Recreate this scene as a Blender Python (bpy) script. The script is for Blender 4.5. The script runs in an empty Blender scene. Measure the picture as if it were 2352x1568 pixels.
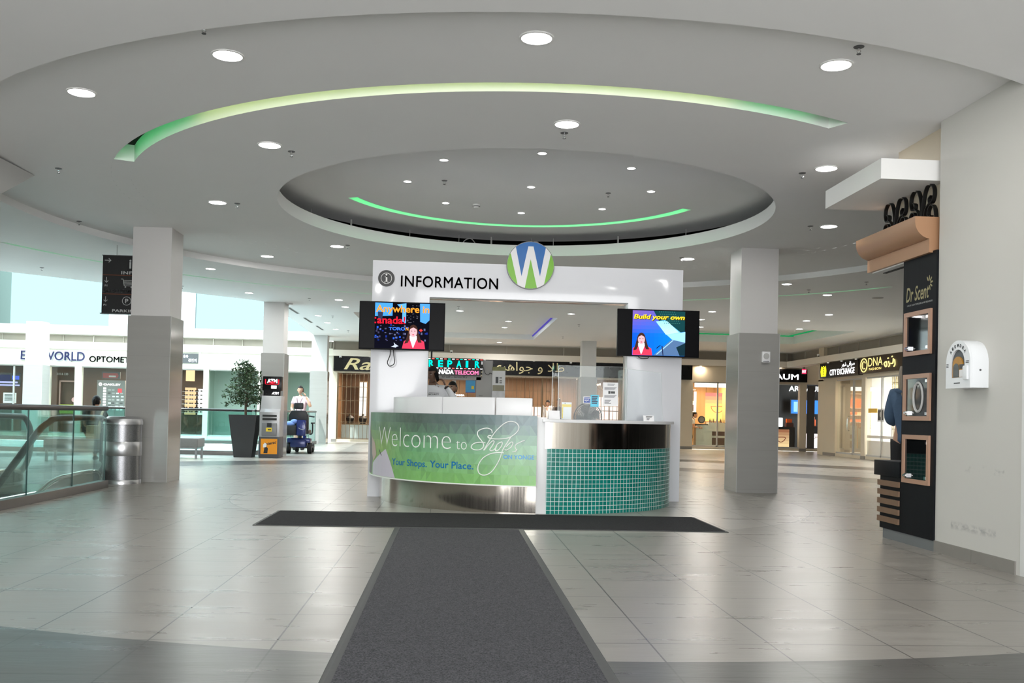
import bpy, bmesh, math, random
from math import sin, cos, pi, radians, degrees, atan2, hypot, sqrt
from mathutils import Vector, Matrix, Euler

random.seed(7)
S = bpy.context.scene
COL = S.collection

# ------------------------------------------------------------------ camera
FPX = 2200.0
cam_d = bpy.data.cameras.new('camera')
cam = bpy.data.objects.new('camera', cam_d)
COL.objects.link(cam)
cam_d.sensor_fit = 'HORIZONTAL'
cam_d.sensor_width = 36.0
cam_d.lens = FPX / 2352.0 * 36.0
cam_d.shift_y = 131.0 / 2352.0
cam_d.clip_start = 0.05
cam_d.clip_end = 300.0
cam.location = (0, 0, 1.1)
cam.rotation_euler = (Matrix.Rotation(radians(-3.65), 3, 'Z') @ Matrix.Rotation(pi / 2 + radians(1.0), 3, 'X')
                      @ Matrix.Rotation(radians(1.3), 3, 'Z')).to_euler()
S.camera = cam

# ------------------------------------------------------------------ colour management, world
S.view_settings.view_transform = 'Standard'
S.view_settings.look = 'None'
S.view_settings.gamma = 1.0
S.view_settings.use_curve_mapping = False
S.view_settings.exposure = EXPOSURE = 0.95

w = bpy.data.worlds.new('daylight')
S.world = w
w.use_nodes = True
WN, WL = w.node_tree.nodes, w.node_tree.links
WN.clear()
wo = WN.new('ShaderNodeOutputWorld')
wb = WN.new('ShaderNodeBackground')
wt = WN.new('ShaderNodeTexCoord')
ws = WN.new('ShaderNodeSeparateXYZ')
wr = WN.new('ShaderNodeValToRGB')
WL.new(wt.outputs['Generated'], ws.inputs[0])
WL.new(ws.outputs['Z'], wr.inputs[0])
wr.color_ramp.elements[0].position = 0.0
wr.color_ramp.elements[0].color = (1.0, 1.0, 1.0, 1)
wr.color_ramp.elements[1].position = 0.9
wr.color_ramp.elements[1].color = (0.72, 0.9, 1.0, 1)
WL.new(wr.outputs[0], wb.inputs[0])
wb.inputs[1].default_value = 5.3
WL.new(wb.outputs[0], wo.inputs[0])


def portal(loc, rot, sx, sy):
    d = bpy.data.lights.new('daylight_portal', 'AREA')
    d.shape = 'RECTANGLE'
    d.size, d.size_y = sx, sy
    d.cycles.is_portal = True
    o = bpy.data.objects.new('daylight_portal', d)
    COL.objects.link(o)
    o.location = loc
    o.rotation_euler = rot


LAMP_W = 8.0
SHOP_W = 80.0
portal((-0.65, -4.0, 1.85), (radians(90), 0, 0), 9.7, 3.6)          # open entrance behind the camera
portal((-10.5, 27.0, 7.4), (0, 0, 0), 12.0, 16.0)                    # roof light over the atrium


sun_d = bpy.data.lights.new('sun', 'SUN')
sun_d.energy = 2.8
sun_d.angle = radians(1.0)
sun_d.color = (1.0, 0.96, 0.9)
sun = bpy.data.objects.new('sun', sun_d)
COL.objects.link(sun)
sun.rotation_euler = Vector((0.30, 0.52, -0.80)).to_track_quat('-Z', 'Y').to_euler()


# ------------------------------------------------------------------ materials
MATS = {}


def mat(name, col, rough=0.5, metal=0.0, noise=0.04, scale=6.0, bump=0.0, emit=0.0, ecol=None, spec=0.5, coat=0.0, stretch=None):
    if name in MATS:
        return MATS[name]
    m = bpy.data.materials.new(name)
    m.use_nodes = True
    n, l = m.node_tree.nodes, m.node_tree.links
    b = n['Principled BSDF']
    b.inputs['Roughness'].default_value = rough
    b.inputs['Metallic'].default_value = metal
    b.inputs['Specular IOR Level'].default_value = spec
    b.inputs['Coat Weight'].default_value = coat
    tc = n.new('ShaderNodeTexCoord')
    nz = n.new('ShaderNodeTexNoise')
    nz.inputs['Scale'].default_value = scale
    nz.inputs['Detail'].default_value = 4.0
    src = tc.outputs['Object']
    if stretch:
        mp = n.new('ShaderNodeMapping')
        mp.inputs['Scale'].default_value = stretch
        l.new(src, mp.inputs[0])
        src = mp.outputs[0]
    l.new(src, nz.inputs['Vector'])
    mx = n.new('ShaderNodeMix')
    mx.data_type = 'RGBA'
    c = Vector(col[:3])
    mx.inputs['A'].default_value = (*(c * (1 - noise)), 1)
    mx.inputs['B'].default_value = (*[min(1, v * (1 + noise)) for v in c], 1)
    l.new(nz.outputs['Fac'], mx.inputs['Factor'])
    l.new(mx.outputs['Result'], b.inputs['Base Color'])
    if bump:
        bp = n.new('ShaderNodeBump')
        bp.inputs['Strength'].default_value = bump
        bp.inputs['Distance'].default_value = 0.004
        l.new(nz.outputs['Fac'], bp.inputs['Height'])
        l.new(bp.outputs[0], b.inputs['Normal'])
    if emit:
        b.inputs['Emission Color'].default_value = (*(ecol or col)[:3], 1)
        b.inputs['Emission Strength'].default_value = emit
    MATS[name] = m
    return m


def srgb(r, g, b):
    f = lambda v: (v / 255 / 12.92) if v / 255 <= 0.04045 else ((v / 255 + 0.055) / 1.055) ** 2.4
    return (f(r), f(g), f(b))


def emis(name, col, strength):
    if name in MATS:
        return MATS[name]
    m = bpy.data.materials.new(name)
    m.use_nodes = True
    n, l = m.node_tree.nodes, m.node_tree.links
    n.clear()
    o = n.new('ShaderNodeOutputMaterial')
    e = n.new('ShaderNodeEmission')
    e.inputs[0].default_value = (*col[:3], 1)
    e.inputs[1].default_value = strength
    l.new(e.outputs[0], o.inputs[0])
    MATS[name] = m
    return m


def pane(name, tint, gloss=0.08, rough=0.02, fres=0.6):
    """thin sheet glass: tinted see-through plus a fresnel reflection"""
    if name in MATS:
        return MATS[name]
    m = bpy.data.materials.new(name)
    m.use_nodes = True
    n, l = m.node_tree.nodes, m.node_tree.links
    n.clear()
    o = n.new('ShaderNodeOutputMaterial')
    t = n.new('ShaderNodeBsdfTransparent')
    t.inputs[0].default_value = (*tint, 1)
    g = n.new('ShaderNodeBsdfGlossy')
    g.inputs['Roughness'].default_value = rough
    g.inputs['Color'].default_value = (0.9, 0.95, 0.95, 1)
    fr = n.new('ShaderNodeLayerWeight')
    fr.inputs[0].default_value = 0.25
    mp = n.new('ShaderNodeMath')
    mp.operation = 'MULTIPLY_ADD'
    mp.inputs[1].default_value = fres
    mp.inputs[2].default_value = gloss
    l.new(fr.outputs['Fresnel'], mp.inputs[0])
    mx = n.new('ShaderNodeMixShader')
    l.new(mp.outputs[0], mx.inputs[0])
    l.new(t.outputs[0], mx.inputs[1])
    l.new(g.outputs[0], mx.inputs[2])
    l.new(mx.outputs[0], o.inputs[0])
    MATS[name] = m
    return m


class G:
    """tiny node helper for the few materials that need real graphs"""

    def __init__(s, name):
        s.m = bpy.data.materials.new(name)
        s.m.use_nodes = True
        s.n, s.l = s.m.node_tree.nodes, s.m.node_tree.links
        s.b = s.n['Principled BSDF']
        s.geo = s.n.new('ShaderNodeNewGeometry')
        MATS[name] = s.m

    def node(s, t, **kw):
        x = s.n.new(t)
        for k, v in kw.items():
            setattr(x, k, v)
        return x

    def put(s, sock, v):
        if hasattr(v, 'is_output') or isinstance(v, bpy.types.NodeSocket):
            s.l.new(v, sock)
        elif isinstance(v, (tuple, list)) and len(v) == 3 and sock.type == 'RGBA':
            sock.default_value = (*v, 1)
        else:
            sock.default_value = v

    def math(s, op, a, b=None, c=None, clamp=False):
        x = s.node('ShaderNodeMath', operation=op)
        x.use_clamp = clamp
        for i, v in enumerate((a, b, c)):
            if v is not None:
                s.put(x.inputs[i], v)
        return x.outputs[0]

    def mix(s, f, a, b):
        x = s.node('ShaderNodeMix', data_type='RGBA')
        s.put(x.inputs['Factor'], f)
        s.put(x.inputs['A'], a)
        s.put(x.inputs['B'], b)
        return x.outputs['Result']

    def xyz(s, src=None):
        x = s.node('ShaderNodeSeparateXYZ')
        s.l.new(src or s.geo.outputs['Position'], x.inputs[0])
        return x.outputs

    def noise(s, scale, detail=4, stretch=None, rough=0.5):
        x = s.node('ShaderNodeTexNoise')
        x.inputs['Scale'].default_value = scale
        x.inputs['Detail'].default_value = detail
        x.inputs['Roughness'].default_value = rough
        src = s.geo.outputs['Position']
        if stretch:
            mp = s.node('ShaderNodeMapping')
            mp.inputs['Scale'].default_value = stretch
            s.l.new(src, mp.inputs[0])
            src = mp.outputs[0]
        s.l.new(src, x.inputs['Vector'])
        return x.outputs['Fac']

    def joint(s, coord, step, phase, width):
        """1 on a joint line of a grid along one coordinate"""
        f = s.math('DIVIDE', s.math('SUBTRACT', coord, phase), step)
        d = s.math('ABSOLUTE', s.math('SUBTRACT', s.math('FRACT', s.math('ADD', f, 0.5)), 0.5))
        return s.math('LESS_THAN', s.math('MULTIPLY', d, step), width / 2)


CX, CY = 0.93, 12.63      # the ceiling rings, the floor circles and the desk share this centre


def floor_material():
    g = G('floor_tiles')
    X, Y, Z = g.xyz()
    j = g.math('MAXIMUM', g.joint(X, 0.6, 0.4, 0.009), g.joint(Y, 0.6, 0.45, 0.0085))
    dx = g.math('SUBTRACT', X, CX)
    dy = g.math('SUBTRACT', Y, CY)
    r = g.math('SQRT', g.math('ADD', g.math('MULTIPLY', dx, dx), g.math('MULTIPLY', dy, dy)))
    ring = lambda r0, w: g.math('LESS_THAN', g.math('ABSOLUTE', g.math('SUBTRACT', r, r0)), w)
    streak = g.noise(1.3, 6, (0.8, 5.0, 1.0), 0.62)
    cloud = g.noise(0.9, 3)
    light = g.mix(streak, (0.285, 0.266, 0.24), (0.40, 0.378, 0.345))
    mid = g.mix(streak, (0.19, 0.175, 0.155), (0.31, 0.29, 0.26))
    dark = g.mix(streak, (0.028, 0.0275, 0.027), (0.06, 0.059, 0.057))
    c = g.mix(g.math('LESS_THAN', r, 3.67), mid, light)
    c = g.mix(g.math('GREATER_THAN', r, 9.75), c, light)
    c = g.mix(ring(9.05, 0.72), c, dark)
    c = g.mix(ring(13.6, 0.75), c, dark)
    c = g.mix(g.math('MULTIPLY', cloud, 0.18), c, (0.36, 0.34, 0.31))
    j = g.math('MAXIMUM', j, ring(3.67, 0.006))
    c = g.mix(g.math('MULTIPLY', j, 0.85), c, (0.04, 0.038, 0.036))
    g.l.new(c, g.b.inputs['Base Color'])
    rg = g.math('MULTIPLY_ADD', streak, 0.22, 0.19)
    g.l.new(rg, g.b.inputs['Roughness'])
    bp = g.node('ShaderNodeBump')
    bp.inputs['Strength'].default_value = 0.22
    bp.inputs['Distance'].default_value = 0.005
    g.l.new(g.noise(7.0, 5, (0.6, 3.2, 1.0), 0.6), bp.inputs['Height'])
    g.l.new(bp.outputs[0], g.b.inputs['Normal'])
    g.b.inputs['Specular IOR Level'].default_value = 0.42
    return g.m


def clad_material():
    g = G('porcelain_cladding')
    X, Y, Z = g.xyz()
    j = g.joint(Z, 0.6, 0.05, 0.004)
    s = g.noise(1.5, 4, (0.6, 0.6, 7.0))
    c = g.mix(s, (0.30, 0.295, 0.28), (0.345, 0.34, 0.325))
    c = g.mix(g.math('MULTIPLY', j, 0.35), c, (0.2, 0.19, 0.18))
    g.l.new(c, g.b.inputs['Base Color'])
    g.b.inputs['Roughness'].default_value = 0.12
    return g.m


def mat_carpet(name, a, b):
    g = G(name)
    n1 = g.noise(140, 2)
    n2 = g.noise(30, 3)
    f = g.math('MULTIPLY_ADD', g.math('SUBTRACT', n1, 0.5), 2.6, 0.5, clamp=True)
    f = g.math('MULTIPLY_ADD', n2, 0.3, g.math('MULTIPLY', f, 0.7))
    g.l.new(g.mix(f, a, b), g.b.inputs['Base Color'])
    g.b.inputs['Roughness'].default_value = 0.95
    g.b.inputs['Specular IOR Level'].default_value = 0.15
    bp = g.node('ShaderNodeBump')
    bp.inputs['Strength'].default_value = 0.6
    bp.inputs['Distance'].default_value = 0.004
    g.l.new(n1, bp.inputs['Height'])
    g.l.new(bp.outputs[0], g.b.inputs['Normal'])
    return g.m


def wood_planks(name, a, b, step, axis='X'):
    g = G(name)
    o = g.xyz()
    co = o[0] if axis == 'X' else o[1]
    n = g.noise(3, 4, (3, 3, 0.4))
    c = g.mix(n, a, b)
    c = g.mix(g.math('MULTIPLY', g.joint(co, step, 0, 0.018), 0.8), c, (0.03, 0.018, 0.01))
    g.l.new(c, g.b.inputs['Base Color'])
    g.b.inputs['Roughness'].default_value = 0.45
    return g.m


def brushed(name, col, rough=0.25):
    g = G(name)
    n = g.noise(5, 5, (9, 9, 0.15))
    c = Vector(col)
    g.l.new(g.mix(n, tuple(c * 0.8), tuple(c * 1.1)), g.b.inputs['Base Color'])
    g.b.inputs['Metallic'].default_value = 1.0
    g.l.new(g.math('MULTIPLY_ADD', n, 0.15, rough - 0.07), g.b.inputs['Roughness'])
    return g.m


def wall_right_material():
    """cream paint with the trolley scuffs the photo shows low on the wall"""
    g = G('cream_paint_scuffed')
    X, Y, Z = g.xyz()

    def smear(y0, y1, z0, z1, thr, sc):
        iny = g.math('MULTIPLY', g.math('GREATER_THAN', Y, y0), g.math('LESS_THAN', Y, y1))
        zc, zh = (z0 + z1) / 2, (z1 - z0) / 2
        fz = g.math('SUBTRACT', 1.0, g.math('DIVIDE', g.math('ABSOLUTE', g.math('SUBTRACT', Z, zc)), zh), clamp=True)
        n = g.noise(sc, 5, (1, 1.6, 2.6))
        return g.math('MULTIPLY', g.math('MULTIPLY', iny, fz), g.math('MULTIPLY', g.math('SUBTRACT', n, thr), 5.0, clamp=True))
    s = g.math('MAXIMUM', smear(7.15, 7.82, 0.225, 0.305, 0.40, 9), smear(7.05, 7.62, 0.71, 0.79, 0.5, 7))
    n = g.noise(0.8, 3)
    c = g.mix(n, (0.55, 0.54, 0.505), (0.60, 0.59, 0.555))
    c = g.mix(g.math('MULTIPLY', s, 0.6), c, (0.2, 0.2, 0.21))
    g.l.new(c, g.b.inputs['Base Color'])
    g.b.inputs['Roughness'].default_value = 0.55
    return g.m


def mosaic_material(center):
    """5 cm teal glass mosaic wrapped round the curved counter"""
    g = G('teal_mosaic')
    X, Y, Z = g.xyz()
    dx = g.math('SUBTRACT', X, center[0])
    dy = g.math('SUBTRACT', Y, center[1])
    a = g.math('MULTIPLY', g.math('ARCTAN2', dy, dx), 1.88)
    j = g.math('MAXIMUM', g.joint(a, 0.0495, 0.01, 0.0052), g.joint(Z, 0.0495, 0.735, 0.0052))
    ca = g.math('FLOOR', g.math('DIVIDE', a, 0.0495))
    cz = g.math('FLOOR', g.math('DIVIDE', Z, 0.0495))
    wn = g.node('ShaderNodeTexWhiteNoise', noise_dimensions='2D')
    cb = g.node('ShaderNodeCombineXYZ')
    g.l.new(ca, cb.inputs[0])
    g.l.new(cz, cb.inputs[1])
    g.l.new(cb.outputs[0], wn.inputs['Vector'])
    c = g.mix(wn.outputs['Value'], (0.005, 0.165, 0.135), (0.012, 0.235, 0.195))
    c = g.mix(j, c, (0.62, 0.78, 0.76))
    g.l.new(c, g.b.inputs['Base Color'])
    g.l.new(g.math('MULTIPLY_ADD', j, 0.5, 0.12), g.b.inputs['Roughness'])
    bp = g.node('ShaderNodeBump')
    bp.inputs['Strength'].default_value = 0.3
    bp.inputs['Distance'].default_value = 0.003
    g.l.new(g.math('SUBTRACT', g.noise(40, 2), j), bp.inputs['Height'])
    g.l.new(bp.outputs[0], g.b.inputs['Normal'])
    return g.m


def attr_material(name, rough=0.35):
    g = G(name)
    a = g.node('ShaderNodeVertexColor', layer_name='print')
    n = g.noise(20, 2)
    g.l.new(g.mix(g.math('MULTIPLY', n, 0.06), a.outputs['Color'], (1, 1, 1)), g.b.inputs['Base Color'])
    g.b.inputs['Roughness'].default_value = rough
    return g.m


def screen_material(name, strength):
    m = bpy.data.materials.new(name)
    m.use_nodes = True
    n, l = m.node_tree.nodes, m.node_tree.links
    n.clear()
    o = n.new('ShaderNodeOutputMaterial')
    e = n.new('ShaderNodeEmission')
    a = n.new('ShaderNodeVertexColor')
    a.layer_name = 'print'
    l.new(a.outputs[0], e.inputs[0])
    e.inputs[1].default_value = strength
    l.new(e.outputs[0], o.inputs[0])
    MATS[name] = m
    return m


# ------------------------------------------------------------------ mesh helpers
class MB:
    def __init__(s, m=None):
        s.v, s.f, s.fm, s.fc, s.ms = [], [], [], [], []
        s.cur = 0
        s.colour = None
        if m:
            s.use(m)

    def use(s, m):
        if m not in s.ms:
            s.ms.append(m)
        s.cur = s.ms.index(m)
        return s

    def add(s, vs, fs, fn=None):
        b = len(s.v)
        s.v += [tuple(fn(*p)) if fn else tuple(p) for p in vs]
        for f in fs:
            s.f.append([i + b for i in f])
            s.fm.append(s.cur)
            s.fc.append(s.colour)
        return s

    def box(s, x0, x1, y0, y1, z0, z1, fn=None):
        if x0 > x1: x0, x1 = x1, x0
        if y0 > y1: y0, y1 = y1, y0
        if z0 > z1: z0, z1 = z1, z0
        return s.add([(x0, y0, z0), (x1, y0, z0), (x1, y1, z0), (x0, y1, z0), (x0, y0, z1), (x1, y0, z1), (x1, y1, z1), (x0, y1, z1)],
                     [(0, 3, 2, 1), (4, 5, 6, 7), (0, 1, 5, 4), (1, 2, 6, 5), (2, 3, 7, 6), (3, 0, 4, 7)], fn)

    def quad(s, *p):
        return s.add(p, [tuple(range(len(p)))])

    def prism(s, poly, fn, w0, w1, caps=True):
        """poly [(u,v)] swept from w0 to w1, fn(u,v,w)->xyz"""
        n = len(poly)
        vs = [fn(u, v, w0) for u, v in poly] + [fn(u, v, w1) for u, v in poly]
        fs = [(i, (i + 1) % n, n + (i + 1) % n, n + i) for i in range(n)]
        if caps:
            fs += [tuple(range(n - 1, -1, -1)), tuple(range(n, 2 * n))]
        return s.add(vs, fs)

    def lathe(s, prof, c=(0, 0, 0), n=24, a0=0, a1=360, fn=None):
        full = abs(a1 - a0) >= 360
        k = n if full else n + 1
        vs = []
        for i in range(k):
            a = radians(a0 + (a1 - a0) * i / n)
            for r, z in prof:
                vs.append((c[0] + r * cos(a), c[1] + r * sin(a), c[2] + z))
        m = len(prof)
        fs = []
        for i in range(n):
            j = (i + 1) % k
            for q in range(m - 1):
                fs.append((i * m + q, j * m + q, j * m + q + 1, i * m + q + 1))
        return s.add(vs, fs, fn)

    def cyl(s, c, r, z0, z1, n=20, r1=None):
        r1 = r if r1 is None else r1
        return s.lathe([(0, z0), (r, z0), (r1, z1), (0, z1)], c, n)

    def arcwall(s, c, r0, r1, a0, a1, z0, z1, n=48):
        return s.lathe([(r0, z0), (r1, z0), (r1, z1), (r0, z1), (r0, z0)], (c[0], c[1], 0), n, a0, a1).arc_caps(c, r0, r1, a0, a1, z0, z1)

    def arc_caps(s, c, r0, r1, a0, a1, z0, z1):
        for a in (a0, a1):
            q = radians(a)
            s.quad(*[(c[0] + r * cos(q), c[1] + r * sin(q), z) for r, z in ((r0, z0), (r1, z0), (r1, z1), (r0, z1))])
        return s

    def tube(s, path, r, n=8, closed=False, flat=None):
        """round tube along a path; flat=(w,h) gives a ribbon"""
        P = [Vector(p) for p in path]
        N = len(P)
        R = r if isinstance(r, (list, tuple)) else [r] * N
        up = Vector((0.13, 0.31, 1)).normalized()
        vs = []
        prev = None
        for i in range(N):
            a, b = P[i - 1] if (i or closed) else P[0], P[(i + 1) % N] if (i < N - 1 or closed) else P[-1]
            t = (b - a)
            t = t.normalized() if t.length > 1e-9 else Vector((0, 0, 1))
            x = (prev - t * prev.dot(t)) if prev is not None else t.cross(up)
            if x.length < 1e-6:
                x = t.cross(Vector((1, 0, 0)))
            x.normalize()
            prev = x
            y = t.cross(x)
            for k in range(n):
                q = 2 * pi * k / n
                vs.append(P[i] + (x * cos(q) + y * sin(q)) * R[i])
        fs = []
        for i in range(N if closed else N - 1):
            j = (i + 1) % N
            for k in range(n):
                fs.append((i * n + k, i * n + (k + 1) % n, j * n + (k + 1) % n, j * n + k))
        if not closed:
            fs += [tuple(range(n - 1, -1, -1)), tuple((N - 1) * n + k for k in range(n))]
        return s.add(vs, fs)

    def ball(s, c, rx, ry=None, rz=None, n=12, m=8):
        ry = rx if ry is None else ry
        rz = rx if rz is None else rz
        prof = [(sin(pi * i / m), -cos(pi * i / m)) for i in range(m + 1)]
        return s.lathe(prof, (0, 0, 0), n, fn=lambda x, y, z: (c[0] + x * rx, c[1] + y * ry, c[2] + z * rz))

    def holed(s, outer, holes, z):
        """flat plate with holes at height z"""
        bm = bmesh.new()
        ed = []
        for lp in [outer] + holes:
            vv = [bm.verts.new((x, y, z)) for x, y in lp]
            ed += [bm.edges.new((vv[i], vv[(i + 1) % len(vv)])) for i in range(len(vv))]
        bmesh.ops.triangle_fill(bm, use_beauty=True, use_dissolve=False, edges=ed)
        bm.verts.index_update()
        s.add([v.co[:] for v in bm.verts], [[v.index for v in f.verts] for f in bm.faces])
        bm.free()
        return s

    def build(s, name, parent=None, smooth=None, bevel=0.0, kind=None, fix=True):
        me = bpy.data.meshes.new(name)
        me.from_pydata(s.v, [], s.f)
        for m in s.ms:
            me.materials.append(m)
        if s.ms:
            me.polygons.foreach_set('material_index', s.fm)
        if any(c is not None for c in s.fc):
            at = me.color_attributes.new('print', 'FLOAT_COLOR', 'CORNER')
            for p in me.polygons:
                c = s.fc[p.index] or (1, 1, 1)
                for li in p.loop_indices:
                    at.data[li].color = (*c, 1)
        if fix or bevel:
            bm = bmesh.new()
            bm.from_mesh(me)
            bmesh.ops.remove_doubles(bm, verts=bm.verts, dist=1e-5)
            bmesh.ops.dissolve_degenerate(bm, dist=1e-6, edges=bm.edges)
            bmesh.ops.recalc_face_normals(bm, faces=bm.faces)
            if bevel:
                ed = [e for e in bm.edges if len(e.link_faces) == 2 and e.calc_face_angle(0) > radians(40)]
                bmesh.ops.bevel(bm, geom=ed, offset=bevel, segments=2, affect='EDGES', profile=0.6, clamp_overlap=True)
            bm.to_mesh(me)
            bm.free()
        if smooth is None:
            smooth = 38
        if smooth:
            me.polygons.foreach_set('use_smooth', [True] * len(me.polygons))
            me.set_sharp_from_angle(angle=radians(smooth))
        me.update()
        o = bpy.data.objects.new(name, me)
        COL.objects.link(o)
        if parent is not None:
            link(o, parent)
        if kind:
            o['kind'] = kind
        return o


def world_loc(o):
    v = Vector((0, 0, 0))
    while o is not None:
        v += o.location
        o = o.parent
    return v


def link(o, parent):
    """parent o (built in world coordinates) to a thing or a part"""
    o.parent = parent
    root = parent
    while root.parent is not None:
        root = root.parent
    if parent is root:
        o.matrix_parent_inverse = Matrix.Translation(-root.location)


def tag(o, label, cat, group=None):
    o['label'], o['category'] = label, cat
    if group:
        o['group'] = group
    return o


def thing(name, label, cat, loc=(0, 0, 0), group=None):
    o = bpy.data.objects.new(name, None)
    COL.objects.link(o)
    o.empty_display_size = 0.1
    o.location = loc
    return tag(o, label, cat, group)


def dup(root, loc, label=None, group=None, rz=None):
    def cp(o, par):
        c = o.copy()
        COL.objects.link(c)
        if par is not None:
            c.parent = par
            c.matrix_parent_inverse = o.matrix_parent_inverse.copy()
        for k in list(o.children):
            cp(k, c)
        return c
    c = cp(root, None)
    c.location = loc
    if rz is not None:
        c.rotation_euler = (0, 0, rz)
    if label:
        c['label'] = label
    if group:
        c['group'] = group
    return c


# ------------------------------------------------------------------ lettering
def glyphs(text, bold=0.0, shear=0.0, space=1.0):
    """2D mesh of a text in the built-in font: verts, faces"""
    cu = bpy.data.curves.new('lettering', 'FONT')
    cu.body = text
    cu.size = 1.0
    cu.offset = bold
    cu.shear = shear
    cu.space_character = space
    cu.resolution_u = 4
    o = bpy.data.objects.new('lettering', cu)
    COL.objects.link(o)
    bpy.context.view_layer.update()
    dg = bpy.context.evaluated_depsgraph_get()
    me = bpy.data.meshes.new_from_object(o.evaluated_get(dg))
    vs = [tuple(v.co) for v in me.vertices]
    fs = [list(p.vertices) for p in me.polygons]
    bpy.data.objects.remove(o)
    bpy.data.curves.remove(cu)
    bpy.data.meshes.remove(me)
    return vs, fs


def letter(mb, text, m, u0, u1, v0, v1, fn, bold=0.0, shear=0.0, depth=0.0, space=1.0):
    """fit a text into the rectangle u0..u1, v0..v1 and map it with fn(u, v, w)"""
    many = bold > 0 and 'M' in text            # the built-in M breaks when thickened: thicken by overlaid copies
    vs, fs = glyphs(text, 0.0 if many else bold, shear, space)
    if not vs:
        return mb
    if many:
        gv, gf, vs, fs = vs, fs, [], []
        for dx_, dy_ in ((0, 0), (1, 0), (-1, 0), (0, 1), (0, -1), (0.7, 0.7), (-0.7, 0.7), (0.7, -0.7), (-0.7, -0.7)):
            fs += [[i + len(vs) for i in q] for q in gf]
            vs += [(x + dx_ * bold, y + dy_ * bold, z) for x, y, z in gv]
    xs, ys = [v[0] for v in vs], [v[1] for v in vs]
    sx = (u1 - u0) / max(1e-6, max(xs) - min(xs))
    sy = (v1 - v0) / max(1e-6, max(ys) - min(ys))
    pts = [(u0 + (x - min(xs)) * sx, v0 + (y - min(ys)) * sy) for x, y, _ in vs]
    mb.use(m)
    if not depth:
        mb.add([fn(u, v, 0) for u, v in pts], fs)
        return mb
    n = len(pts)
    ec = {}
    for f in fs:
        for i in range(len(f)):
            a, b = f[i], f[(i + 1) % len(f)]
            ec[(a, b)] = ec.get((a, b), 0) + 1
    side = [(a, b) for (a, b) in ec if (b, a) not in ec]
    mb.add([fn(u, v, 0) for u, v in pts] + [fn(u, v, depth) for u, v in pts],
           [[i for i in f] for f in fs] + [[i + n for i in f] for f in fs] + [(a, b, b + n, a + n) for a, b in side])
    return mb


def front(y):
    """text plane facing the entrance: u = x, v = z, w towards the viewer"""
    return lambda u, v, w: (u, y - w, v)


def rightwall(x):
    """text plane on a wall facing -x: u runs towards the viewer (-y)"""
    return lambda u, v, w: (x - w, u, v)


def smooth_path(pts, k=6, closed=False):
    P = [Vector(p) for p in pts]
    out = []
    n = len(P)
    for i in range(n if closed else n - 1):
        p0, p1, p2, p3 = P[(i - 1) % n] if (closed or i) else P[0], P[i], P[(i + 1) % n], P[(i + 2) % n] if (closed or i < n - 2) else P[-1]
        for j in range(k):
            t = j / k
            out.append(0.5 * ((2 * p1) + (p2 - p0) * t + (2 * p0 - 5 * p1 + 4 * p2 - p3) * t * t + (3 * p1 - p0 - 3 * p2 + p3) * t ** 3))
    if not closed:
        out.append(P[-1])
    return out


def stroke(mb, m, pts, r, fn, k=5, n=6, taper=True):
    """pen stroke on a sign face: pts [(u, v)] mapped by fn(u, v, w)"""
    q = smooth_path([(u, v, 0) for u, v in pts], k)
    N = len(q)
    rs = [r * (0.55 + 0.45 * sin(pi * min(1, i / (N - 1) * 1.0))) if taper else r for i in range(N)]
    mb.use(m)
    mb.tube([fn(p.x, p.y, r * 0.5) for p in q], rs, n)
    return mb


# ------------------------------------------------------------------ palette
WHITE = mat('white_paint', (0.80, 0.80, 0.79), 0.55, noise=0.015)
COLP = mat('column_paint', (0.56, 0.55, 0.54), 0.5, noise=0.015)
CEIL = mat('ceiling_paint', (0.80, 0.80, 0.80), 0.8, noise=0.02, scale=1.5)
CREAM = mat('cream_paint', (0.76, 0.73, 0.63), 0.6, noise=0.02)
WARMWALL = mat('warm_beige_paint', (0.62, 0.54, 0.42), 0.6, noise=0.02)
GLOSSW = mat('gloss_white_laminate', (0.72, 0.73, 0.765), 0.10, noise=0.01, spec=0.4)
SATINW = mat('satin_white', (0.78, 0.78, 0.79), 0.3, noise=0.01)
BLACK = mat('black_gloss', (0.005, 0.005, 0.006), 0.25, spec=0.2, noise=0.1)
BLACKM = mat('black_matte', (0.012, 0.012, 0.013), 0.6, noise=0.1)
RUBBER = mat('rubber_edge', (0.05, 0.052, 0.052), 0.6, noise=0.15, scale=30)
DGREY = mat('dark_grey', (0.07, 0.072, 0.075), 0.5, noise=0.08)
MGREY = mat('mid_grey', (0.22, 0.22, 0.22), 0.5, noise=0.06)
LGREY = mat('light_grey', (0.45, 0.45, 0.44), 0.5, noise=0.04)
STEEL = brushed('brushed_steel', (0.60, 0.55, 0.49), 0.12)
CHROME = mat('chrome', (0.75, 0.75, 0.76), 0.1, 1.0, noise=0.02)
BRONZE = mat('dark_bronze_rail', (0.05, 0.045, 0.042), 0.3, 0.6, noise=0.1)
SHOE = mat('bronze_base_shoe', (0.18, 0.165, 0.155), 0.35, 0.7, noise=0.08)
FLOOR = floor_material()
CLAD = clad_material()
CARPET = mat_carpet('charcoal_ribbed_carpet', (0.018, 0.018, 0.021), (0.125, 0.125, 0.135))
CARPETD = mat_carpet('dark_charcoal_carpet', (0.012, 0.012, 0.013), (0.05, 0.05, 0.053))
GLASS = pane('clear_sheet_glass', (0.90, 0.97, 0.95), 0.06)
GLASSG = pane('green_tinted_guard_glass', (0.80, 0.92, 0.90), 0.03, 0.02, 0.35)
ACRYL = pane('acrylic_sheet', (0.95, 0.965, 0.965), 0.01, 0.02, 0.12)
SHOPGL = pane('shopfront_glass', (0.90, 0.95, 0.93), 0.03, 0.02, 0.35)
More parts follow.
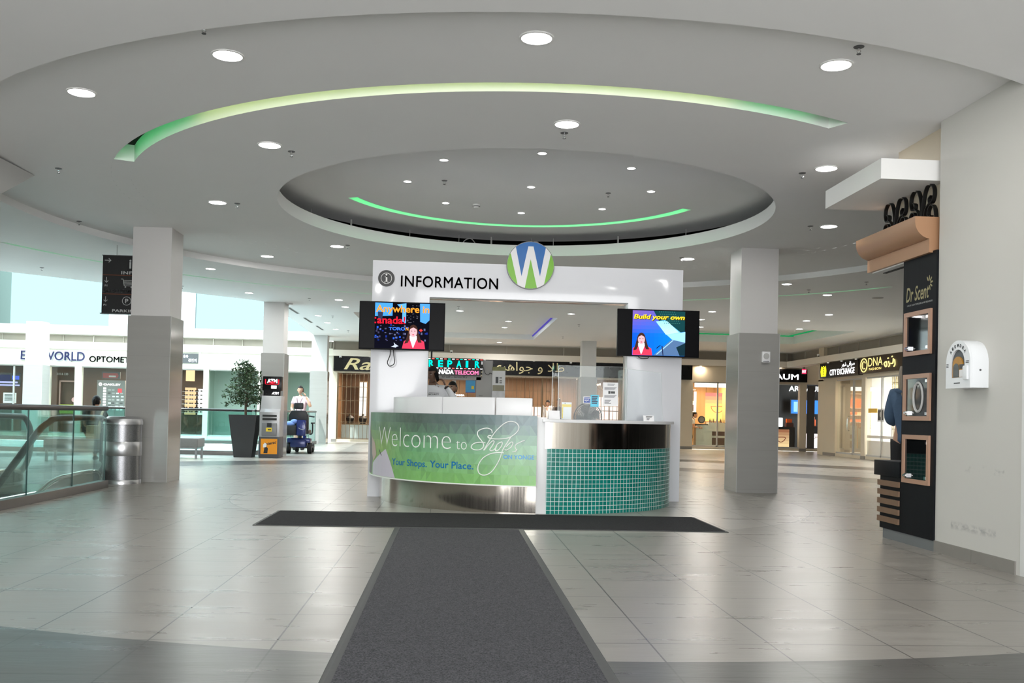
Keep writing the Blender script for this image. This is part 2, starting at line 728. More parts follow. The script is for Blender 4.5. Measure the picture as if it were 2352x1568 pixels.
CYANSHADE = pane('cyan_wall_shade', (0.075, 0.118, 0.124), 0.0, 0.02, 0.02)  # tint carries the cyan shade of the white upper atrium wall
LENS = emis('downlight_lens', (1.0, 0.98, 0.95), 14.0)
LENSS = emis('small_downlight_lens', (1.0, 0.98, 0.95), 8.0)
GREENLED = emis('green_led_strip', (0.02, 1.0, 0.22), 3.0)
GREENDIM = emis('dim_green_led_strip', (0.03, 1.0, 0.28), 0.16)
GREENMID = emis('soft_green_led_strip', (0.03, 1.0, 0.28), 1.3)
LIMELED = emis('lime_led_strip', (0.75, 1.0, 0.35), 5.0)
PURPLED = emis('violet_led_strip', (0.16, 0.12, 0.75), 0.3)
TAN = mat('copper_tan_laminate', (0.40, 0.22, 0.12), 0.35, noise=0.04)
TANF = mat('rose_copper_frame', (0.42, 0.25, 0.17), 0.35, noise=0.04)
KBLACK = mat('black_woodgrain', (0.007, 0.008, 0.010), 0.5, spec=0.12, noise=0.3, scale=4, stretch=(8, 8, 0.5))
GOLD = mat('gold_letters', (0.62, 0.48, 0.22), 0.3, 0.7, noise=0.05)
GOLDL = mat('pale_gold_letters', (0.72, 0.62, 0.34), 0.4, 0.3, noise=0.05)
LITW = emis('lit_white_letters', (1, 1, 1), 1.6)
INK = mat('near_black_ink', (0.008, 0.008, 0.01), 0.4)
NAVY = mat('navy_letters', (0.01, 0.012, 0.06), 0.4)
# ================================================================== SETTING
def arc_pts(r, a0, a1, n):
    return [(CX + r * cos(radians(a0 + (a1 - a0) * i / n)), CY + r * sin(radians(a0 + (a1 - a0) * i / n))) for i in range(n + 1)]


def arc_hole(r0, r1, a0, a1, n=60):
    return arc_pts(r0, a0, a1, n) + arc_pts(r1, a1, a0, n)


def rect(x0, x1, y0, y1):
    return [(x0, y0), (x1, y0), (x1, y1), (x0, y1)]


ZO, ZR, ZD = 3.65, 3.75, 4.12        # outer ceiling, ring ceiling, oculus disc
# floor, with the escalator well and the atrium void
f = MB(FLOOR)
f.holed(rect(-17, 14.5, -4, 35.0), [rect(-6.3, -4.78, 2.0, 13.0), rect(-16.9, -4.85, 23.35, 30.5)], 0.0)
f.build('floor', kind='structure', fix=False)
LOWF = mat('pale_lower_floor', (0.62, 0.66, 0.66), 0.4, noise=0.05)
low = MB(LOWF)
low.quad((-17, 0, -5), (-2, 0, -5), (-2, 36, -5), (-17, 36, -5))
for a in ((-6.3, 2.0, -4.78, 2.0), (-4.78, 2.0, -4.78, 13.0), (-4.78, 13.0, -6.3, 13.0), (-6.3, 13.0, -6.3, 2.0),
          (-16.9, 23.35, -4.85, 23.35), (-4.85, 23.35, -4.85, 30.5), (-4.85, 30.5, -16.9, 30.5)):
    low.quad((a[0], a[1], -5 if a[1] > 14 else -5), (a[2], a[3], -5), (a[2], a[3], -0.01), (a[0], a[1], -0.01))
low.build('floor_lower', kind='structure', fix=False)

# ceilings ----------------------------------------------------------
SKY = [(-17, 11.5), (-17, -4), (14.5, -4), (14.5, 35.2), (-4.75, 35.2), (-4.45, 25.8), (-4.43, 23.0), (-4.62, 22.66), (-8.71, 18.97)]
COFF = [(-2.55, 2.72, 24.7, 32.0), (7.0, 11.2, 26.0, 30.8)]
SLOT = (8.54, 8.64, 33.0, 160.0)
c = MB(CEIL)
c.holed(SKY, [arc_pts(6.65, 0, 360, 144)[:-1], arc_hole(*SLOT)] + [rect(*q) for q in COFF], ZO)
c.build('ceiling_outer', kind='structure', fix=False)

# ring recess: fascia, annulus with the near LED slot
S0, S1, SA0, SA1 = 4.87, 5.075, 205.0, 299.7
c = MB(CEIL)
c.lathe([(6.65, ZO), (6.65, ZR), (S1, ZR)], (CX, CY, 0), 144)
c.lathe([(S0, ZR), (3.2, ZR), (3.2, 3.925), (3.26, 3.925)], (CX, CY, 0), 144)
c.lathe([(S1, ZR), (S0, ZR)], (CX, CY, 0), 100, SA1, SA0 + 360)
c.lathe([(S1, ZR), (S1, ZR + 0.24), (S0, ZR + 0.24), (S0, ZR)], (CX, CY, 0), 60, SA0, SA1)
c.arc_caps((CX, CY), S0, S1, SA0, SA1, ZR, ZR + 0.24)
c.build('ceiling_ring', kind='structure', fix=False)

# oculus disc floating over the opening, with its far LED slot
D0, D1, DA0, DA1 = 2.49, 2.64, 21.0, 158.0
c = MB(CEIL)
c.lathe([(0, ZD), (D0, ZD)], (CX, CY, 0), 96)
c.lathe([(D1, ZD), (3.3, ZD), (3.55, ZD - 0.012), (3.68, ZD - 0.04), (3.7, ZD + 0.06), (0, ZD + 0.2)], (CX, CY, 0), 96)
c.lathe([(D0, ZD), (D1, ZD)], (CX, CY, 0), 70, DA1, DA0 + 360)
c.lathe([(D0, ZD), (D0, ZD + 0.12), (D1, ZD + 0.12), (D1, ZD)], (CX, CY, 0), 60, DA0, DA1)
c.arc_caps((CX, CY), D0, D1, DA0, DA1, ZD, ZD + 0.12)
c.build('ceiling_oculus', kind='structure', fix=False)
PLEN = mat('black_plenum', (0.004, 0.004, 0.004), 0.95, noise=0.1)
c = MB(PLEN)
c.lathe([(3.26, 3.93), (5.6, 3.93), (5.6, 5.0), (0, 5.0)], (CX, CY, 0), 48)
c.build('ceiling_plenum', kind='structure', fix=False)

# outer slot channel
c = MB(CEIL)
c.lathe([(SLOT[0], ZO), (SLOT[0], ZO + 0.16), (SLOT[1], ZO + 0.16), (SLOT[1], ZO)], (CX, CY, 0), 60, SLOT[2], SLOT[3])
c.arc_caps((CX, CY), SLOT[0], SLOT[1], SLOT[2], SLOT[3], ZO, ZO + 0.16)
c.build('ceiling_slot_channel', kind='structure', fix=False)
# coffers
for i, q in enumerate(COFF):
    c = MB(CEIL)
    zt = ZO + (0.17, 0.30)[i]
    c.quad(*[(x, y, zt) for x, y in rect(*q)])
    R4 = rect(*q)
    for k in range(4):
        a, b = R4[k], R4[(k + 1) % 4]
        c.quad((*a, ZO), (*b, ZO), (*b, zt), (*a, zt))
    c.build('ceiling_coffer', kind='structure', fix=False)

# walls ---------------------------------------------------------------
RW = wall_right_material()
b = MB(RW)
b.box(4.22, 12.6, -4, 8.08, 0, 3.9)
b.build('wall_right', kind='structure')
b = MB(WARMWALL)
b.box(4.31, 5.6, 8.085, 9.06, 2.94, ZR)
b.build('wall_kiosk_header', kind='structure')
b = MB(WHITE)
b.box(-17, -5.5, -4.2, -4.0, 0, 3.9)  # unseen wall added to keep the sky's reflection off the left column
b.build('wall_front_baffle', kind='structure', smooth=0)
b = MB(WHITE)
b.box(4.215, 4.6, 6.62, 6.83, 0, ZO)
b.build('trim_1', kind='structure', bevel=0.004)
BASE = mat('baseboard_tile', (0.24, 0.225, 0.205), 0.35, noise=0.1)
b = MB(BASE)
y = 8.08
while y > 6.9:
    y2 = max(6.84, y - 0.6)
    b.box(4.208, 4.22, y2 + 0.002, y - 0.002, 0, 0.1)
    y = y2
b.build('baseboard_right', kind='structure')
b = MB(CREAM)
b.quad((-17, -4, -5), (-17, 38, -5), (-17, 38, 7.4), (-17, -4, 7.4))
b.build('wall_left', kind='structure', fix=False)
# atrium well: the walls that close the skylight shaft above the ceiling
b = MB(WHITE)
WP = SKY[5:] + [SKY[0]]
WP = [(-4.75, 35.2)] + WP
for p, q in zip(WP[:-1], WP[1:]):
    b.quad((*p, ZO), (*q, ZO), (*q, 7.4), (*p, 7.4))
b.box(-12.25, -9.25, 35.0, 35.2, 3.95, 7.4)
b.build('wall_atrium', kind='structure', fix=False)
b = MB(CYANSHADE)  # tinted pane imitates the shaded left part of the upper wall
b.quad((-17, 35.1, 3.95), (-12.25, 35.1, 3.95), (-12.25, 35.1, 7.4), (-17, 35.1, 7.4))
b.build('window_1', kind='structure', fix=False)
b = MB(CYANSHADE)  # same for the right part: wall shade put into the pane's tint
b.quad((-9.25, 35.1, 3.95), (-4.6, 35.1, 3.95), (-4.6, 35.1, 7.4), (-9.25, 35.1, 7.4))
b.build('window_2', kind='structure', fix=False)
b = MB(pane('roof_glazing', (0.90, 0.98, 1.0), 0.02))
b.quad((-17, 11, 7.4), (-4.4, 11, 7.4), (-4.4, 35.3, 7.4), (-17, 35.3, 7.4))
b.build('window_3', kind='structure', fix=False)

# columns: painted above, porcelain-clad below
def column(x0, x1, y0, y1, zt, zc=2.44, name='column'):
    b = MB(COLP)
    b.box(x0, x1, y0, y1, zc, zt)
    b.use(CLAD)
    g_ = 0.028
    b.box(x0 - g_, x1 + g_, y0 - g_, y1 + g_, 0, zc)
    b.use(LGREY)
    for xx in (x0 - g_, x1 + g_):
        for yy in (y0 - g_, y1 + g_):
            b.box(xx - 0.004, xx + 0.004, yy - 0.004, yy + 0.004, 0, zc + 0.002)
    return b.build(name, kind='structure', smooth=0)


column(-4.72, -4.16, 14.38, 14.98, ZR + 0.01)
column(4.40, 4.98, 14.40, 14.98, ZR + 0.01)
column(-4.46, -3.98, 22.92, 23.5, ZO + 0.01)
column(-4.72, -4.2, 32.6, 33.1, ZO + 0.01)
column(4.36, 4.84, 31.9, 32.4, ZO + 0.01)
column(-14.42, -13.86, 33.4, 33.95, 3.92)

# sloping white underside of the escalator that comes down from the floor above
b = MB(mat('grey_white_panel', (0.46, 0.46, 0.45), 0.6, noise=0.02))
b.prism([(11.36, 3.745), (7.6, 3.64), (7.6, 1.89)], lambda u, v, w: (w, u, v), -6.2, -4.86)
eu = tag(b.build('escalator_underside'), 'sloping white panelled underside of an escalator dropping from the ceiling', 'escalator')
# ================================================================== CEILING FIXTURES
ORD = ['first', 'second', 'third', 'fourth', 'fifth', 'sixth', 'seventh', 'eighth', 'ninth', 'tenth', 'eleventh', 'twelfth', 'thirteenth',
       'fourteenth', 'fifteenth', 'sixteenth', 'seventeenth', 'eighteenth', 'nineteenth', 'twentieth', 'twenty-first']
RING_L = [(-3.18, 8.28), (-1.73, 7.26), (0.54, 6.65), (2.79, 6.89), (-1.87, 9.68), (0.99, 8.59), (3.85, 9.72), (-3.05, 12.48), (5.04, 12.6),
          (-1.88, 15.48), (-3.22, 16.73), (3.85, 15.57)]
RING_N = ['beyond the left end of the long green slot', 'above the left half of the long green slot', 'nearest overhead, above the middle of the long green slot',
          'above the right half of the long green slot', 'between the left part of the green slot and the oculus', 'between the green slot and the oculus, straight ahead',
          'beside the white hanging bulkhead on the right', 'left of the oculus rim', 'right of the oculus, in front of the tan cornice',
          'just behind the oculus rim, left of the information sign', 'near the ring step, above the left mid column', 'behind the oculus rim, beside the right column']
OUT_L = [(-4.43, 17.75), (-4.46, 21.24), (-2.61, 22.06), (-2.62, 23.5), (-3.59, 25.86), (-3.6, 27.84), (-3.62, 29.99), (0.17, 23.62), (2.93, 23.57),
         (1.51, 25.91), (1.51, 27.76), (1.65, 33.52), (6.09, 22.17), (6.16, 17.35), (7.46, 18.67), (8.87, 22.08), (8.89, 23.57), (9.5, 25.7),
         (6.31, 24.0), (6.8, 25.94)]
DOME_L = [(-0.15, 11.37), (0.98, 10.91), (2.11, 11.41), (-0.63, 12.5), (0.99, 12.55), (2.59, 12.54), (-0.14, 13.69), (2.12, 13.71), (0.98, 14.18)]


def lamp(loc, power, size, col=(1.0, 0.985, 0.95), parent=None, name='downlight_lamp'):
    d = bpy.data.lights.new(name, 'AREA')
    d.shape = 'DISK'
    d.size = size
    d.energy = power
    d.color = col
    o = bpy.data.objects.new(name, d)
    COL.objects.link(o)
    o.location = loc
    if parent is not None:
        link(o, parent)
    return o


def downlight(r, lens):
    t = thing('recessed_downlight', '-', 'ceiling light', (0, 0, 0))
    b = MB(WHITE)
    b.lathe([(r * 1.16, 0.0), (r * 1.16, -0.006), (r * 1.02, -0.01), (r, -0.004), (r, 0.0)], n=28)
    b.build('trim_ring', t)
    b = MB(lens)
    b.lathe([(0, -0.004), (r, -0.004)], n=28)
    b.build('lens', t, fix=False)
    return t


def spread(proto, pts, z, namer, group, watts, size):
    zz = z
    for i, (x, y) in enumerate(pts):
        z = zz
        for k, (x0, x1, y0, y1) in enumerate(COFF):
            if zz == ZO and x0 < x < x1 and y0 < y < y1:      # this one sits up in a coffer
                z = ZO + (0.17, 0.30)[k]
                f_ = (z - 1.1) / (ZO - 1.1)
                x, y = x * f_, y * f_
        if i == 0:
            o = proto
            o.location = (x, y, z)
            o['label'], o['group'] = namer(i), group
        else:
            o = dup(proto, (x, y, z), namer(i), group)
        l = lamp((x, y, z - 0.013), watts, size)


pxx = lambda p: (p[0] - 0.064 * p[1]) / (p[1] + 0.064 * p[0])       # left-to-right order as seen from the entrance
spread(downlight(0.105, LENS), RING_L, ZR, lambda i: 'large downlight ' + RING_N[i], 'downlights in the ring ceiling', LAMP_W, 0.19)
oi = sorted(range(len(OUT_L)), key=lambda i: pxx(OUT_L[i]))
spread(downlight(0.085, LENS), OUT_L, ZO,
       lambda i: 'recessed downlight in the far low ceiling beyond the ring, %s from the left' % ORD[oi.index(i)], 'downlights in the far ceiling', LAMP_W * 2.4, 0.16)
di = sorted(range(len(DOME_L)), key=lambda i: pxx(DOME_L[i]))
spread(downlight(0.05, LENSS), DOME_L, ZD, lambda i: 'small downlight in the oculus disc, %s from the left' % ORD[di.index(i)], 'downlights in the oculus disc', LAMP_W * 0.3, 0.09)

# sprinklers ------------------------------------------------------------
RING_S = [(-1.77, 6.73), (2.81, 6.54), (-1.69, 9.9), (1.0, 8.87), (3.68, 9.95), (-2.81, 12.52), (4.8, 12.64), (-1.7, 15.37), (3.73, 15.5), (-4.45, 11.0),
          (-5.4, 14.12)]
OUT_S = [(-7.66, 18.33), (-5.68, 20.45), (-3.26, 21.97), (-3.21, 25.87), (-3.27, 30.35), (6.85, 18.07), (7.44, 16.82), (3.49, 26.32), (3.54, 30.55),
         (0.13, 22.77)]
DOME_S = [(-0.15, 12.4), (2.05, 12.75)]
t = thing('fire_sprinkler', '-', 'sprinkler')
b = MB(DGREY)
b.lathe([(0.0, -0.004), (0.036, -0.004), (0.038, 0), (0, 0)], n=16)
b.build('escutcheon', t)
b = MB(CHROME)
b.tube([(0, 0, 0), (0, 0, -0.025)], 0.009, 8)
b.tube([(-0.012, 0, -0.02), (-0.014, 0, -0.035), (0, 0, -0.05)], 0.003, 6)
b.tube([(0.012, 0, -0.02), (0.014, 0, -0.035), (0, 0, -0.05)], 0.003, 6)
b.build('nozzle', t)
b = MB(DGREY)
b.cyl((0, 0, 0), 0.016, -0.054, -0.05, 12)
b.build('deflector', t)


def sprinklers(pts, z, where, grp, first):
    idx = sorted(range(len(pts)), key=lambda i: pxx(pts[i]))
    for i, (x, y) in enumerate(pts):
        lab = 'small dark pendent fire sprinkler %s, %s from the left' % (where, ORD[idx.index(i)])
        if first and i == 0:
            t.location, t['label'], t['group'] = (x, y, z), lab, grp
        else:
            dup(t, (x, y, z), lab, grp)


sprinklers(RING_S, ZR, 'in the ring ceiling', 'sprinklers in the ring ceiling', True)
sprinklers(OUT_S, ZO, 'in the far ceiling', 'sprinklers in the far ceiling', False)
sprinklers(DOME_S, ZD, 'in the oculus disc', 'sprinklers in the oculus disc', False)

# LED strips inside the slots -----------------------------------------
def led(name, label, m, r0, r1, a0, a1, z0, z1, n=40):
    b = MB(m)
    b.arcwall((CX, CY), r0, r1, a0, a1, z0, z1, n)
    return tag(b.build(name), label, 'light strip')


led('led_strip', 'lime lit strip hidden in the middle of the long curved ceiling slot', LIMELED, S1 - 0.03, S1 - 0.012, 226.5, 286.5, ZR + 0.17, ZR + 0.2)
led('led_strip', 'green lit strip in the left end of the long curved ceiling slot', GREENLED, S1 - 0.03, S1 - 0.012, 206, 226, ZR + 0.17, ZR + 0.2)
led('led_strip', 'green lit strip in the right end of the long curved ceiling slot', GREENLED, S1 - 0.03, S1 - 0.012, 287, 297, ZR + 0.17, ZR + 0.2)
led('led_strip', 'green lit strip in the curved slot of the oculus disc', GREENLED, D0 + 0.012, D0 + 0.03, 23, 156, ZD + 0.06, ZD + 0.085)
led('led_strip', 'faint green lit strip in the far ceiling slot outside the ring', GREENMID, SLOT[0] + 0.008, SLOT[0] + 0.02, 34, 159, ZO + 0.10, ZO + 0.115)
b = MB(PURPLED)
b.box(2.66, 2.69, 24.8, 31.9, ZO + 0.10, ZO + 0.13)
tag(b.build('led_strip'), 'violet lit strip along the right side of the far square coffer', 'light strip')
b = MB(GREENDIM)
b.box(7.1, 11.1, 30.55, 30.6, ZO + 0.22, ZO + 0.25)
b.box(10.95, 11.0, 26.1, 30.6, ZO + 0.22, ZO + 0.25)
tag(b.build('led_strip'), 'green lit strip in the right-hand coffer near the gold shop sign', 'light strip')

# hangers and conduit glimpsed in the dark gap round the oculus
b = MB(LGREY)
for k, a in enumerate((60, 78, 84, 95, 104, 118, 136, 150, 40)):
    q = radians(a)
    x, y = CX + 3.55 * cos(q), CY + 3.55 * sin(q)
    b.tube([(x, y, 3.93), (x, y, 4.2)], 0.006 if k % 3 else 0.016, 6)
for a in (85, 103):
    q = radians(a)
    x, y = CX + 3.6 * cos(q), CY + 3.6 * sin(q)
    b.tube(smooth_path([(x, y, 3.94), (x + 0.05, y, 4.03), (x + 0.16, y, 4.06), (x + 0.26, y, 3.94)]), 0.008, 6)
tag(b.build('ceiling_hanger_wires'), 'thin grey hanger rods and conduit in the black gap round the oculus', 'hanger rod')

# linear diffusers, smoke detectors, speaker
t0 = None
for k, (y0, y1) in enumerate(((24.07, 25.5), (26.55, 28.06), (29.03, 30.5))):
    lab = 'narrow black linear air diffuser by the skylight, ' + ('nearest of the three', 'middle of the three', 'furthest of the three')[k]
    if t0 is None:
        t0 = thing('linear_air_diffuser', lab, 'air vent', (-4.07, (y0 + y1) / 2, ZO), 'linear diffusers beside the skylight')
        b = MB(BLACKM)
        b.box(-4.10, -4.04, y0, y1, ZO - 0.004, ZO)
        b.build('slot', t0)
        b = MB(LGREY)
        for s in (-1, 1):
            b.box(-4.07 + s * 0.03 - 0.005, -4.07 + s * 0.03 + 0.005, y0 - 0.01, y1 + 0.01, ZO - 0.008, ZO)
        b.build('frame', t0)
    else:
        dup(t0, (-4.07, (y0 + y1) / 2, ZO), lab)


def detector(x, y, z, lab):
    t = thing('smoke_detector', lab, 'smoke detector', (x, y, z))
    b = MB(WHITE)
    b.lathe([(0, -0.05), (0.03, -0.05), (0.05, -0.03), (0.06, 0), (0, 0)], (x, y, z), 20)
    b.build('housing', t)
    b = MB(DGREY)
    b.lathe([(0.046, -0.032), (0.053, -0.032), (0.053, -0.024), (0.046, -0.024)], (x, y, z), 20)
    b.build('vent_ring', t)


detector(0.3, 13.75, ZD, 'white smoke detector on the oculus disc between two small downlights')
detector(-3.85, 23.0, ZO, 'white smoke detector beside the black linear diffusers')
b = MB(MGREY)
b.cyl((8.6, 18.9, 0), 0.11, ZO - 0.006, ZO, 28)
tag(b.build('ceiling_speaker'), 'flat grey round speaker grille in the right far ceiling', 'speaker')
# ================================================================== MATS AND INFORMATION DESK
def floor_mat(name, label, x0, x1, y0, y1, carpet, e, grp, z=0.0):
    t = thing(name, label, 'mat', ((x0 + x1) / 2, (y0 + y1) / 2, 0), grp)
    b = MB(RUBBER)
    zz = 0.010
    for q in (rect(x0, x1, y0, y0 + e), rect(x0, x1, y1 - e, y1), rect(x0, x0 + e, y0 + e, y1 - e), rect(x1 - e, x1, y0 + e, y1 - e)):
        X0, X1, Y0, Y1 = q[0][0], q[1][0], q[0][1], q[2][1]
        b.box(X0, X1, Y0, Y1, 0.0005, zz * 0.6)
    b.build('rubber_border', t, bevel=0.002)
    b = MB(carpet)
    b.box(x0 + e, x1 - e, y0 + e, y1 - e, 0.0005, zz)
    b.build('pile', t)
    return t


floor_mat('entrance_mat', 'long charcoal ribbed entrance mat running from the foreground towards the desk', -0.505, 0.725, -1.0, 9.22, CARPET, 0.05, 'charcoal mats before the desk')
floor_mat('entrance_mat', 'dark charcoal mat laid crosswise in front of the information desk', -1.85, 2.745, 9.24, 10.6, CARPETD, 0.03, 'charcoal mats before the desk')

DX, DY = 1.0, 12.6
D2 = (DX, DY)
desk = thing('information_desk', 'white and green round information desk with portal frame, steel plinth and teal mosaic', 'reception desk', (DX, DY, 0))
b = MB(GLOSSW)
U_ = [(-1.06, 0), (-0.31, 0), (-0.31, 2.625), (2.325, 2.625), (2.325, 0), (3.06, 0), (3.06, 3.09), (-1.06, 3.09)]
fr = lambda u, v, w: (u, w, v)
for q in ([(-1.06, 0), (-0.31, 0), (-0.31, 2.625), (-1.06, 2.625)], [(2.325, 0), (3.06, 0), (3.06, 2.625), (2.325, 2.625)],
          [(-1.06, 2.625), (3.06, 2.625), (3.06, 3.09), (-1.06, 3.09)]):
    pass
b.prism(U_, fr, 12.6, 12.9)
portal_o = b.build('portal_frame', desk, bevel=0.004)
# lettering and badge
b = letter(MB(), 'INFORMATION', INK, -0.69, 0.585, 2.752, 2.90, front(12.597), bold=0.012, depth=0.006, space=1.08)
b.build('information_lettering', desk, fix=False)
b = MB(INK)
fy = front(12.597)


def disc(mb, m, cx, cz, r0, r1, fn, w, n=48):
    mb.use(m)
    vs, fs = [], []
    for i in range(n):
        a = 2 * pi * i / n
        vs += [fn(cx + r0 * cos(a), cz + r0 * sin(a), w), fn(cx + r1 * cos(a), cz + r1 * sin(a), w)]
        j = (i + 1) % n
        fs.append((2 * i, 2 * j, 2 * j + 1, 2 * i + 1))
    return mb.add(vs, fs)


disc(b, INK, -0.88, 2.855, 0.0, 0.108, fy, 0.003)
disc(b, WHITE, -0.88, 2.855, 0.066, 0.072, fy, 0.005)
disc(b, WHITE, -0.88, 2.903, 0.0, 0.012, fy, 0.005)
b.use(WHITE)
for q in ((-0.888, -0.868, 2.80, 2.88), (-0.9, -0.868, 2.869, 2.88), (-0.905, -0.852, 2.80, 2.81)):
    b.quad(*[fy(x, z, 0.005) for x, z in rect(*q)])
b.build('information_badge', desk, fix=False)
# round emblem
LB = mat('emblem_blue', srgb(0, 98, 172), 0.3, noise=0.02)
LG = mat('emblem_green', srgb(118, 184, 42), 0.3, noise=0.02)
b = MB(SATINW)
b.lathe([(0, -0.02), (0.312, -0.02), (0.312, 0.02), (0, 0.02)], n=64, fn=lambda x, y, z: (1.005 + x, 12.57 + z, 3.08 + y))
em = b.build('round_emblem', desk)
fe = lambda x, y, w: (1.005 + 0.312 * x, 12.548 - w, 3.08 + 0.312 * y)


def arcn(a0, a1, n=20, r=0.985):
    return [(r * cos(radians(a0 + (a1 - a0) * i / n)), r * sin(radians(a0 + (a1 - a0) * i / n))) for i in range(n + 1)]


b = MB(LB)
top = arcn(130, 50, 24)
# blue: two wedges and the cap over the apex
b.add([fe(x, y, 0.0) for x, y in [(-0.37, -0.48)] + [p for p in top if p[0] <= -0.11] + [(-0.11, 0.8)]], [list(range(2 + len([p for p in top if p[0] <= -0.11])))])
mid_ = [p for p in top if -0.11 <= p[0] <= 0.11]
left_ = [p for p in top if p[0] <= -0.11][-1]
right_ = [p for p in top if p[0] >= 0.11][0]
cap = [(-0.11, 0.8), left_] + mid_ + [right_, (0.11, 0.8)]
b.add([fe(x, y, 0.0) for x, y in cap], [list(range(len(cap)))])
rw = [(0.11, 0.8)] + [p for p in top if p[0] >= 0.11] + [(0.41, -0.46)]
b.add([fe(x, y, 0.0) for x, y in rw], [list(range(len(rw)))])
b.use(LG)
for poly in ([(-0.53, -0.82)] + arcn(236, 150)[1:-1] + [(-0.85, 0.49)],
             [(0, 0.26), (-0.22, -0.96)] + arcn(258, 287)[0:] + [(0.29, -0.94)],
             [(0.85, 0.49)] + arcn(29, -53)[1:] + [(0.59, -0.79)]):
    b.add([fe(x, y, 0.0) for x, y in poly], [list(range(len(poly)))])
b.build('emblem_print', em, fix=False)
b = MB(MGREY)
b.lathe([(0.308, -0.021), (0.316, -0.021), (0.316, 0.021), (0.308, 0.021)], n=64, fn=lambda x, y, z: (1.005 + x, 12.57 + z, 3.08 + y))
b.build('emblem_rim', em)

# counter bodies
b = MB(SATINW)
b.arcwall(D2, 1.55, 1.88, 180.5, 269.2, 0.355, 1.07)
b.arcwall(D2, 1.55, 1.86, 271.6, 359.5, 0.0, 1.03)
b.build('counter_body', desk)
b = MB(STEEL)
b.arcwall(D2, 1.6, 1.9, 180.5, 269.2, 0.0, 0.355, 60)
b.build('steel_plinth', desk)
b = MB(SATINW)
b.box(0.965, 1.088, 10.72, 11.2, 0, 1.085)
b.build('white_pier', desk, bevel=0.004)
b = MB(STEEL)
b.arcwall(D2, 1.86, 1.885, 272.0, 359.5, 0.735, 1.03, 60)
b.build('steel_band', desk)
b = MB(mosaic_material(D2))
b.arcwall(D2, 1.86, 1.88, 271.9, 359.5, 0.0, 0.735, 60)
b.build('mosaic_front', desk)
b = MB(SATINW)
b.arcwall(D2, 1.3, 1.92, 271.0, 360, 1.03, 1.066, 60)
b.build('worktop', desk, bevel=0.004)
b = MB(SATINW)
b.arcwall(D2, 0.95, 1.6, 182, 358, 0.70, 0.735, 60)
b.build('inner_worktop', desk)
for a0, a1 in ((191.5, 231.0), (231.5, 253.5), (254.0, 267.6)):
    b = MB(SATINW)
    b.arcwall(D2, 1.70, 1.76, a0, a1, 1.07, 1.298, 20)
    b.build('privacy_screen', desk, bevel=0.008)

# the printed wrap -----------------------------------------------------
PR = attr_material('printed_wrap', 0.3)
BR = 2.03
wrap = lambda a, z, w=0.0: (DX + (BR + w) * cos(radians(a)), DY + (BR + w) * sin(radians(a)), z)
b = MB(PR)
NA, NZ = 40, 7
A0, A1, Z0, Z1 = 180.8, 268.9, 0.325, 1.10
rng = random.Random(3)


def lerp3(a, b_, t):
    return tuple(a[i] + (b_[i] - a[i]) * t for i in range(3))


cTL, cTM, cTR = srgb(70, 122, 70), srgb(70, 88, 76), srgb(112, 134, 140)
cML, cMM, cMR = srgb(172, 192, 40), srgb(100, 160, 110), srgb(150, 192, 160)
cBL, cBM, cBR = srgb(120, 175, 85), srgb(122, 180, 95), srgb(120, 182, 92)


def pick(l, m_, r, t):
    return lerp3(l, m_, t * 2) if t < 0.5 else lerp3(m_, r, t * 2 - 1)


for i in range(NA):
    for k in range(NZ):
        a, a2 = A0 + (A1 - A0) * i / NA, A0 + (A1 - A0) * (i + 1) / NA
        z, z2 = Z0 + (Z1 - Z0) * k / NZ, Z0 + (Z1 - Z0) * (k + 1) / NZ
        tris = ((0, 1, 2), (0, 2, 3)) if (i // 2 + k) % 2 else ((0, 1, 3), (1, 2, 3))
        P4 = [(a, z), (a2, z), (a2, z2), (a, z2)]
        for tri in tris:
            ca = sum(P4[q][0] for q in tri) / 3
            cz = sum(P4[q][1] for q in tri) / 3
            u, v = (ca - A0) / (A1 - A0), (cz - Z0) / (Z1 - Z0)
            tp, md, bt = pick(cTL, cTM, cTR, u), pick(cML, cMM, cMR, u), pick(cBL, cBM, cBR, u)
            cc = lerp3(bt, md, min(1, v / 0.5)) if v < 0.5 else lerp3(md, tp, min(1, (v - 0.5) / 0.35))
            j = 1 + rng.uniform(-0.13, 0.13)
            b.colour = tuple(max(0, min(1, x * j)) for x in cc)
            b.add([wrap(*P4[q]) for q in tri], [(0, 1, 2)])
b.colour = srgb(200, 210, 205)
for i in range(NA):
    a, a2 = A0 + (A1 - A0) * i / NA, A0 + (A1 - A0) * (i + 1) / NA
    b.quad(wrap(a, Z1), wrap(a2, Z1), wrap(a2, Z1, -0.03), wrap(a, Z1, -0.03))
    b.quad(wrap(a, Z0), wrap(a2, Z0), wrap(a2, Z0, -0.13), wrap(a, Z0, -0.13))
for a in (A0, A1):
    b.quad(wrap(a, Z0), wrap(a, Z1), wrap(a, Z1, -0.13), wrap(a, Z0, -0.13))
wr_o = b.build('printed_wrap', desk, fix=False, smooth=30)
# pictured shopping bag and sleeve at the left end
b = MB(PR)
b.colour = srgb(205, 198, 212)


def wpoly(mb, pts, w, n=6):
    """convex picture polygon on the wrap, cut into vertical strips so that it follows the curve"""
    am, aM = min(p[0] for p in pts), max(p[0] for p in pts)

    def span(a):
        zs = []
        for (x0, y0), (x1, y1) in zip(pts, pts[1:] + pts[:1]):
            if abs(x1 - x0) > 1e-9 and min(x0, x1) - 1e-6 <= a <= max(x0, x1) + 1e-6:
                zs.append(y0 + (y1 - y0) * (a - x0) / (x1 - x0))
        return min(zs), max(zs)
    prev = None
    for i in range(n + 1):
        a = am + (aM - am) * i / n
        s_ = span(a)
        if prev:
            mb.quad(wrap(prev[0], prev[1][0], w), wrap(a, s_[0], w), wrap(a, s_[1], w), wrap(prev[0], prev[1][1], w))
        prev = (a, s_)


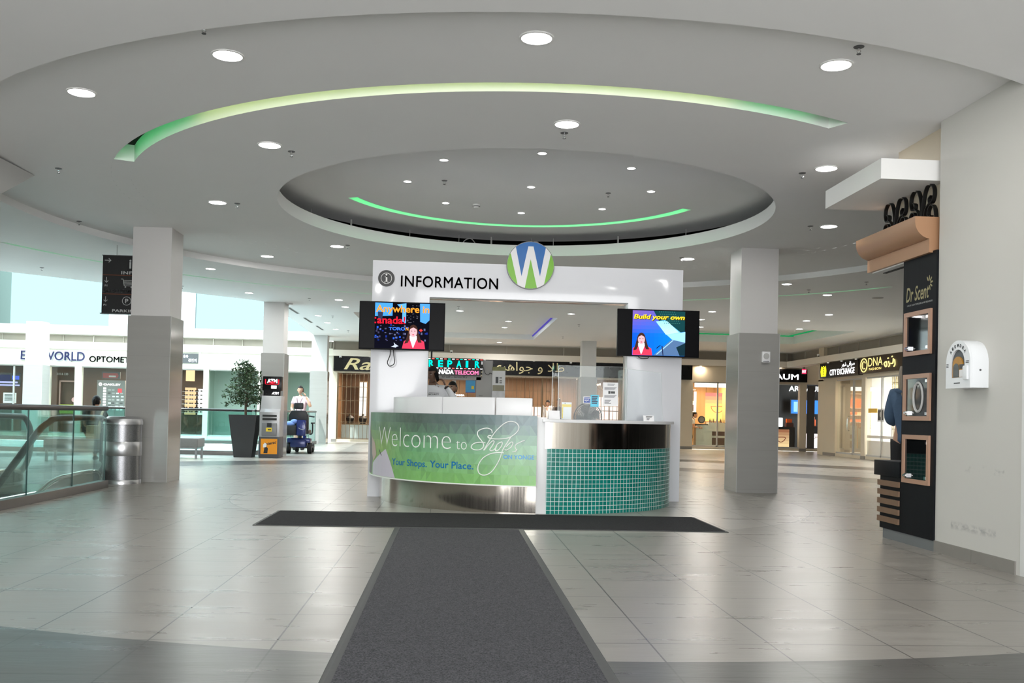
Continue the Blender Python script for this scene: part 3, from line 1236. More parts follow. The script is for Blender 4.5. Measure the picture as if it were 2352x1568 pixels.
wpoly(b, [(196.0, 0.47), (210.2, 0.672), (216.2, 0.328), (196.0, 0.328)], 0.0015)
b.colour = srgb(92, 84, 78)
wpoly(b, [(181, 0.95), (190, 0.86), (196.5, 0.66), (196, 0.34), (181, 0.34)], 0.0012)
b.colour = srgb(196, 160, 142)
wpoly(b, [(193, 0.80), (199, 0.72), (201, 0.58), (197, 0.50), (194, 0.60)], 0.002)
b.colour = srgb(60, 55, 60)
wpoly(b, [(203.3, 0.645), (204.0, 0.645), (206.4, 0.58), (205.9, 0.575)], 0.0022)
b.build('bag_picture', wr_o, fix=False)
WLET = mat('white_print', (0.86, 0.88, 0.85), 0.35, noise=0.02)
BLET = mat('blue_print', srgb(18, 112, 172), 0.35, noise=0.03)
BLET2 = mat('sky_blue_print', srgb(60, 150, 222), 0.35, noise=0.03)
b = MB()
wf = lambda u, v, w: wrap(u, v, 0.003 + w)
letter(b, 'Welcome', WLET, 203.5, 240.9, 0.703, 0.925, wf, bold=-0.022)
letter(b, 'to', WLET, 242.8, 246.5, 0.705, 0.80, wf, bold=-0.02)
letter(b, 'Your Shops.', BLET, 214.2, 231.8, 0.460, 0.562, wf, bold=0.012)
letter(b, 'Your Place.', BLET, 233.0, 248.9, 0.485, 0.565, wf, bold=0.014)
letter(b, 'ON YONGE', BLET2, 258.5, 268.2, 0.615, 0.662, wf, bold=0.016)
b.build('welcome_lettering', wr_o, fix=False)
SCR = [
    [(254.76, 0.895), (254.58, 0.93), (253.32, 0.949), (251.73, 0.942), (250.36, 0.919), (249.96, 0.891), (250.29, 0.856), (251.36, 0.81), (252.08, 0.771), (251.87, 0.732), (250.74, 0.707), (249.11, 0.706), (248.11, 0.724), (248.25, 0.756), (249.29, 0.78), (250.91, 0.79), (252.64, 0.788)],
    [(252.12, 0.703), (253.65, 0.797), (255.18, 0.884), (256.7, 0.948), (258.67, 1.008), (260.42, 1.031), (262.19, 1.019), (263.14, 0.977), (262.9, 0.93), (261.62, 0.882), (259.66, 0.845), (257.22, 0.834), (254.53, 0.835), (253.44, 0.851), (253.72, 0.867), (254.51, 0.868)],
    [(252.35, 0.705), (253.67, 0.765), (255.0, 0.81), (255.46, 0.798), (254.81, 0.751), (254.16, 0.719), (254.4, 0.702), (255.29, 0.708), (256.38, 0.752)],
    [(257.47, 0.796), (256.59, 0.776), (255.99, 0.736), (256.01, 0.704), (256.75, 0.706), (257.62, 0.742), (258.04, 0.777), (257.91, 0.801), (257.36, 0.792)],
    [(260.75, 0.858), (259.47, 0.787), (258.2, 0.707), (257.37, 0.613), (256.09, 0.526), (254.56, 0.458), (252.76, 0.428), (251.15, 0.438), (250.43, 0.48), (250.62, 0.543), (251.95, 0.615), (254.2, 0.664), (256.43, 0.681), (258.66, 0.681)],
    [(258.85, 0.72), (259.52, 0.713), (260.82, 0.745), (261.41, 0.788), (261.01, 0.804), (260.14, 0.779), (259.28, 0.747)],
    [(265.16, 0.824), (264.29, 0.814), (263.43, 0.798), (262.56, 0.782), (262.13, 0.758), (262.37, 0.727), (262.71, 0.716), (262.17, 0.7), (261.3, 0.693)]]
b = MB()
for s_ in SCR:
    stroke(b, WLET, s_, 0.0062, lambda u, v, w: wrap(u, v, 0.002), k=6, taper=False)
b.build('shops_script', wr_o, fix=False)
b = MB(WLET)
b.arcwall(D2, 2.0, 2.038, A0, A1, 0.312, 0.325, 60)
b.build('wrap_lip', wr_o)

# ---------------------------------------------------------------- televisions
SCR_M = screen_material('television_picture', 0.85)
BEZ = mat('television_bezel', (0.005, 0.005, 0.006), 0.35, spec=0.06, noise=0.1)
SCRBLK = mat('switched_off_glass', (0.004, 0.004, 0.005), 0.3, spec=0.06, noise=0.1)


def television(x0, x1, label):
    z0, z1 = 1.908, 2.528
    t = thing('wall_television', label, 'television', ((x0 + x1) / 2, 12.42, z0), 'televisions on the desk portal')
    b = MB(BEZ)
    b.box(x0, x1, 12.40, 12.445, z0, z1)
    b.build('bezel', t, bevel=0.004)
    b = MB(SCRBLK)
    b.quad(*[(x, 12.3985, z) for x, z in rect(x0 + 0.012, x1 - 0.012, z0 + 0.016, z1 - 0.012)])
    b.build('screen_glass', t, fix=False)
    b = MB(BLACKM)
    b.box((x0 + x1) / 2 - 0.2, (x0 + x1) / 2 + 0.2, 12.445, 12.6, z0 + 0.18, z1 - 0.18)
    b.build('wall_bracket', t)
    return t


class Pic:
    def __init__(s, x0, x1, z0, z1, y):
        s.r = (x0, x1, z0, z1, y)
        s.b = MB(SCR_M)
        s.k = 0

    def fn(s, u, v, w=0):
        x0, x1, z0, z1, y = s.r
        return (x0 + (x1 - x0) * min(1, max(0, u)), y - s.k * 0.0004, z0 + (z1 - z0) * min(1, max(0, v)))

    def poly(s, col, pts):
        s.k += 1
        s.b.colour = col
        s.b.quad(*[s.fn(*p) for p in pts])

    def ell(s, col, cx, cy, rx, ry, n=20):
        s.poly(col, [(cx + rx * cos(2 * pi * i / n), cy + ry * sin(2 * pi * i / n)) for i in range(n)])

    def text(s, t, col, u0, u1, v0, v1, bold=0.02, shear=0.0):
        s.k += 1
        s.b.colour = col
        letter(s.b, t, SCR_M, u0, u1, v0, v1, lambda u, v, w: s.fn(u, v), bold, shear)

    def grad(s, fcol, n=12):
        s.k += 1
        for i in range(n):
            for j in range(n):
                s.b.colour = fcol((i + 0.5) / n, (j + 0.5) / n)
                s.b.quad(*[s.fn(u, v) for u, v in rect(i / n, (i + 1) / n, j / n, (j + 1) / n)])

    def presenter(s, cx, k=1.0):
        H, F, Rr = srgb(62, 40, 34), srgb(224, 170, 176), srgb(222, 58, 86)
        s.ell(H, cx, 0.335 * k, 0.085 * k, 0.165 * k)
        s.poly(H, [(cx - 0.13 * k, 0.15 * k), (cx - 0.085 * k, 0.36 * k), (cx + 0.085 * k, 0.36 * k), (cx + 0.14 * k, 0.15 * k)])
        s.poly(Rr, [(cx - 0.19 * k, 0), (cx - 0.16 * k, 0.15 * k), (cx - 0.06 * k, 0.23 * k), (cx + 0.07 * k, 0.23 * k), (cx + 0.19 * k, 0.15 * k), (cx + 0.21 * k, 0)])
        s.poly(srgb(225, 225, 235), [(cx - 0.06 * k, 0.27 * k), (cx + 0.06 * k, 0.27 * k), (cx + 0.065 * k, 0.21 * k), (cx + 0.005, 0.02), (cx - 0.005, 0.02), (cx - 0.06 * k, 0.21 * k)])
        s.poly(H, [(cx - 0.15 * k, 0.10 * k), (cx - 0.075 * k, 0.36 * k), (cx - 0.06 * k, 0.2 * k), (cx - 0.09 * k, 0.12 * k)])
        s.poly(H, [(cx + 0.15 * k, 0.13 * k), (cx + 0.09 * k, 0.13 * k), (cx + 0.065 * k, 0.2 * k), (cx + 0.075 * k, 0.36 * k)])
        s.ell(F, cx, 0.345 * k, 0.066 * k, 0.105 * k)
        s.poly(H, [(cx - 0.068 * k, 0.40 * k), (cx - 0.05 * k, 0.455 * k), (cx, 0.475 * k), (cx + 0.05 * k, 0.455 * k), (cx + 0.068 * k, 0.40 * k), (cx, 0.44 * k)])
        for e in (-0.028, 0.028):
            s.ell(srgb(50, 35, 45), cx + e * k, 0.365 * k, 0.012 * k, 0.009 * k, 8)
        s.ell(srgb(190, 50, 80), cx, 0.29 * k, 0.02 * k, 0.011 * k, 8)


tv = television(-1.20, -0.10, 'television on the left pillar of the desk showing Anywhere in Canada')
p = Pic(-1.0, -0.30, 1.925, 2.512, 12.3975)
p.grad(lambda u, v: lerp3(srgb(14, 14, 26), srgb(8, 8, 14), v))
sky = lambda x0, x1, y0: p.poly(srgb(70, 150, 235), [(x0, y0), (x1, y0 + 0.02), (x1, 1), (x0, 1)])
sky(0.0, 0.32, 0.70)
p.poly(srgb(90, 165, 240), [(0.40, 0.97), (0.57, 1.0), (0.57, 0.56), (0.50, 0.60), (0.50, 0.86)])
p.poly(srgb(75, 150, 235), [(0.83, 0.60), (0.93, 0.56), (1, 0.64), (1, 1), (0.82, 1)])
p.poly(srgb(45, 50, 75), [(0.06, 0.62), (0.13, 0.62), (0.15, 0.80), (0.05, 0.80)])
for k in range(60):
    u, v = rng.uniform(0.0, 0.97), rng.uniform(0.16, 0.50)
    p.poly(rng.choice([srgb(40, 90, 215), srgb(60, 60, 90), srgb(90, 95, 130), srgb(25, 45, 130)]), rect(u, u + 0.03, v, v + rng.uniform(0.01, 0.05)))
for k in range(26):
    u, v = rng.uniform(0.58, 0.80), rng.uniform(0.55, 0.95)
    p.poly(srgb(105, 105, 120), rect(u, u + 0.02, v, v + 0.008))
p.text('Anywhere in', srgb(248, 150, 45), 0.02, 0.995, 0.74, 0.945)
p.text('anada!', srgb(225, 28, 48), 0.045, 0.56, 0.535, 0.70)
p.poly(srgb(225, 28, 48), rect(0.0, 0.028, 0.54, 0.57))
p.poly(srgb(225, 28, 48), rect(0.0, 0.028, 0.64, 0.67))
p.text('TORO', srgb(60, 120, 250), 0.26, 0.56, 0.395, 0.465, bold=0.03)
p.text('N', srgb(245, 160, 60), 0.57, 0.62, 0.395, 0.465, bold=0.03)
p.poly(srgb(235, 60, 60), rect(0.82, 0.88, 0.395, 0.42))
p.poly(srgb(235, 60, 60), rect(0.84, 0.86, 0.375, 0.44))
for k, c_ in enumerate((srgb(200, 210, 230), srgb(180, 190, 210))):
    p.poly(c_, [(0.31, 0.03), (0.40, 0.02 + 0.01 * k), (0.42 + 0.03 * k, 0.05), (0.36 + 0.02 * k, 0.13 - 0.03 * k), (0.37, 0.07)])
p.presenter(0.71, 1.06)
p.b.build('picture', tv, fix=False, smooth=0)

tv2 = television(2.15, 3.24, 'television on the right pillar of the desk showing Build your own')
p = Pic(2.35, 3.045, 1.925, 2.512, 12.3975)
p.grad(lambda u, v: lerp3(lerp3(srgb(15, 85, 215), srgb(10, 130, 240), u), lerp3(srgb(125, 95, 170), srgb(40, 80, 190), u), max(0, (v - 0.45) / 0.55)))
p.poly(srgb(20, 62, 66), [(0.40, 1), (1, 1), (1, 0.55), (0.64, 0.47)])
p.poly(srgb(110, 190, 235), [(0.44, 0.76), (0.64, 0.47), (0.92, 0.53), (0.62, 0.80)])
for k in range(14):
    t_ = k / 13
    p.poly(srgb(200, 235, 240), [(0.45 + 0.2 * t_, 0.77 + 0.01 * t_), (0.455 + 0.2 * t_, 0.77 + 0.01 * t_), (0.655 + 0.23 * t_, 0.475 + 0.05 * t_), (0.64 + 0.23 * t_, 0.475 + 0.05 * t_)])
for k in range(9):
    for q in range(6):
        p.poly(srgb(60, 120, 110), rect(0.5 + 0.035 * k + 0.02 * q, 0.515 + 0.035 * k + 0.02 * q, 0.97 - 0.05 * q, 0.985 - 0.05 * q))
p.poly(srgb(150, 205, 245), [(0.64, 0.47), (1, 0.54), (1, 0.30), (0.75, 0.36)])
p.poly(srgb(80, 110, 150), [(0.40, 0.0), (0.74, 0.36), (1, 0.30), (1, 0.0)])
p.poly(srgb(20, 45, 55), [(0.83, 0.19), (1, 0.29), (1, 0.0), (0.90, 0.0)])
p.poly(srgb(150, 195, 225), [(0.44, 0.02), (0.76, 0.35), (0.78, 0.345), (0.47, 0.02)])
p.poly(srgb(30, 35, 70), [(0.55, 0.22), (0.57, 0.22), (0.59, 0.0), (0.575, 0.0)])
p.poly(srgb(10, 20, 50), [(0.45, 0.165), (0.53, 0.24), (0.53, 0.22), (0.46, 0.15)])
p.text('Build your own', srgb(60, 40, 0), 0.022, 0.995, 0.765, 0.90, 0.045, 0.2)
p.text('Build your own', srgb(252, 205, 50), 0.012, 0.985, 0.775, 0.91, 0.03, 0.2)
p.presenter(0.165, 1.0)
p.b.build('picture', tv2, fix=False, smooth=0)
cable = MB(BLACKM)
cable.tube(smooth_path([(-0.80, 12.5, 1.93), (-0.80, 12.47, 1.84), (-0.83, 12.46, 1.75), (-0.80, 12.46, 1.70), (-0.74, 12.46, 1.74), (-0.75, 12.47, 1.84), (-0.76, 12.5, 1.93)]), 0.006, 6)
tag(cable.build('power_cable'), 'black looped cable hanging under the television on the left pillar', 'cable')
cable = MB(BLACKM)
cable.tube(smooth_path([(2.45, 12.5, 1.93), (2.46, 12.46, 1.895), (2.52, 12.46, 1.885), (2.58, 12.46, 1.895), (2.59, 12.5, 1.93)]), 0.005, 6)
tag(cable.build('power_cable'), 'short black cable loop under the television on the right pillar', 'cable')

# ---------------------------------------------------------------- things on the desk
WT = 1.067


def sheet(name, label, cat, x0, x1, z0, z1, y, m, marks=(), thick=0.0015, lean=0.0, parent=None):
    """a printed sheet standing or stuck upright; marks: (kind, ...) in unit coordinates"""
    fn = lambda u, v, w: (x0 + (x1 - x0) * u, y - w + lean * v, z0 + (z1 - z0) * v)
    b = MB(m)
    b.box(0, 1, 0, 1, 0, 1, fn=lambda a, q, c_: fn(a, c_, -thick * q))
    for mk in marks:
        if mk[0] == 'bar':
            b.use(mk[1])
            b.quad(*[fn(u, v, 0.0012) for u, v in rect(*mk[2:6])])
        else:
            letter(b, mk[2], mk[1], mk[3], mk[4], mk[5], mk[6], lambda u, v, w: fn(u, v, 0.0014), bold=0.01)
    return tag(b.build(name, parent, fix=False, smooth=0), label, cat)


PAPER = mat('white_paper', (0.82, 0.82, 0.83), 0.7, noise=0.01)
CYANP = mat('cyan_paper', srgb(110, 205, 232), 0.7, noise=0.02)
BLUEP = mat('blue_sticker', srgb(35, 75, 160), 0.4, noise=0.02)
YELP = mat('yellow_print', srgb(236, 205, 50), 0.5, noise=0.02)
INKG = mat('grey_ink', (0.25, 0.25, 0.27), 0.6)
tx = lambda n, v0, v1, u0=0.1, u1=0.9, m=INKG: [('bar', m, u0 + 0.0 * i, u1 - 0.07 * (i % 3), v1 - (v1 - v0) * (i + 0.6) / n, v1 - (v1 - v0) * i / n) for i in range(n)]

ac = thing('acrylic_screen', 'clear acrylic screen with notices stuck on it, on the desk worktop', 'screen', (1.65, 11.2, WT), 'clear screens on the desk')
b = MB(ACRYL)
b.box(1.26, 2.06, 11.197, 11.203, WT, 1.70)
b.build('front_panel', ac)
b = MB(ACRYL)
b.add([(1.26, 11.2, WT), (1.26, 11.2, 1.715), (1.245, 11.75, 1.715), (1.245, 11.75, WT), (1.254, 11.2, WT), (1.254, 11.2, 1.715), (1.239, 11.75, 1.715), (1.239, 11.75, WT)],
      [(0, 1, 2, 3), (4, 7, 6, 5), (0, 4, 5, 1), (1, 5, 6, 2), (2, 6, 7, 3), (3, 7, 4, 0)])
b.build('side_panel', ac)
EDGE = mat('polished_acrylic_edge', (0.62, 0.66, 0.66), 0.2, noise=0.03)
b = MB(EDGE)
for x in (1.257, 2.06):
    b.box(x - 0.003, x + 0.003, 11.196, 11.204, WT, 1.70)
b.box(1.26, 2.06, 11.197, 11.203, 1.697, 1.70)
b.box(1.239, 1.245, 11.74, 11.75, WT, 1.715)
b.build('polished_edge', ac)
ac2 = thing('acrylic_screen', 'clear trapezoid acrylic screen before the right white pillar of the desk', 'screen', (2.3, 11.62, WT), 'clear screens on the desk')
FROST = pane('hazy_acrylic', (0.84, 0.85, 0.86), 0.06, 0.25, 0.2)
tz = [(2.15, WT), (2.60, WT), (2.57, 1.66), (2.16, 1.70)]
b = MB(FROST)
b.prism(tz, lambda u, v, w: (u, w, v), 11.62, 11.626)
b.build('front_panel', ac2)
b = MB(EDGE)
for p0, p1 in zip(tz, tz[1:] + tz[:1]):
    b.tube([(p0[0], 11.623, p0[1]), (p1[0], 11.623, p1[1])], 0.003, 6)
b.build('polished_edge', ac2)
b = MB(FROST)
b.add([(2.15, 11.63, WT), (2.16, 11.63, 1.70), (2.12, 12.1, 1.70), (2.11, 12.1, WT)], [(0, 1, 2, 3)])
b.build('side_panel', ac2, fix=False)
sheet('paper_notice', 'white printed notice taped to the clear screen on the desk', 'notice', 1.785, 1.965, 1.235, 1.512, 11.194, PAPER,
      tx(2, 0.86, 0.95, 0.3, 0.8) + [('bar', INK, 0.36, 0.5, 0.52, 0.64), ('bar', INK, 0.52, 0.8, 0.53, 0.63)] + tx(3, 0.66, 0.8) + tx(3, 0.34, 0.46) + tx(4, 0.08, 0.26, 0.12, 0.55))
sheet('note_card', 'cyan handwritten note beside the white notice on the clear screen', 'note', 1.64, 1.74, 1.222, 1.362, 11.194, CYANP, tx(5, 0.2, 0.9, 0.15, 0.85, NAVY))
sheet('sticker', 'small blue and white sticker left of the cyan note on the clear screen', 'sticker', 1.555, 1.642, 1.258, 1.342, 11.194, PAPER,
      [('bar', BLUEP, 0.08, 0.92, 0.12, 0.72), ('text', PAPER, 'apl.', 0.15, 0.85, 0.25, 0.65), ('bar', BLUEP, 0.1, 0.9, 0.8, 0.9)])
sg = sheet('counter_sign', 'white counter sign with a yellow band standing at the left of the worktop', 'sign', 1.33, 1.45, WT, 1.272, 11.45, PAPER,
           [('bar', YELP, 0.02, 0.98, 0.72, 0.88), ('bar', YELP, 0.02, 0.16, 0.05, 0.7), ('bar', INKG, 0.3, 0.4, 0.9, 0.95)])
tent = MB(PAPER)
tent.prism([(10.98, WT), (11.04, 1.165), (11.05, 1.165), (11.12, WT)], lambda u, v, w: (w, u, v), 1.13, 1.26)
tt = tag(tent.build('tent_card'), 'small white folded tent card at the left end of the worktop', 'card')
b = letter(MB(), 'A2', INK, 1.15, 1.24, 1.09, 1.14, lambda u, v, w: (u, 10.985 + (v - WT) * 0.6 - 0.003, v), bold=0.02)
b.build('print', tt, fix=False)
sheet('name_card', 'small white card with two lines of print at the foot of the trapezoid screen', 'card', 2.31, 2.44, WT, 1.135, 11.36, PAPER, tx(2, 0.6, 0.85, 0.25, 0.85, INK) + tx(2, 0.15, 0.45, 0.3, 0.6, INK), lean=0.03)
# black desk fan on the inner worktop
fan = thing('desk_fan', 'black round desk fan behind the worktop', 'fan', (1.72, 11.9, 0.735))
b = MB(BLACK)
b.lathe([(0, 0), (0.1, 0), (0.09, 0.02), (0.02, 0.03), (0.015, 0.2), (0, 0.2)], (1.72, 11.98, 0.735), 20)
b.build('base', fan)
b = MB(BLACK)
FC = (1.72, 11.93, 1.10)
for k in range(9):
    r = 0.02 + 0.019 * k
    b.tube([(FC[0] + r * cos(2 * pi * i / 28), FC[1] - 0.05 * (1 - (r / 0.18) ** 2), FC[2] + r * sin(2 * pi * i / 28)) for i in range(28)], 0.0035, 5, closed=True)
for k in range(36):
    a = 2 * pi * k / 36
    b.tube([(FC[0] + r * cos(a), FC[1] - 0.05 * (1 - (r / 0.18) ** 2), FC[2] + r * sin(a)) for r in (0.03, 0.1, 0.175)], 0.0026, 4)
b.tube([(FC[0] + 0.175 * cos(2 * pi * i / 36), FC[1], FC[2] + 0.175 * sin(2 * pi * i / 36)) for i in range(36)], 0.008, 8, closed=True)
b.build('guard', fan)
b = MB(DGREY)
b.ball((FC[0], FC[1] + 0.05, FC[2]), 0.05, 0.07, 0.05)
b.build('motor', fan)
b = MB(mat('smoked_blade', (0.03, 0.028, 0.025), 0.3))
for k in range(4):
    a = pi / 2 * k + 0.4
    pts = []
    for rr, da in ((0.03, -0.3), (0.15, -0.55), (0.16, 0.1), (0.12, 0.45), (0.03, 0.3)):
        pts.append((FC[0] + rr * cos(a + da), FC[1] + 0.01 + 0.02 * da, FC[2] + rr * sin(a + da)))
    b.quad(*pts)
b.build('blades', fan, fix=False)
# ================================================================== LEFT SIDE: guard rails, escalator, bin, planter, machines
def rail_run(name, label, pts, joints, zr=1.1, shoe_h=0.1, shoe_w=0.11, rail_r=0.032, glass=GLASSG, grp='glass guard rails'):
    """glass balustrade: base shoe, one pane per bay, handrail"""
    t = thing(name, label, 'guard rail', (pts[0][0], pts[0][1], 0), grp)
    P = [Vector((*p, 0)) for p in pts]
    for a, q, jj in zip(P[:-1], P[1:], joints):
        d = (q - a).normalized()
        nrm = Vector((-d.y, d.x, 0))
        b = MB(SHOE)
        h = nrm * shoe_w / 2
        b.add([a - h, q - h, q + h, a + h] + [v + Vector((0, 0, shoe_h)) for v in (a - h, q - h, q + h, a + h)],
              [(0, 3, 2, 1), (4, 5, 6, 7), (0, 1, 5, 4), (1, 2, 6, 5), (2, 3, 7, 6), (3, 0, 4, 7)])
        b.build('base_shoe', t, bevel=0.004)
        L = (q - a).length
        xs = [0.0] + jj + [L]
        for s0, s1 in zip(xs[:-1], xs[1:]):
            b = MB(glass)
            u0, u1 = a + d * (s0 + 0.006), a + d * (s1 - 0.006)
            g_ = nrm * 0.006
            z0, z1 = shoe_h, zr - 0.045
            b.add([u0 - g_, u1 - g_, u1 + g_, u0 + g_] + [], [])
            vs = [u0 - g_, u1 - g_, u1 + g_, u0 + g_]
            b.v = []
            b.f, b.fm, b.fc = [], [], []
            b.add([v + Vector((0, 0, z0)) for v in vs] + [v + Vector((0, 0, z1)) for v in vs], [(0, 1, 5, 4), (2, 3, 7, 6)])
            b.use(GEDGE)
            b.add([v + Vector((0, 0, z0)) for v in vs] + [v + Vector((0, 0, z1)) for v in vs], [(1, 2, 6, 5), (3, 0, 4, 7)])
            b.build('glass_panel', t, fix=False, smooth=0)
        b = MB(BRONZE)
        b.tube([a + Vector((0, 0, zr - 0.032)), q + Vector((0, 0, zr - 0.032))], rail_r, 14)
        b.build('handrail', t)
    return t


GEDGE = mat('dark_green_glass_edge', (0.01, 0.05, 0.045), 0.2, noise=0.1)
rail_run('glass_guard_rail', 'nearest glass guard rail with bronze handrail beside the escalator', [(-4.65, 6.0), (-4.65, 13.3)],
         [[1.07, 2.35, 3.63, 4.9, 6.18]])
rail_run('glass_guard_rail', 'long glass guard rail in front of the atrium behind the planter', [(-16.5, 23.2), (-4.72, 23.2)], [[1.5 * k for k in range(1, 8)]])
rail_run('glass_guard_rail', 'short glass guard rail at the side of the atrium behind the man in pink', [(-4.72, 23.6), (-4.5, 32.4)], [[1.5 * k for k in range(1, 6)]])
rail_run('glass_guard_rail', 'far glass guard rail along the opticians side of the atrium', [(-16.5, 30.7), (-4.75, 30.7)], [[1.5 * k for k in range(1, 8)]])

# escalator going down towards the entrance ---------------------------------
esc = thing('escalator', 'escalator with dark handrails and steel sides going down behind the near glass rail', 'escalator', (-5.5, 13.0, 0))
HPATH = [(14.05, 0.12), (14.28, 0.25), (14.40, 0.5), (14.36, 0.75), (14.18, 0.90), (13.9, 0.93), (12.6, 0.93), (12.3, 0.88), (12.0, 0.77), (11.4, 0.42), (10.5, -0.1), (8.0, -1.55), (4.0, -3.85)]
SPATH = [(14.12, 0.02), (13.95, 0.17), (13.0, 0.17), (12.6, 0.15), (12.2, 0.06), (11.7, -0.15), (10.5, -0.85), (8.0, -2.3), (4.0, -4.6)]
hp = smooth_path([(y, z, 0) for y, z in HPATH], 5)
sp = smooth_path([(y, z, 0) for y, z in SPATH], 5)
HRUB = mat('black_handrail_rubber', (0.012, 0.011, 0.011), 0.3, noise=0.1)
for x in (-5.0, -6.1):
    b = MB(HRUB)
    b.tube([(x, p.x, p.y) for p in hp], 0.042, 10)
    b.build('handrail', esc)
    b = MB(STEEL)
    b.tube([(x, p.x, p.y) for p in sp], 0.035, 10)
    b.build('skirt_trim', esc)
    b = MB(SHOE)
    vs, fs = [], []
    for i, p in enumerate(sp):
        vs += [(x, p.x, p.y), (x, p.x, p.y - 0.9 if p.x < 12.9 else max(0.0, p.y - 0.9))]
    for i in range(len(sp) - 1):
        fs.append((2 * i, 2 * i + 1, 2 * i + 3, 2 * i + 2))
    b.add(vs, fs)
    b.build('side_cladding', esc, fix=False)
    b = MB(GLASSG)
    vs = []
    for i in range(40):
        t_ = i / 39
        a, q = hp[int(t_ * (len(hp) - 1))], sp[int(t_ * (len(sp) - 1))]
        vs += [(x, a.x, a.y), (x, q.x, q.y)]
    b.add(vs, [(2 * i, 2 * i + 1, 2 * i + 3, 2 * i + 2) for i in range(39)])
    b.build('glass_side', esc, fix=False)
b = MB(mat('grooved_step_metal', (0.16, 0.16, 0.165), 0.4, 0.7, noise=0.1))
for k in range(17):
    y, z = 12.3 - 0.4 * k, -0.05 - 0.232 * max(0, k - 1)
    b.box(-6.05, -5.05, y - 0.4, y, z - 0.25, z)
b.build('steps', esc)
b = MB(STEEL)
b.box(-6.05, -5.05, 12.3, 13.6, -0.02, 0.006)
b.build('landing_plate', esc)

# litter bin -----------------------------------------------------------------
bx, by = -4.68, 14.07
PERF = G('perforated_steel')
o_ = PERF.xyz()
vor = PERF.node('ShaderNodeTexVoronoi')
vor.inputs['Scale'].default_value = 170
PERF.l.new(PERF.geo.outputs['Position'], vor.inputs['Vector'])
PERF.l.new(PERF.mix(PERF.math('LESS_THAN', vor.outputs['Distance'], 0.3), (0.28, 0.28, 0.29), (0.02, 0.02, 0.02)), PERF.b.inputs['Base Color'])
PERF.b.inputs['Metallic'].default_value = 0.85
PERF.b.inputs['Roughness'].default_value = 0.32
SATST = mat('satin_steel', (0.5, 0.5, 0.51), 0.3, 0.9, noise=0.05)
t = thing('litter_bin', 'round perforated steel litter bin against the left column', 'bin', (bx, by, 0))
b = MB(SATST)
b.lathe([(0.0, 0.0), (0.262, 0.0), (0.262, 0.05), (0.256, 0.06)], (bx, by, 0), 40)
b.build('base_ring', t)
b = MB(PERF.m)
b.lathe([(0.256, 0.06), (0.256, 0.40)], (bx, by, 0), 40)
b.lathe([(0.256, 0.60), (0.256, 0.84)], (bx, by, 0), 40)
b.build('perforated_side', t)
b = MB(SATST)
b.lathe([(0.258, 0.40), (0.261, 0.405), (0.261, 0.595), (0.258, 0.60)], (bx, by, 0), 40)
b.build('plain_band', t)
b = MB(SATST)
b.lathe([(0.256, 0.84), (0.266, 0.845), (0.266, 0.885), (0.255, 0.925), (0.20, 0.955), (0.13, 0.94), (0.12, 0.90)], (bx, by, 0), 40)
b.use(BLACKM)
b.lathe([(0.12, 0.90), (0, 0.90)], (bx, by, 0), 40)
b.build('dome_lid', t)

# hanging directory sign ---------------------------------------------------------
SIGNW = mat('white_sign_print', (0.55, 0.55, 0.55), 0.5, noise=0.02)
REDL = mat('copper_red_line', (0.25, 0.06, 0.02), 0.4)
hx0, hx1, hz0, hz1, hy = -5.53, -4.60, 2.555, 3.485, 15.5
t = thing('hanging_directory_sign', 'black hanging directory sign half hidden behind the left column', 'sign', ((hx0 + hx1) / 2, hy, hz0))
b = MB(BLACKM)
b.box(hx0, hx1, hy - 0.04, hy + 0.04, hz0 + 0.012, hz1 - 0.01)
b.build('board', t)
b = MB(DGREY)
b.box(hx0 - 0.02, hx1 + 0.02, hy - 0.05, hy + 0.05, hz0, hz0 + 0.012)
b.box(hx0 - 0.01, hx1 + 0.01, hy - 0.05, hy + 0.05, hz1 - 0.01, hz1)
b.build('end_rail', t)
b = MB(LGREY)
for x in (hx0 + 0.2, hx1 - 0.2):
    b.tube([(x, hy, hz1), (x, hy, ZR)], 0.006, 6)
b.build('hanger_rod', t)
fs_ = front(hy - 0.043)
b = MB()
letter(b, 'INFO', SIGNW, -5.24, -4.98, 3.185, 3.235, fs_, bold=0.02, space=1.1)
letter(b, 'SUPERMARKET', SIGNW, -5.505, -4.83, 2.895, 2.94, fs_, bold=0.02)
letter(b, 'PARKING', SIGNW, -5.365, -4.95, 2.585, 2.63, fs_, bold=0.02)
letter(b, 'P1', SIGNW, -5.49, -5.45, 2.985, 3.015, fs_, bold=0.02)
letter(b, 'P1', SIGNW, -5.50, -5.46, 2.68, 2.71, fs_, bold=0.02)
letter(b, 'P', SIGNW, -5.17, -5.12, 2.73, 2.80, fs_, bold=0.03)
letter(b, 'i', SIGNW, -5.12, -5.09, 3.28, 3.42, fs_, bold=0.03)


def arrow(mb, x, z, l, a, fn, m=SIGNW):
    mb.use(m)
    ca, sa = cos(a), sin(a)
    R2 = lambda u, v: fn(x + u * ca - v * sa, z + u * sa + v * ca, 0.001)
    w_ = l * 0.1
    mb.quad(R2(-l / 2, -w_ / 2), R2(l / 2, -w_ / 2), R2(l / 2, w_ / 2), R2(-l / 2, w_ / 2))
    for s in (-1, 1):
        mb.quad(R2(l / 2, 0), R2(l / 2 - l * 0.35, s * l * 0.35), R2(l / 2 - l * 0.42, s * l * 0.28), R2(l / 2 - l * 0.14, 0))


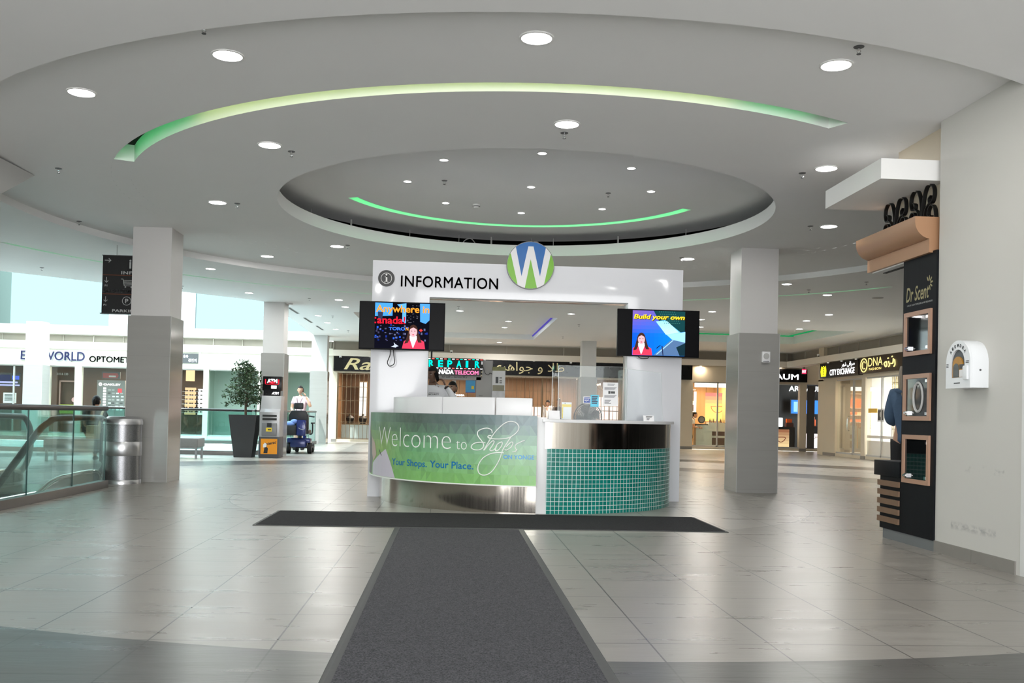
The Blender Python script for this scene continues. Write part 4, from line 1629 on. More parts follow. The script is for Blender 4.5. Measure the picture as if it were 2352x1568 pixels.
arrow(b, -5.45, 3.40, 0.10, 0, fs_)
arrow(b, -5.465, 3.09, 0.09, -pi / 2, fs_)
arrow(b, -5.47, 2.785, 0.09, -pi / 2, fs_)
disc(b, SIGNW, -5.145, 2.765, 0.062, 0.07, fs_, 0.001)
b.use(SIGNW)
tr = [(-5.24, 3.11), (-5.21, 3.11), (-5.19, 3.005), (-5.06, 3.005)]
for p0, p1 in zip(tr[:-1], tr[1:]):
    b.tube([fs_(p0[0], p0[1], 0), fs_(p1[0], p1[1], 0)], 0.005, 5)
for k in range(4):
    b.tube([fs_(-5.20 + 0.003 * k, 3.09 - 0.02 * k, 0), fs_(-5.05 - 0.003 * k, 3.09 - 0.02 * k, 0)], 0.005, 5)
for x in (-5.17, -5.08):
    disc(b, SIGNW, x, 2.985, 0, 0.012, fs_, 0.001, 12)
b.use(REDL)
for z in (3.165, 2.865):
    b.quad(*[fs_(x, zz, 0.001) for x, zz in rect(hx0, hx1, z, z + 0.008)])
b.build('sign_print', t, fix=False)

# bench beyond the left column, and its twin behind the near rail -----------------
UPH = mat('grey_upholstery', (0.24, 0.235, 0.23), 0.75, noise=0.08, scale=20)


def bench(x0, x1, y0, y1, label):
    t = thing('upholstered_bench', label, 'bench', ((x0 + x1) / 2, (y0 + y1) / 2, 0), 'grey benches by the atrium')
    b = MB(UPH)
    b.box(x0, x1, y0, y1, 0.25, 0.45)
    b.build('seat', t, bevel=0.03)
    b = MB(SATST)
    b.box(x0 + 0.03, x1 - 0.03, y0 + 0.03, y1 - 0.03, 0.215, 0.25)
    b.build('frame', t)
    for x in (x0 + 0.05, x1 - 0.05):
        for y in (y0 + 0.06, y1 - 0.06):
            b = MB(SATST)
            b.box(x - 0.022, x + 0.022, y - 0.022, y + 0.022, 0, 0.215)
            b.build('leg', t)
    return t


bench(-7.05, -5.43, 21.1, 21.7, 'grey upholstered bench on metal legs just right of the left column')
bench(-7.9, -6.1, 19.2, 19.75, 'grey upholstered bench under the seated woman behind the glass rail')

# planter with a small tree ----------------------------------------------------------
PLC = mat('charcoal_planter', (0.035, 0.036, 0.038), 0.45, noise=0.1)
px, py = -4.72, 22.45
t = thing('potted_tree', 'leafy small tree in a tall tapered charcoal planter beside the cash machine', 'plant', (px, py, 0))
b = MB(PLC)
hw0, hw1, H_ = 0.20, 0.315, 0.97


def taper(mb, cx, cy, h0, h1, z0, z1):
    q0, q1 = rect(cx - h0, cx + h0, cy - h0, cy + h0), rect(cx - h1, cx + h1, cy - h1, cy + h1)
    return mb.add([(*p, z0) for p in q0] + [(*p, z1) for p in q1], [(0, 1, 5, 4), (1, 2, 6, 5), (2, 3, 7, 6), (3, 0, 4, 7), (3, 2, 1, 0)])


taper(b, px, py, hw0, hw1, 0, H_)
q1, q2 = rect(px - hw1, px + hw1, py - hw1, py + hw1), rect(px - 0.28, px + 0.28, py - 0.28, py + 0.28)
b.add([(*p, H_) for p in q1] + [(*p, H_) for p in q2] + [(*p, H_ - 0.06) for p in q2],
      [(i, (i + 1) % 4, 4 + (i + 1) % 4, 4 + i) for i in range(4)] + [(4 + i, 4 + (i + 1) % 4, 8 + (i + 1) % 4, 8 + i) for i in range(4)])
b.build('planter', t)
b = MB(mat('potting_soil', (0.03, 0.02, 0.014), 0.95, noise=0.4, scale=40))
b.quad(*[(*p, H_ - 0.055) for p in q2])
b.build('soil', t, fix=False)
BARK = mat('pale_bark', (0.14, 0.10, 0.07), 0.8, noise=0.25, scale=20)
rg = random.Random(11)
b = MB(BARK)
trunk = [(px + 0.01, py, 0.9), (px + 0.0, py, 1.2), (px + 0.03, py + 0.02, 1.5), (px + 0.0, py, 1.85), (px - 0.05, py, 2.15)]
b.tube(smooth_path(trunk, 4), [0.03 - 0.0013 * i for i in range(17)], 8)
LEAF = mat('dark_green_leaf', (0.028, 0.062, 0.022), 0.45, noise=0.5, scale=9)
LEAF2 = mat('mid_green_leaf', (0.05, 0.10, 0.035), 0.45, noise=0.4, scale=9)
lb = MB(LEAF)
nb = 46
for k in range(nb):
    z0 = 1.15 + 0.95 * (k / nb)
    a = k * 2.4 + rg.uniform(-0.3, 0.3)
    # conical crown: broad low down, narrow on top, a gap on the upper left as in the photograph
    R0 = 0.47 * (1 - (z0 - 1.15) / 1.25) + 0.10 + rg.uniform(-0.06, 0.05)
    if z0 < 1.35:
        R0 *= 0.75
    base = Vector((px + 0.01, py, z0))
    tip = Vector((px - 0.02 + R0 * cos(a), py + R0 * sin(a), z0 + rg.uniform(-0.05, 0.14)))
    midp = (base + tip) / 2 + Vector((0, 0, 0.07))
    br = smooth_path([base, midp, tip], 4)
    b.tube(br, [0.009 - 0.0009 * i for i in range(len(br))], 5)
    for q in br[2:]:
        for j in range(7):
            d = Vector((rg.gauss(0, 1), rg.gauss(0, 1), rg.gauss(-0.15, 0.7))).normalized()
            L = rg.uniform(0.055, 0.095)
            w_ = L * 0.22
            s_ = q + Vector((rg.gauss(0, 0.03), rg.gauss(0, 0.03), rg.gauss(0, 0.03)))
            side = d.cross(Vector((rg.gauss(0, 1), rg.gauss(0, 1), rg.gauss(0, 1)))).normalized()
            up = d.cross(side)
            lb.use(LEAF if rg.random() < 0.7 else LEAF2)
            lb.add([s_, s_ + d * L * 0.45 + side * w_ + up * 0.006, s_ + d * L, s_ + d * L * 0.45 - side * w_ + up * 0.006, s_ + d * L * 0.5 - up * 0.004],
                   [(0, 1, 4), (1, 2, 4), (2, 3, 4), (3, 0, 4)])
b.build('trunk', t)
lb.build('foliage', t, fix=False, smooth=0)

# cash machine -------------------------------------------------------------------------
mx, my = -4.11, 22.42
t = thing('cash_machine', 'grey cash machine with black lit topper beside the planter', 'cash machine', (mx, my, 0))
MB0 = mat('machine_grey', (0.20, 0.20, 0.205), 0.4, 0.2, noise=0.05)
MSIL = mat('machine_silver', (0.42, 0.42, 0.43), 0.35, 0.4, noise=0.04)
MDK = mat('machine_charcoal', (0.06, 0.062, 0.07), 0.45, noise=0.06)
SX = lambda u, v, w: (w, u, v)
yb, yf = my + 0.28, my - 0.28
b = MB(MDK)
b.box(mx - 0.225, mx + 0.225, yf, yb, 0, 0.48)
b.build('base_cabinet', t, bevel=0.006)
b = MB(MSIL)
b.prism([(yf + 0.0, 0.48), (yb, 0.48), (yb, 1.42), (yf + 0.18, 1.42), (yf + 0.10, 1.12), (yf + 0.0, 1.05), (yf, 0.85)], SX, mx - 0.225, mx + 0.225)
b.build('upper_cabinet', t, bevel=0.006)
b = MB(MB0)
b.box(mx - 0.17, mx + 0.17, yf - 0.03, yf, 0.50, 0.80)
b.build('vault_door', t, bevel=0.02)
b = MB(BLACKM)
b.box(mx - 0.05, mx + 0.05, yf - 0.036, yf - 0.02, 0.71, 0.80)
b.use(YELP)
b.quad(*[(x, yf - 0.0315, z) for x, z in rect(mx - 0.07, mx + 0.06, 0.605, 0.69)])
b.use(INK)
b.quad(*[(x, yf - 0.032, z) for x, z in rect(mx - 0.03, mx + 0.045, 0.635, 0.66)])
b.build('lock_plate', t, fix=False)
b = MB(BLACK)
b.prism([(yf + 0.105, 1.125), (yf + 0.185, 1.42), (yf + 0.20, 1.56), (yf + 0.24, 1.56), (yf + 0.22, 1.41), (yf + 0.13, 1.12)], SX, mx - 0.19, mx + 0.19)
b.build('screen_hood', t)
b = MB(BLACKM)
for z0, z1 in ((0.86, 0.91), (0.94, 0.985)):
    b.box(mx - 0.16, mx + 0.16, yf - 0.012, yf, z0, z1)
b.build('keypad_shelf', t)
b = MB(BLACK)
b.prism(rect(mx - 0.215, mx + 0.215, 1.54, 1.87), lambda u, v, w: (u, w, v), my - 0.08, my + 0.12)
b.build('topper', t, bevel=0.012)
REDG = emis('red_lit_print', (1.0, 0.02, 0.05), 0.7)
b = MB()
ft = front(my - 0.082)
letter(b, 'ATM', LITW, mx - 0.115, mx + 0.115, 1.715, 1.81, ft, bold=0.05)
b.use(REDG)
for s in (-1, 1):
    for k in range(3):
        b.quad(ft(mx, 1.70, 0.002), ft(mx + s * 0.03 * k, 1.77 - 0.012 * k, 0.002), ft(mx + s * (0.03 * k + 0.018), 1.745 - 0.014 * k, 0.002))
for x in (-0.165, 0.135):
    b.quad(*[ft(xx, z, 0.001) for xx, z in rect(mx + x, mx + x + 0.025, 1.70, 1.80)])
b.quad(*[ft(xx, z, 0.001) for xx, z in rect(mx - 0.15, mx + 0.15, 1.682, 1.692)])
b.use(LITW)
b.quad(*[ft(xx, z, 0.001) for xx, z in rect(mx - 0.02, mx + 0.10, 1.59, 1.66)])
letter(b, 'ATM', LITW, mx + 0.0, mx + 0.16, 1.455, 1.51, front(yf + 0.175), bold=0.04, shear=0.2)
b.build('lit_print', t, fix=False)
ORG = mat('amber_panel', srgb(236, 150, 10), 0.4, noise=0.03)
b = MB(ORG)
fp = front(yf - 0.002)
b.quad(*[fp(x, z, 0) for x, z in rect(mx - 0.185, mx + 0.185, 0.09, 0.44)])
letter(b, 'Interac', INK, mx - 0.10, mx + 0.165, 0.30, 0.37, lambda u, v, w: fp(u, v + (u - mx) * 0.22, 0.001), bold=0.03, shear=0.2)
b.use(INK)
b.quad(*[fp(x, z, 0.001) for x, z in ((mx - 0.12, 0.11), (mx - 0.03, 0.11), (mx - 0.02, 0.22), (mx - 0.05, 0.26), (mx - 0.10, 0.24))])
b.use(PAPER)
b.quad(*[fp(x, z, 0.0015) for x, z in ((mx - 0.13, 0.24), (mx - 0.06, 0.25), (mx - 0.05, 0.32), (mx - 0.09, 0.35), (mx - 0.13, 0.31))])
b.build('amber_decal', t, fix=False)

# mobility scooter, seen from behind -------------------------------------------------------
sx, sy = -3.85, 24.85
SBLUE = mat('scooter_blue', (0.008, 0.02, 0.13), 0.25, 0.2, noise=0.1, coat=0.4)
TYRE = mat('tyre_rubber', (0.012, 0.012, 0.012), 0.8, noise=0.2)
VINYL = mat('black_vinyl', (0.01, 0.01, 0.011), 0.4, noise=0.15, scale=20)
t = thing('mobility_scooter', 'dark blue mobility scooter with black high-backed seat beside the cash machine', 'scooter', (sx, sy, 0))


def wheel(cx, cy, r, w_):
    b = MB(TYRE)
    fnw = lambda x, y, z: (cx + z, cy + x, r + y)
    b.lathe([(r * 0.6, -w_ / 2), (r * 0.93, -w_ / 2), (r, -w_ / 2 + 0.02), (r, w_ / 2 - 0.02), (r * 0.93, w_ / 2), (r * 0.6, w_ / 2)], n=28, fn=fnw)
    o = b.build('wheel', t)
    b = MB(MSIL)
    b.lathe([(0, -w_ * 0.38), (r * 0.6, -w_ * 0.38), (r * 0.6, w_ * 0.38), (0, w_ * 0.38)], n=20, fn=fnw)
    b.build('hub', o)


for x in (-0.27, 0.27):
    wheel(sx + x, sy, 0.14, 0.10)
wheel(sx - 0.2, sy + 0.95, 0.12, 0.08)
wheel(sx + 0.2, sy + 0.95, 0.12, 0.08)
b = MB(SBLUE)
b.box(sx - 0.20, sx + 0.20, sy - 0.22, sy + 0.28, 0.16, 0.36)
b.box(sx - 0.30, sx + 0.30, sy - 0.12, sy + 0.16, 0.27, 0.40)
b.build('rear_shroud', t, bevel=0.04)
b = MB(DGREY)
b.box(sx - 0.24, sx + 0.24, sy + 0.28, sy + 0.85, 0.12, 0.17)
b.build('foot_deck', t, bevel=0.02)
b = MB(SBLUE)
b.tube([(sx, sy + 0.92, 0.2), (sx, sy + 0.86, 0.55), (sx, sy + 0.66, 0.95)], 0.05, 10)
b.build('tiller', t)
b = MB(BLACKM)
b.tube([(sx - 0.28, sy + 0.62, 0.94), (sx, sy + 0.66, 0.98), (sx + 0.28, sy + 0.62, 0.94)], 0.02, 8)
b.build('handlebar', t)
b = MB(DGREY)
b.tube([(sx, sy + 0.05, 0.36), (sx, sy + 0.08, 0.50)], 0.05, 12)
b.build('seat_post', t)
b = MB(VINYL)
b.box(sx - 0.26, sx + 0.26, sy - 0.17, sy + 0.32, 0.50, 0.61)
b.build('seat', t, bevel=0.04)
b = MB(VINYL)
b.prism([(sx - 0.25, 0.60), (sx + 0.25, 0.60), (sx + 0.245, 0.98), (sx + 0.18, 1.10), (sx - 0.18, 1.10), (sx - 0.245, 0.98)], lambda u, v, w: (u, w - (v - 0.6) * 0.12, v), sy - 0.2, sy - 0.09)
b.build('backrest', t, bevel=0.035)
b = MB(VINYL)
b.box(sx - 0.12, sx + 0.12, sy - 0.27, sy - 0.18, 1.13, 1.295)
b.build('headrest', t, bevel=0.035)
b = MB(CHROME)
for x in (-0.06, 0.06):
    b.tube([(sx + x, sy - 0.21, 1.08), (sx + x, sy - 0.225, 1.15)], 0.01, 6)
b.build('headrest_stalk', t)
for s in (-1, 1):
    b = MB(BLACKM)
    b.tube(smooth_path([(sx + s * 0.27, sy - 0.10, 0.50), (sx + s * 0.34, sy - 0.12, 0.53), (sx + s * 0.345, sy - 0.12, 0.74), (sx + s * 0.33, sy - 0.1, 0.77)], 4), 0.018, 8)
    b.box(sx + s * 0.33 - 0.03, sx + s * 0.33 + 0.03, sy - 0.14, sy + 0.18, 0.765, 0.80)
    b.build('armrest', t, bevel=0.0)
b = MB(BLACKM)
b.box(sx - 0.34, sx - 0.02, sy - 0.46, sy - 0.26, 0.47, 0.72)
b.build('rear_basket', t, bevel=0.015)
bag = MB(SBLUE)
bag.box(sx - 0.02, sx + 0.22, sy - 0.43, sy - 0.27, 0.46, 0.86)
bg = tag(bag.build('shopping_bag', bevel=0.04), 'dark blue bag with pale piping hung on the scooter seat', 'bag')
b = MB(LGREY)
b.tube(smooth_path([(sx + 0.04, sy - 0.44, 0.66), (sx + 0.13, sy - 0.445, 0.62), (sx + 0.2, sy - 0.44, 0.66), (sx + 0.17, sy - 0.44, 0.80)]), 0.006, 5)
b.build('piping', bg)
b = MB(mat('light_blue_cloth', srgb(120, 150, 215), 0.8, noise=0.2, scale=14))
b.ball((sx - 0.18, sy - 0.37, 0.76), 0.13, 0.09, 0.07)
b.ball((sx - 0.08, sy - 0.37, 0.82), 0.09, 0.07, 0.06)
tag(b.build('folded_jacket'), 'light blue jacket bundled in the scooter rear basket', 'jacket')
# ================================================================== SHOPS
YB, XB = 35.0, 12.6
BACKM = lambda u, v, z: (u, YB + v, z)            # far wall: u along x, v into the shop
RIGHTM = lambda u, v, z: (XB + v, u, z)           # right wall: u along y
ZH = 2.5
OPEN_L = [(-16.8, -15.12), (-14.25, -13.38), (-13.15, -8.88), (-8.70, -6.95), (-6.05, -4.95)]
OPEN_R = [(-4.12, 8.45), (8.95, 10.42), (10.62, 13.0), (13.26, 13.95)]
OPEN_W = [(28.72, 30.72), (23.0, 28.45)]


def shop_wall(name, m, base_m, fn, u0, u1, opens, z1, th=0.2):
    b = MB(m)
    b.box(u0, u1, 0, th, ZH, z1, fn=fn)
    xs = [u0] + [x for o in opens for x in o] + [u1]
    for a, q in zip(xs[0::2], xs[1::2]):
        if q - a > 0.01:
            b.use(m).box(a, q, 0, th, 0.1, ZH, fn=fn)
            b.use(base_m).box(a - 0.0, q + 0.0, -0.012, th, 0, 0.1, fn=fn)
    for a, q in opens:
        b.use(m).box(a, q, 0.02, th, 0, 0.1, fn=fn)
    return b.build(name, kind='structure', smooth=0)


shop_wall('wall_back_left', CREAM, WHITE, BACKM, -17, -4.3, OPEN_L, 3.30)
shop_wall('wall_back', WARMWALL, BASE, BACKM, -4.3, 14.4, OPEN_R, 3.30)
shop_wall('wall_right_shops', WARMWALL, BASE, RIGHTM, 22.5, 31.7, OPEN_W[::-1], 3.30)
b = MB(BLACKM)
b.box(12.6, 12.8, 8.0, 22.5, 0, 3.3)  # unseen walls, made black so the desk's steel band mirrors a dark area
b.box(4.9, 12.6, 8.081, 8.12, 0, 3.6)
b.build('wall_unseen_black', kind='structure', smooth=0)
b = MB(WARMWALL)
b.box(12.6, 12.8, 31.7, 32.2, 0, 2.55)
b.box(12.6, 14.5, 31.75, 32.2, 2.5, 3.65)
b.box(14.0, 14.4, 31.7, 35.2, 0, 3.65)
b.build('wall_corner', kind='structure', smooth=0)
# bulkheads with a louvre band between them and the ceiling
LOUV = mat('taupe_louvre_panel', (0.30, 0.265, 0.22), 0.6, noise=0.06)
LOUVF = mat('taupe_louvre_frame', (0.5, 0.46, 0.4), 0.5, noise=0.04)
BULK = mat('warm_white_bulkhead', (0.80, 0.74, 0.66), 0.55, noise=0.02)


def louvre(name, fn, u0, u1, z0, z1, m_b, bulk, bz0, out=0.0, step=1.05):
    b = MB(LOUV)
    b.box(u0, u1, 0.12, 0.2, z0, z1, fn=fn)
    u = u0
    b.use(LOUVF)
    k = 0
    while u < u1:
        w_ = 0.03 if k % 4 == 0 else 0.012
        b.box(u, u + w_, 0.07, 0.12, z0, z1, fn=fn)
        u += step
        k += 1
    b.box(u0, u1, 0.07, 0.12, z1 - 0.03, z1, fn=fn)
    b.box(u0, u1, 0.07, 0.12, z0, z0 + 0.02, fn=fn)
    b.build(name, kind='structure', smooth=0)
    b = MB(bulk)
    b.box(u0, u1, -out, 0.25, bz0, z0, fn=fn)
    b.build('trim_2', kind='structure', smooth=0)


louvre('wall_louvre_left', BACKM, -17, -4.3, 3.36, 3.63, None, CREAM, 3.10, 0.05)
louvre('wall_louvre_back', BACKM, -4.3, 13.0, 3.32, 3.66, None, BULK, 3.10, 0.18, 2.1)
louvre('wall_louvre_right', RIGHTM, 8.2, 35.3, 3.32, 3.66, None, BULK, 3.10, 0.18, 1.5)
b = MB(WHITE)
b.box(-17, -4.6, 34.94, 35.2, 3.63, 3.95)
b.build('trim_3', kind='structure', smooth=0)

# shop interiors ------------------------------------------------------------
WOODB = wood_planks('brown_wood_planks', (0.16, 0.088, 0.042), (0.25, 0.145, 0.075), 0.33)
WOODD = mat('dark_brown_panel', (0.07, 0.042, 0.028), 0.5, noise=0.15)
WOODW = wood_planks('honey_wood_panel', (0.36, 0.20, 0.085), (0.46, 0.28, 0.13), 0.6)
PGREEN = mat('pale_green_shutter', (0.42, 0.50, 0.44), 0.5, noise=0.06, stretch=(12, 12, 0.2))


def shop_room(name, fn, u0, u1, d, wall, ceil, zc=2.62, floor_m=None):
    b = MB(wall)
    q = lambda *p: b.add([fn(*x) for x in p], [(0, 1, 2, 3)])
    q((u0, d, 0), (u1, d, 0), (u1, d, zc), (u0, d, zc))
    q((u0, 0.2, 0), (u0, d, 0), (u0, d, zc), (u0, 0.2, zc))
    q((u1, 0.2, 0), (u1, d, 0), (u1, d, zc), (u1, 0.2, zc))
    b.use(ceil)
    q((u0, 0.2, zc), (u1, 0.2, zc), (u1, d, zc), (u0, d, zc))
    b.use(floor_m or LGREY)
    q((u0, 0.0, 0.004), (u1, 0.0, 0.004), (u1, d, 0.004), (u0, d, 0.004))
    return b.build(name, kind='structure', fix=False, smooth=0)


shop_room('wall_shop_optician', BACKM, -16.95, -8.8, 3.2, WOODD, WOODD, 2.62)
shop_room('wall_shop_vacant', BACKM, -8.78, -4.8, 1.2, PGREEN, PGREEN, 2.62)
shop_room('wall_shop_jeweller', BACKM, -4.25, 8.7, 3.6, WOODB, WOODB, 2.62)
shop_room('wall_shop_cosmetics', BACKM, 8.75, 10.52, 2.8, WOODW, WHITE, 2.62)
shop_room('wall_shop_beauty', BACKM, 10.56, 15.4, 3.0, BLACKM, BLACKM, 2.62)
SHOPB = mat('shop_beige', (0.40, 0.36, 0.30), 0.6, noise=0.04)
shop_room('wall_shop_exchange', RIGHTM, 28.6, 31.6, 3.0, SHOPB, SHOPB, 2.62)
shop_room('wall_shop_goldsmith', RIGHTM, 22.9, 28.55, 3.2, WHITE, WHITE, 2.62)


def shop_lamp(x, y, z, power, size, col=(1.0, 0.82, 0.62)):
    return lamp((x, y, z), power, size, col, name='shop_ceiling_lamp')


for x in (-15.8, -13.2, -11.6, -9.6):
    shop_lamp(x, 36.4, 2.58, SHOP_W * 0.45, 0.4)
for x in (-2.8, -0.6, 1.8, 4.2, 6.6):
    shop_lamp(x, 36.6, 2.58, SHOP_W * 0.85, 0.6, (1.0, 0.82, 0.64))
shop_lamp(9.6, 36.2, 2.58, SHOP_W * 1.2, 0.6, (1.0, 0.78, 0.52))
shop_lamp(11.6, 36.2, 2.58, SHOP_W * 0.35, 0.4)
shop_lamp(14.0, 29.9, 2.58, SHOP_W * 0.5, 0.5)
for y in (24.5, 26.8):
    shop_lamp(14.0, y, 2.58, SHOP_W * 1.3, 0.6, (1.0, 0.95, 0.88))

# glazing of every shopfront: one window each
nwin = [4]


def glaze(fn, u0, u1, v=0.08, m=SHOPGL, mull=()):
    b = MB(m)
    b.add([fn(u0, v, 0.1), fn(u1, v, 0.1), fn(u1, v, ZH), fn(u0, v, ZH)], [(0, 1, 2, 3)])
    o = b.build('window_%d' % nwin[0], kind='structure', fix=False, smooth=0)
    nwin[0] += 1
    b = MB(LGREY)
    for u in mull:
        b.box(u - 0.025, u + 0.025, v - 0.03, v + 0.03, 0.1, ZH, fn=fn)
    b.box(u0, u1, v - 0.03, v + 0.03, ZH - 0.04, ZH, fn=fn)
    b.box(u0, u1, v - 0.03, v + 0.03, 0.1, 0.15, fn=fn)
    f_ = b.build('window_frame', o, smooth=0)
    return o


glaze(BACKM, -16.8, -15.12, mull=(-15.5,))
glaze(BACKM, -14.25, -13.38)
glaze(BACKM, -13.15, -8.88, mull=(-11.3, -10.05))
glaze(BACKM, -8.70, -6.95)
glaze(BACKM, -6.05, -4.95)
glaze(BACKM, 8.95, 10.42, mull=(9.9,))
glaze(BACKM, 10.62, 13.0)
glaze(RIGHTM, 28.72, 30.72, mull=(29.45,))
glaze(RIGHTM, 23.0, 28.45, mull=(27.45, 26.3))

# ---- optician sign letters and plaque
LSH = lambda y: (lambda u, v, w: (u, y - w, v))
t = thing('shop_sign', 'navy and black optician sign letters on the cream fascia at far left', 'sign', (-13, 35, 2.7))
HALO = mat('white_letter_halo', (0.85, 0.85, 0.90), 0.5, noise=0.01)
b = letter(MB(), 'EYE WORLD', HALO, -15.27, -13.0, 2.655, 3.03, LSH(34.99), bold=0.06, depth=0.02)
b.build('letter_halo', t, fix=False)
b = letter(MB(), 'EYE WORLD', NAVY, -15.24, -13.03, 2.685, 3.005, LSH(34.965), bold=0.012, depth=0.03)
b.build('navy_letters', t, fix=False)
b = letter(MB(), 'OPTOMETRIST', INK, -12.88, -10.9, 2.66, 2.875, LSH(34.99), bold=0.012, depth=0.03)
b.build('black_letters', t, fix=False)
t = thing('wall_plaque', 'small dark plaque with white Korean lettering on the cream fascia', 'sign', (-9.4, 34.98, 2.7))
b = MB(DGREY)
b.box(-9.74, -9.08, 34.96, 35.0, 2.70, 3.05)
b.build('board', t)
b = letter(MB(), '신용화', PAPER, -9.69, -9.42, 2.89, 3.0, LSH(34.955), bold=0.01)
letter(b, '경연의', PAPER, -9.42, -9.13, 2.745, 2.87, LSH(34.955), bold=0.01)
b.build('lettering', t, fix=False)
b = MB(SATINW)
b.box(-9.06, -8.98, 34.97, 35.0, 2.66, 3.1)
tag(b.build('wall_bracket_strip'), 'narrow white strip on the fascia right of the Korean plaque', 'trim')

# ---- optician displays
LITP = emis('lit_display_white', (1.0, 0.96, 0.9), 0.9)
LITB = emis('lit_screen_blue', srgb(60, 90, 200), 0.8)
LITD = emis('dim_navy_screen', srgb(20, 28, 80), 0.6)
t = thing('window_screen', 'blue lit screen in the far left shop window', 'screen', (-16, 35.6, 1.6))
b = MB(BLACKM)
b.box(-16.75, -15.5, 35.6, 35.66, 1.72, 2.22)
b.build('casing', t)
b = MB(LITD)
b.quad(*[(x, 35.595, z) for x, z in rect(-16.72, -15.85, 1.93, 2.15)])
b.use(LITB)
b.quad(*[(x, 35.595, z) for x, z in rect(-15.8, -15.55, 1.98, 2.12)])
b.use(emis('lit_lilac', srgb(170, 175, 240), 0.8))
b.quad(*[(x, 35.594, z) for x, z in rect(-16.72, -15.6, 1.85, 1.91)])
b.quad(*[(x, 35.594, z) for x, z in rect(-16.72, -15.53, 1.75, 1.80)])
b.build('picture', t, fix=False)
sheet('framed_chart', 'white framed eye chart in the far left shop window', 'chart', -16.0, -15.55, 1.13, 1.5, 35.4, PAPER, tx(6, 0.15, 0.85, 0.1, 0.9, DGREY), 0.02)
t = thing('display_cabinet', 'dark cabinet with lit lettering full of eyewear beside the left column', 'display cabinet', (-12.3, 36.0, 0))
b = MB(MGREY)
b.box(-12.95, -11.95, 36.0, 36.3, 0.1, 2.05)
b.build('cabinet', t)
b = letter(MB(), 'OAKLEY', LITW, -12.72, -12.1, 1.86, 1.93, LSH(35.99), bold=0.03)
disc(b, LITW, -12.83, 1.895, 0.025, 0.06, LSH(35.99), 0.001, 20)
for k in range(9):
    b.use(LITW)
    b.quad(*[(x, 35.985, z) for x, z in rect(-12.72, -12.62, 1.72 - 0.1 * k, 1.78 - 0.1 * k)])
rr = random.Random(5)
for k in range(26):
    b.use(rr.choice([LGREY, PAPER, MSIL, DGREY]))
    x, z = -12.55 + 0.15 * (k % 4) + rr.uniform(-0.02, 0.02), 0.95 + 0.12 * (k // 4)
    b.quad(*[(xx, 35.985, zz) for xx, zz in rect(x, x + 0.1, z, z + 0.05)])
b.use(emis('red_lit_patch', (0.8, 0.1, 0.12), 0.7))
b.quad(*[(x, 35.98, z) for x, z in rect(-12.2, -12.05, 1.6, 1.75)])
b.build('lit_panel', t, fix=False)
t = thing('poster_board', 'small red and grey goggles poster above the lit eyewear cabinet', 'poster', (-12.3, 35.9, 2.1))
b = MB(DGREY)
b.box(-12.75, -12.1, 35.9, 35.94, 2.1, 2.36)
b.use(mat('dull_red_print', (0.32, 0.05, 0.05), 0.5))
b.quad(*[(x, 35.895, z) for x, z in ((-12.72, 2.13), (-12.2, 2.13), (-12.15, 2.22), (-12.2, 2.31), (-12.72, 2.31))])
b.use(LGREY)
b.quad(*[(x, 35.89, z) for x, z in rect(-12.5, -12.25, 2.16, 2.22)])
b.build('print', t, fix=False)
b = MB(LITP)
b.box(-11.62, -11.54, 35.5, 35.56, 0.85, 1.72)
tag(b.build('lit_light_bar'), 'vertical lit white light bar in the optician window', 'light')
# eyewear shelves seen right of the left column
t = thing('eyewear_shelf', 'lit shelf wall of sunglasses seen just right of the left column', 'shelf', (-9.4, 36.4, 0))
b = MB(WOODD)
b.box(-9.95, -8.9, 36.45, 36.5, 0.8, 1.95)
b.build('back_board', t)
b = MB(LITP)
b.box(-9.42, -9.18, 36.42, 36.45, 0.85, 1.82)
b.use(emis('warm_lit_shelf', (1.0, 0.62, 0.34), 0.75))
b.box(-9.9, -9.5, 36.42, 36.45, 0.85, 1.86)
b.box(-9.12, -8.93, 36.42, 36.45, 0.85, 1.86)
b.build('lit_back', t)
for k in range(6):
    b = MB(SATINW)
    b.box(-9.95, -8.9, 36.2, 36.42, 0.93 + 0.155 * k, 0.94 + 0.155 * k)
    b.build('shelf_board', t)
g0 = None
for r_ in range(6):
    for c_ in range(5):
        x, z = -9.82 + 0.2 * c_, 0.94 + 0.155 * r_
        if g0 is None:
            g0 = thing('sunglasses', 'pair of dark sunglasses on the lit shelves right of the left column', 'sunglasses', (x, 36.25, z), 'sunglasses on the lit shelves')
            b = MB(BLACK)
            for s in (-1, 1):
                b.ball((x + s * 0.038, 36.25, z + 0.025), 0.034, 0.008, 0.024, 10, 6)
            b.build('lenses', g0)
            b = MB(BLACKM)
            b.box(x - 0.01, x + 0.01, 36.245, 36.255, z + 0.025, z + 0.035)
            for s in (-1, 1):
                b.box(x + s * 0.07 - 0.003, x + s * 0.07 + 0.003, 36.25, 36.37, z + 0.025, z + 0.035)
            b.build('frame', g0)
        else:
            dup(g0, (x, 36.25, z))
b = MB(emis('warm_spot_glow', (1.0, 0.6, 0.33), 0.9))
b.box(-9.85, -9.55, 36.3, 36.4, 2.1, 2.5)
tag(b.build('lit_light_box'), 'warm lit box above the sunglasses shelves', 'light')
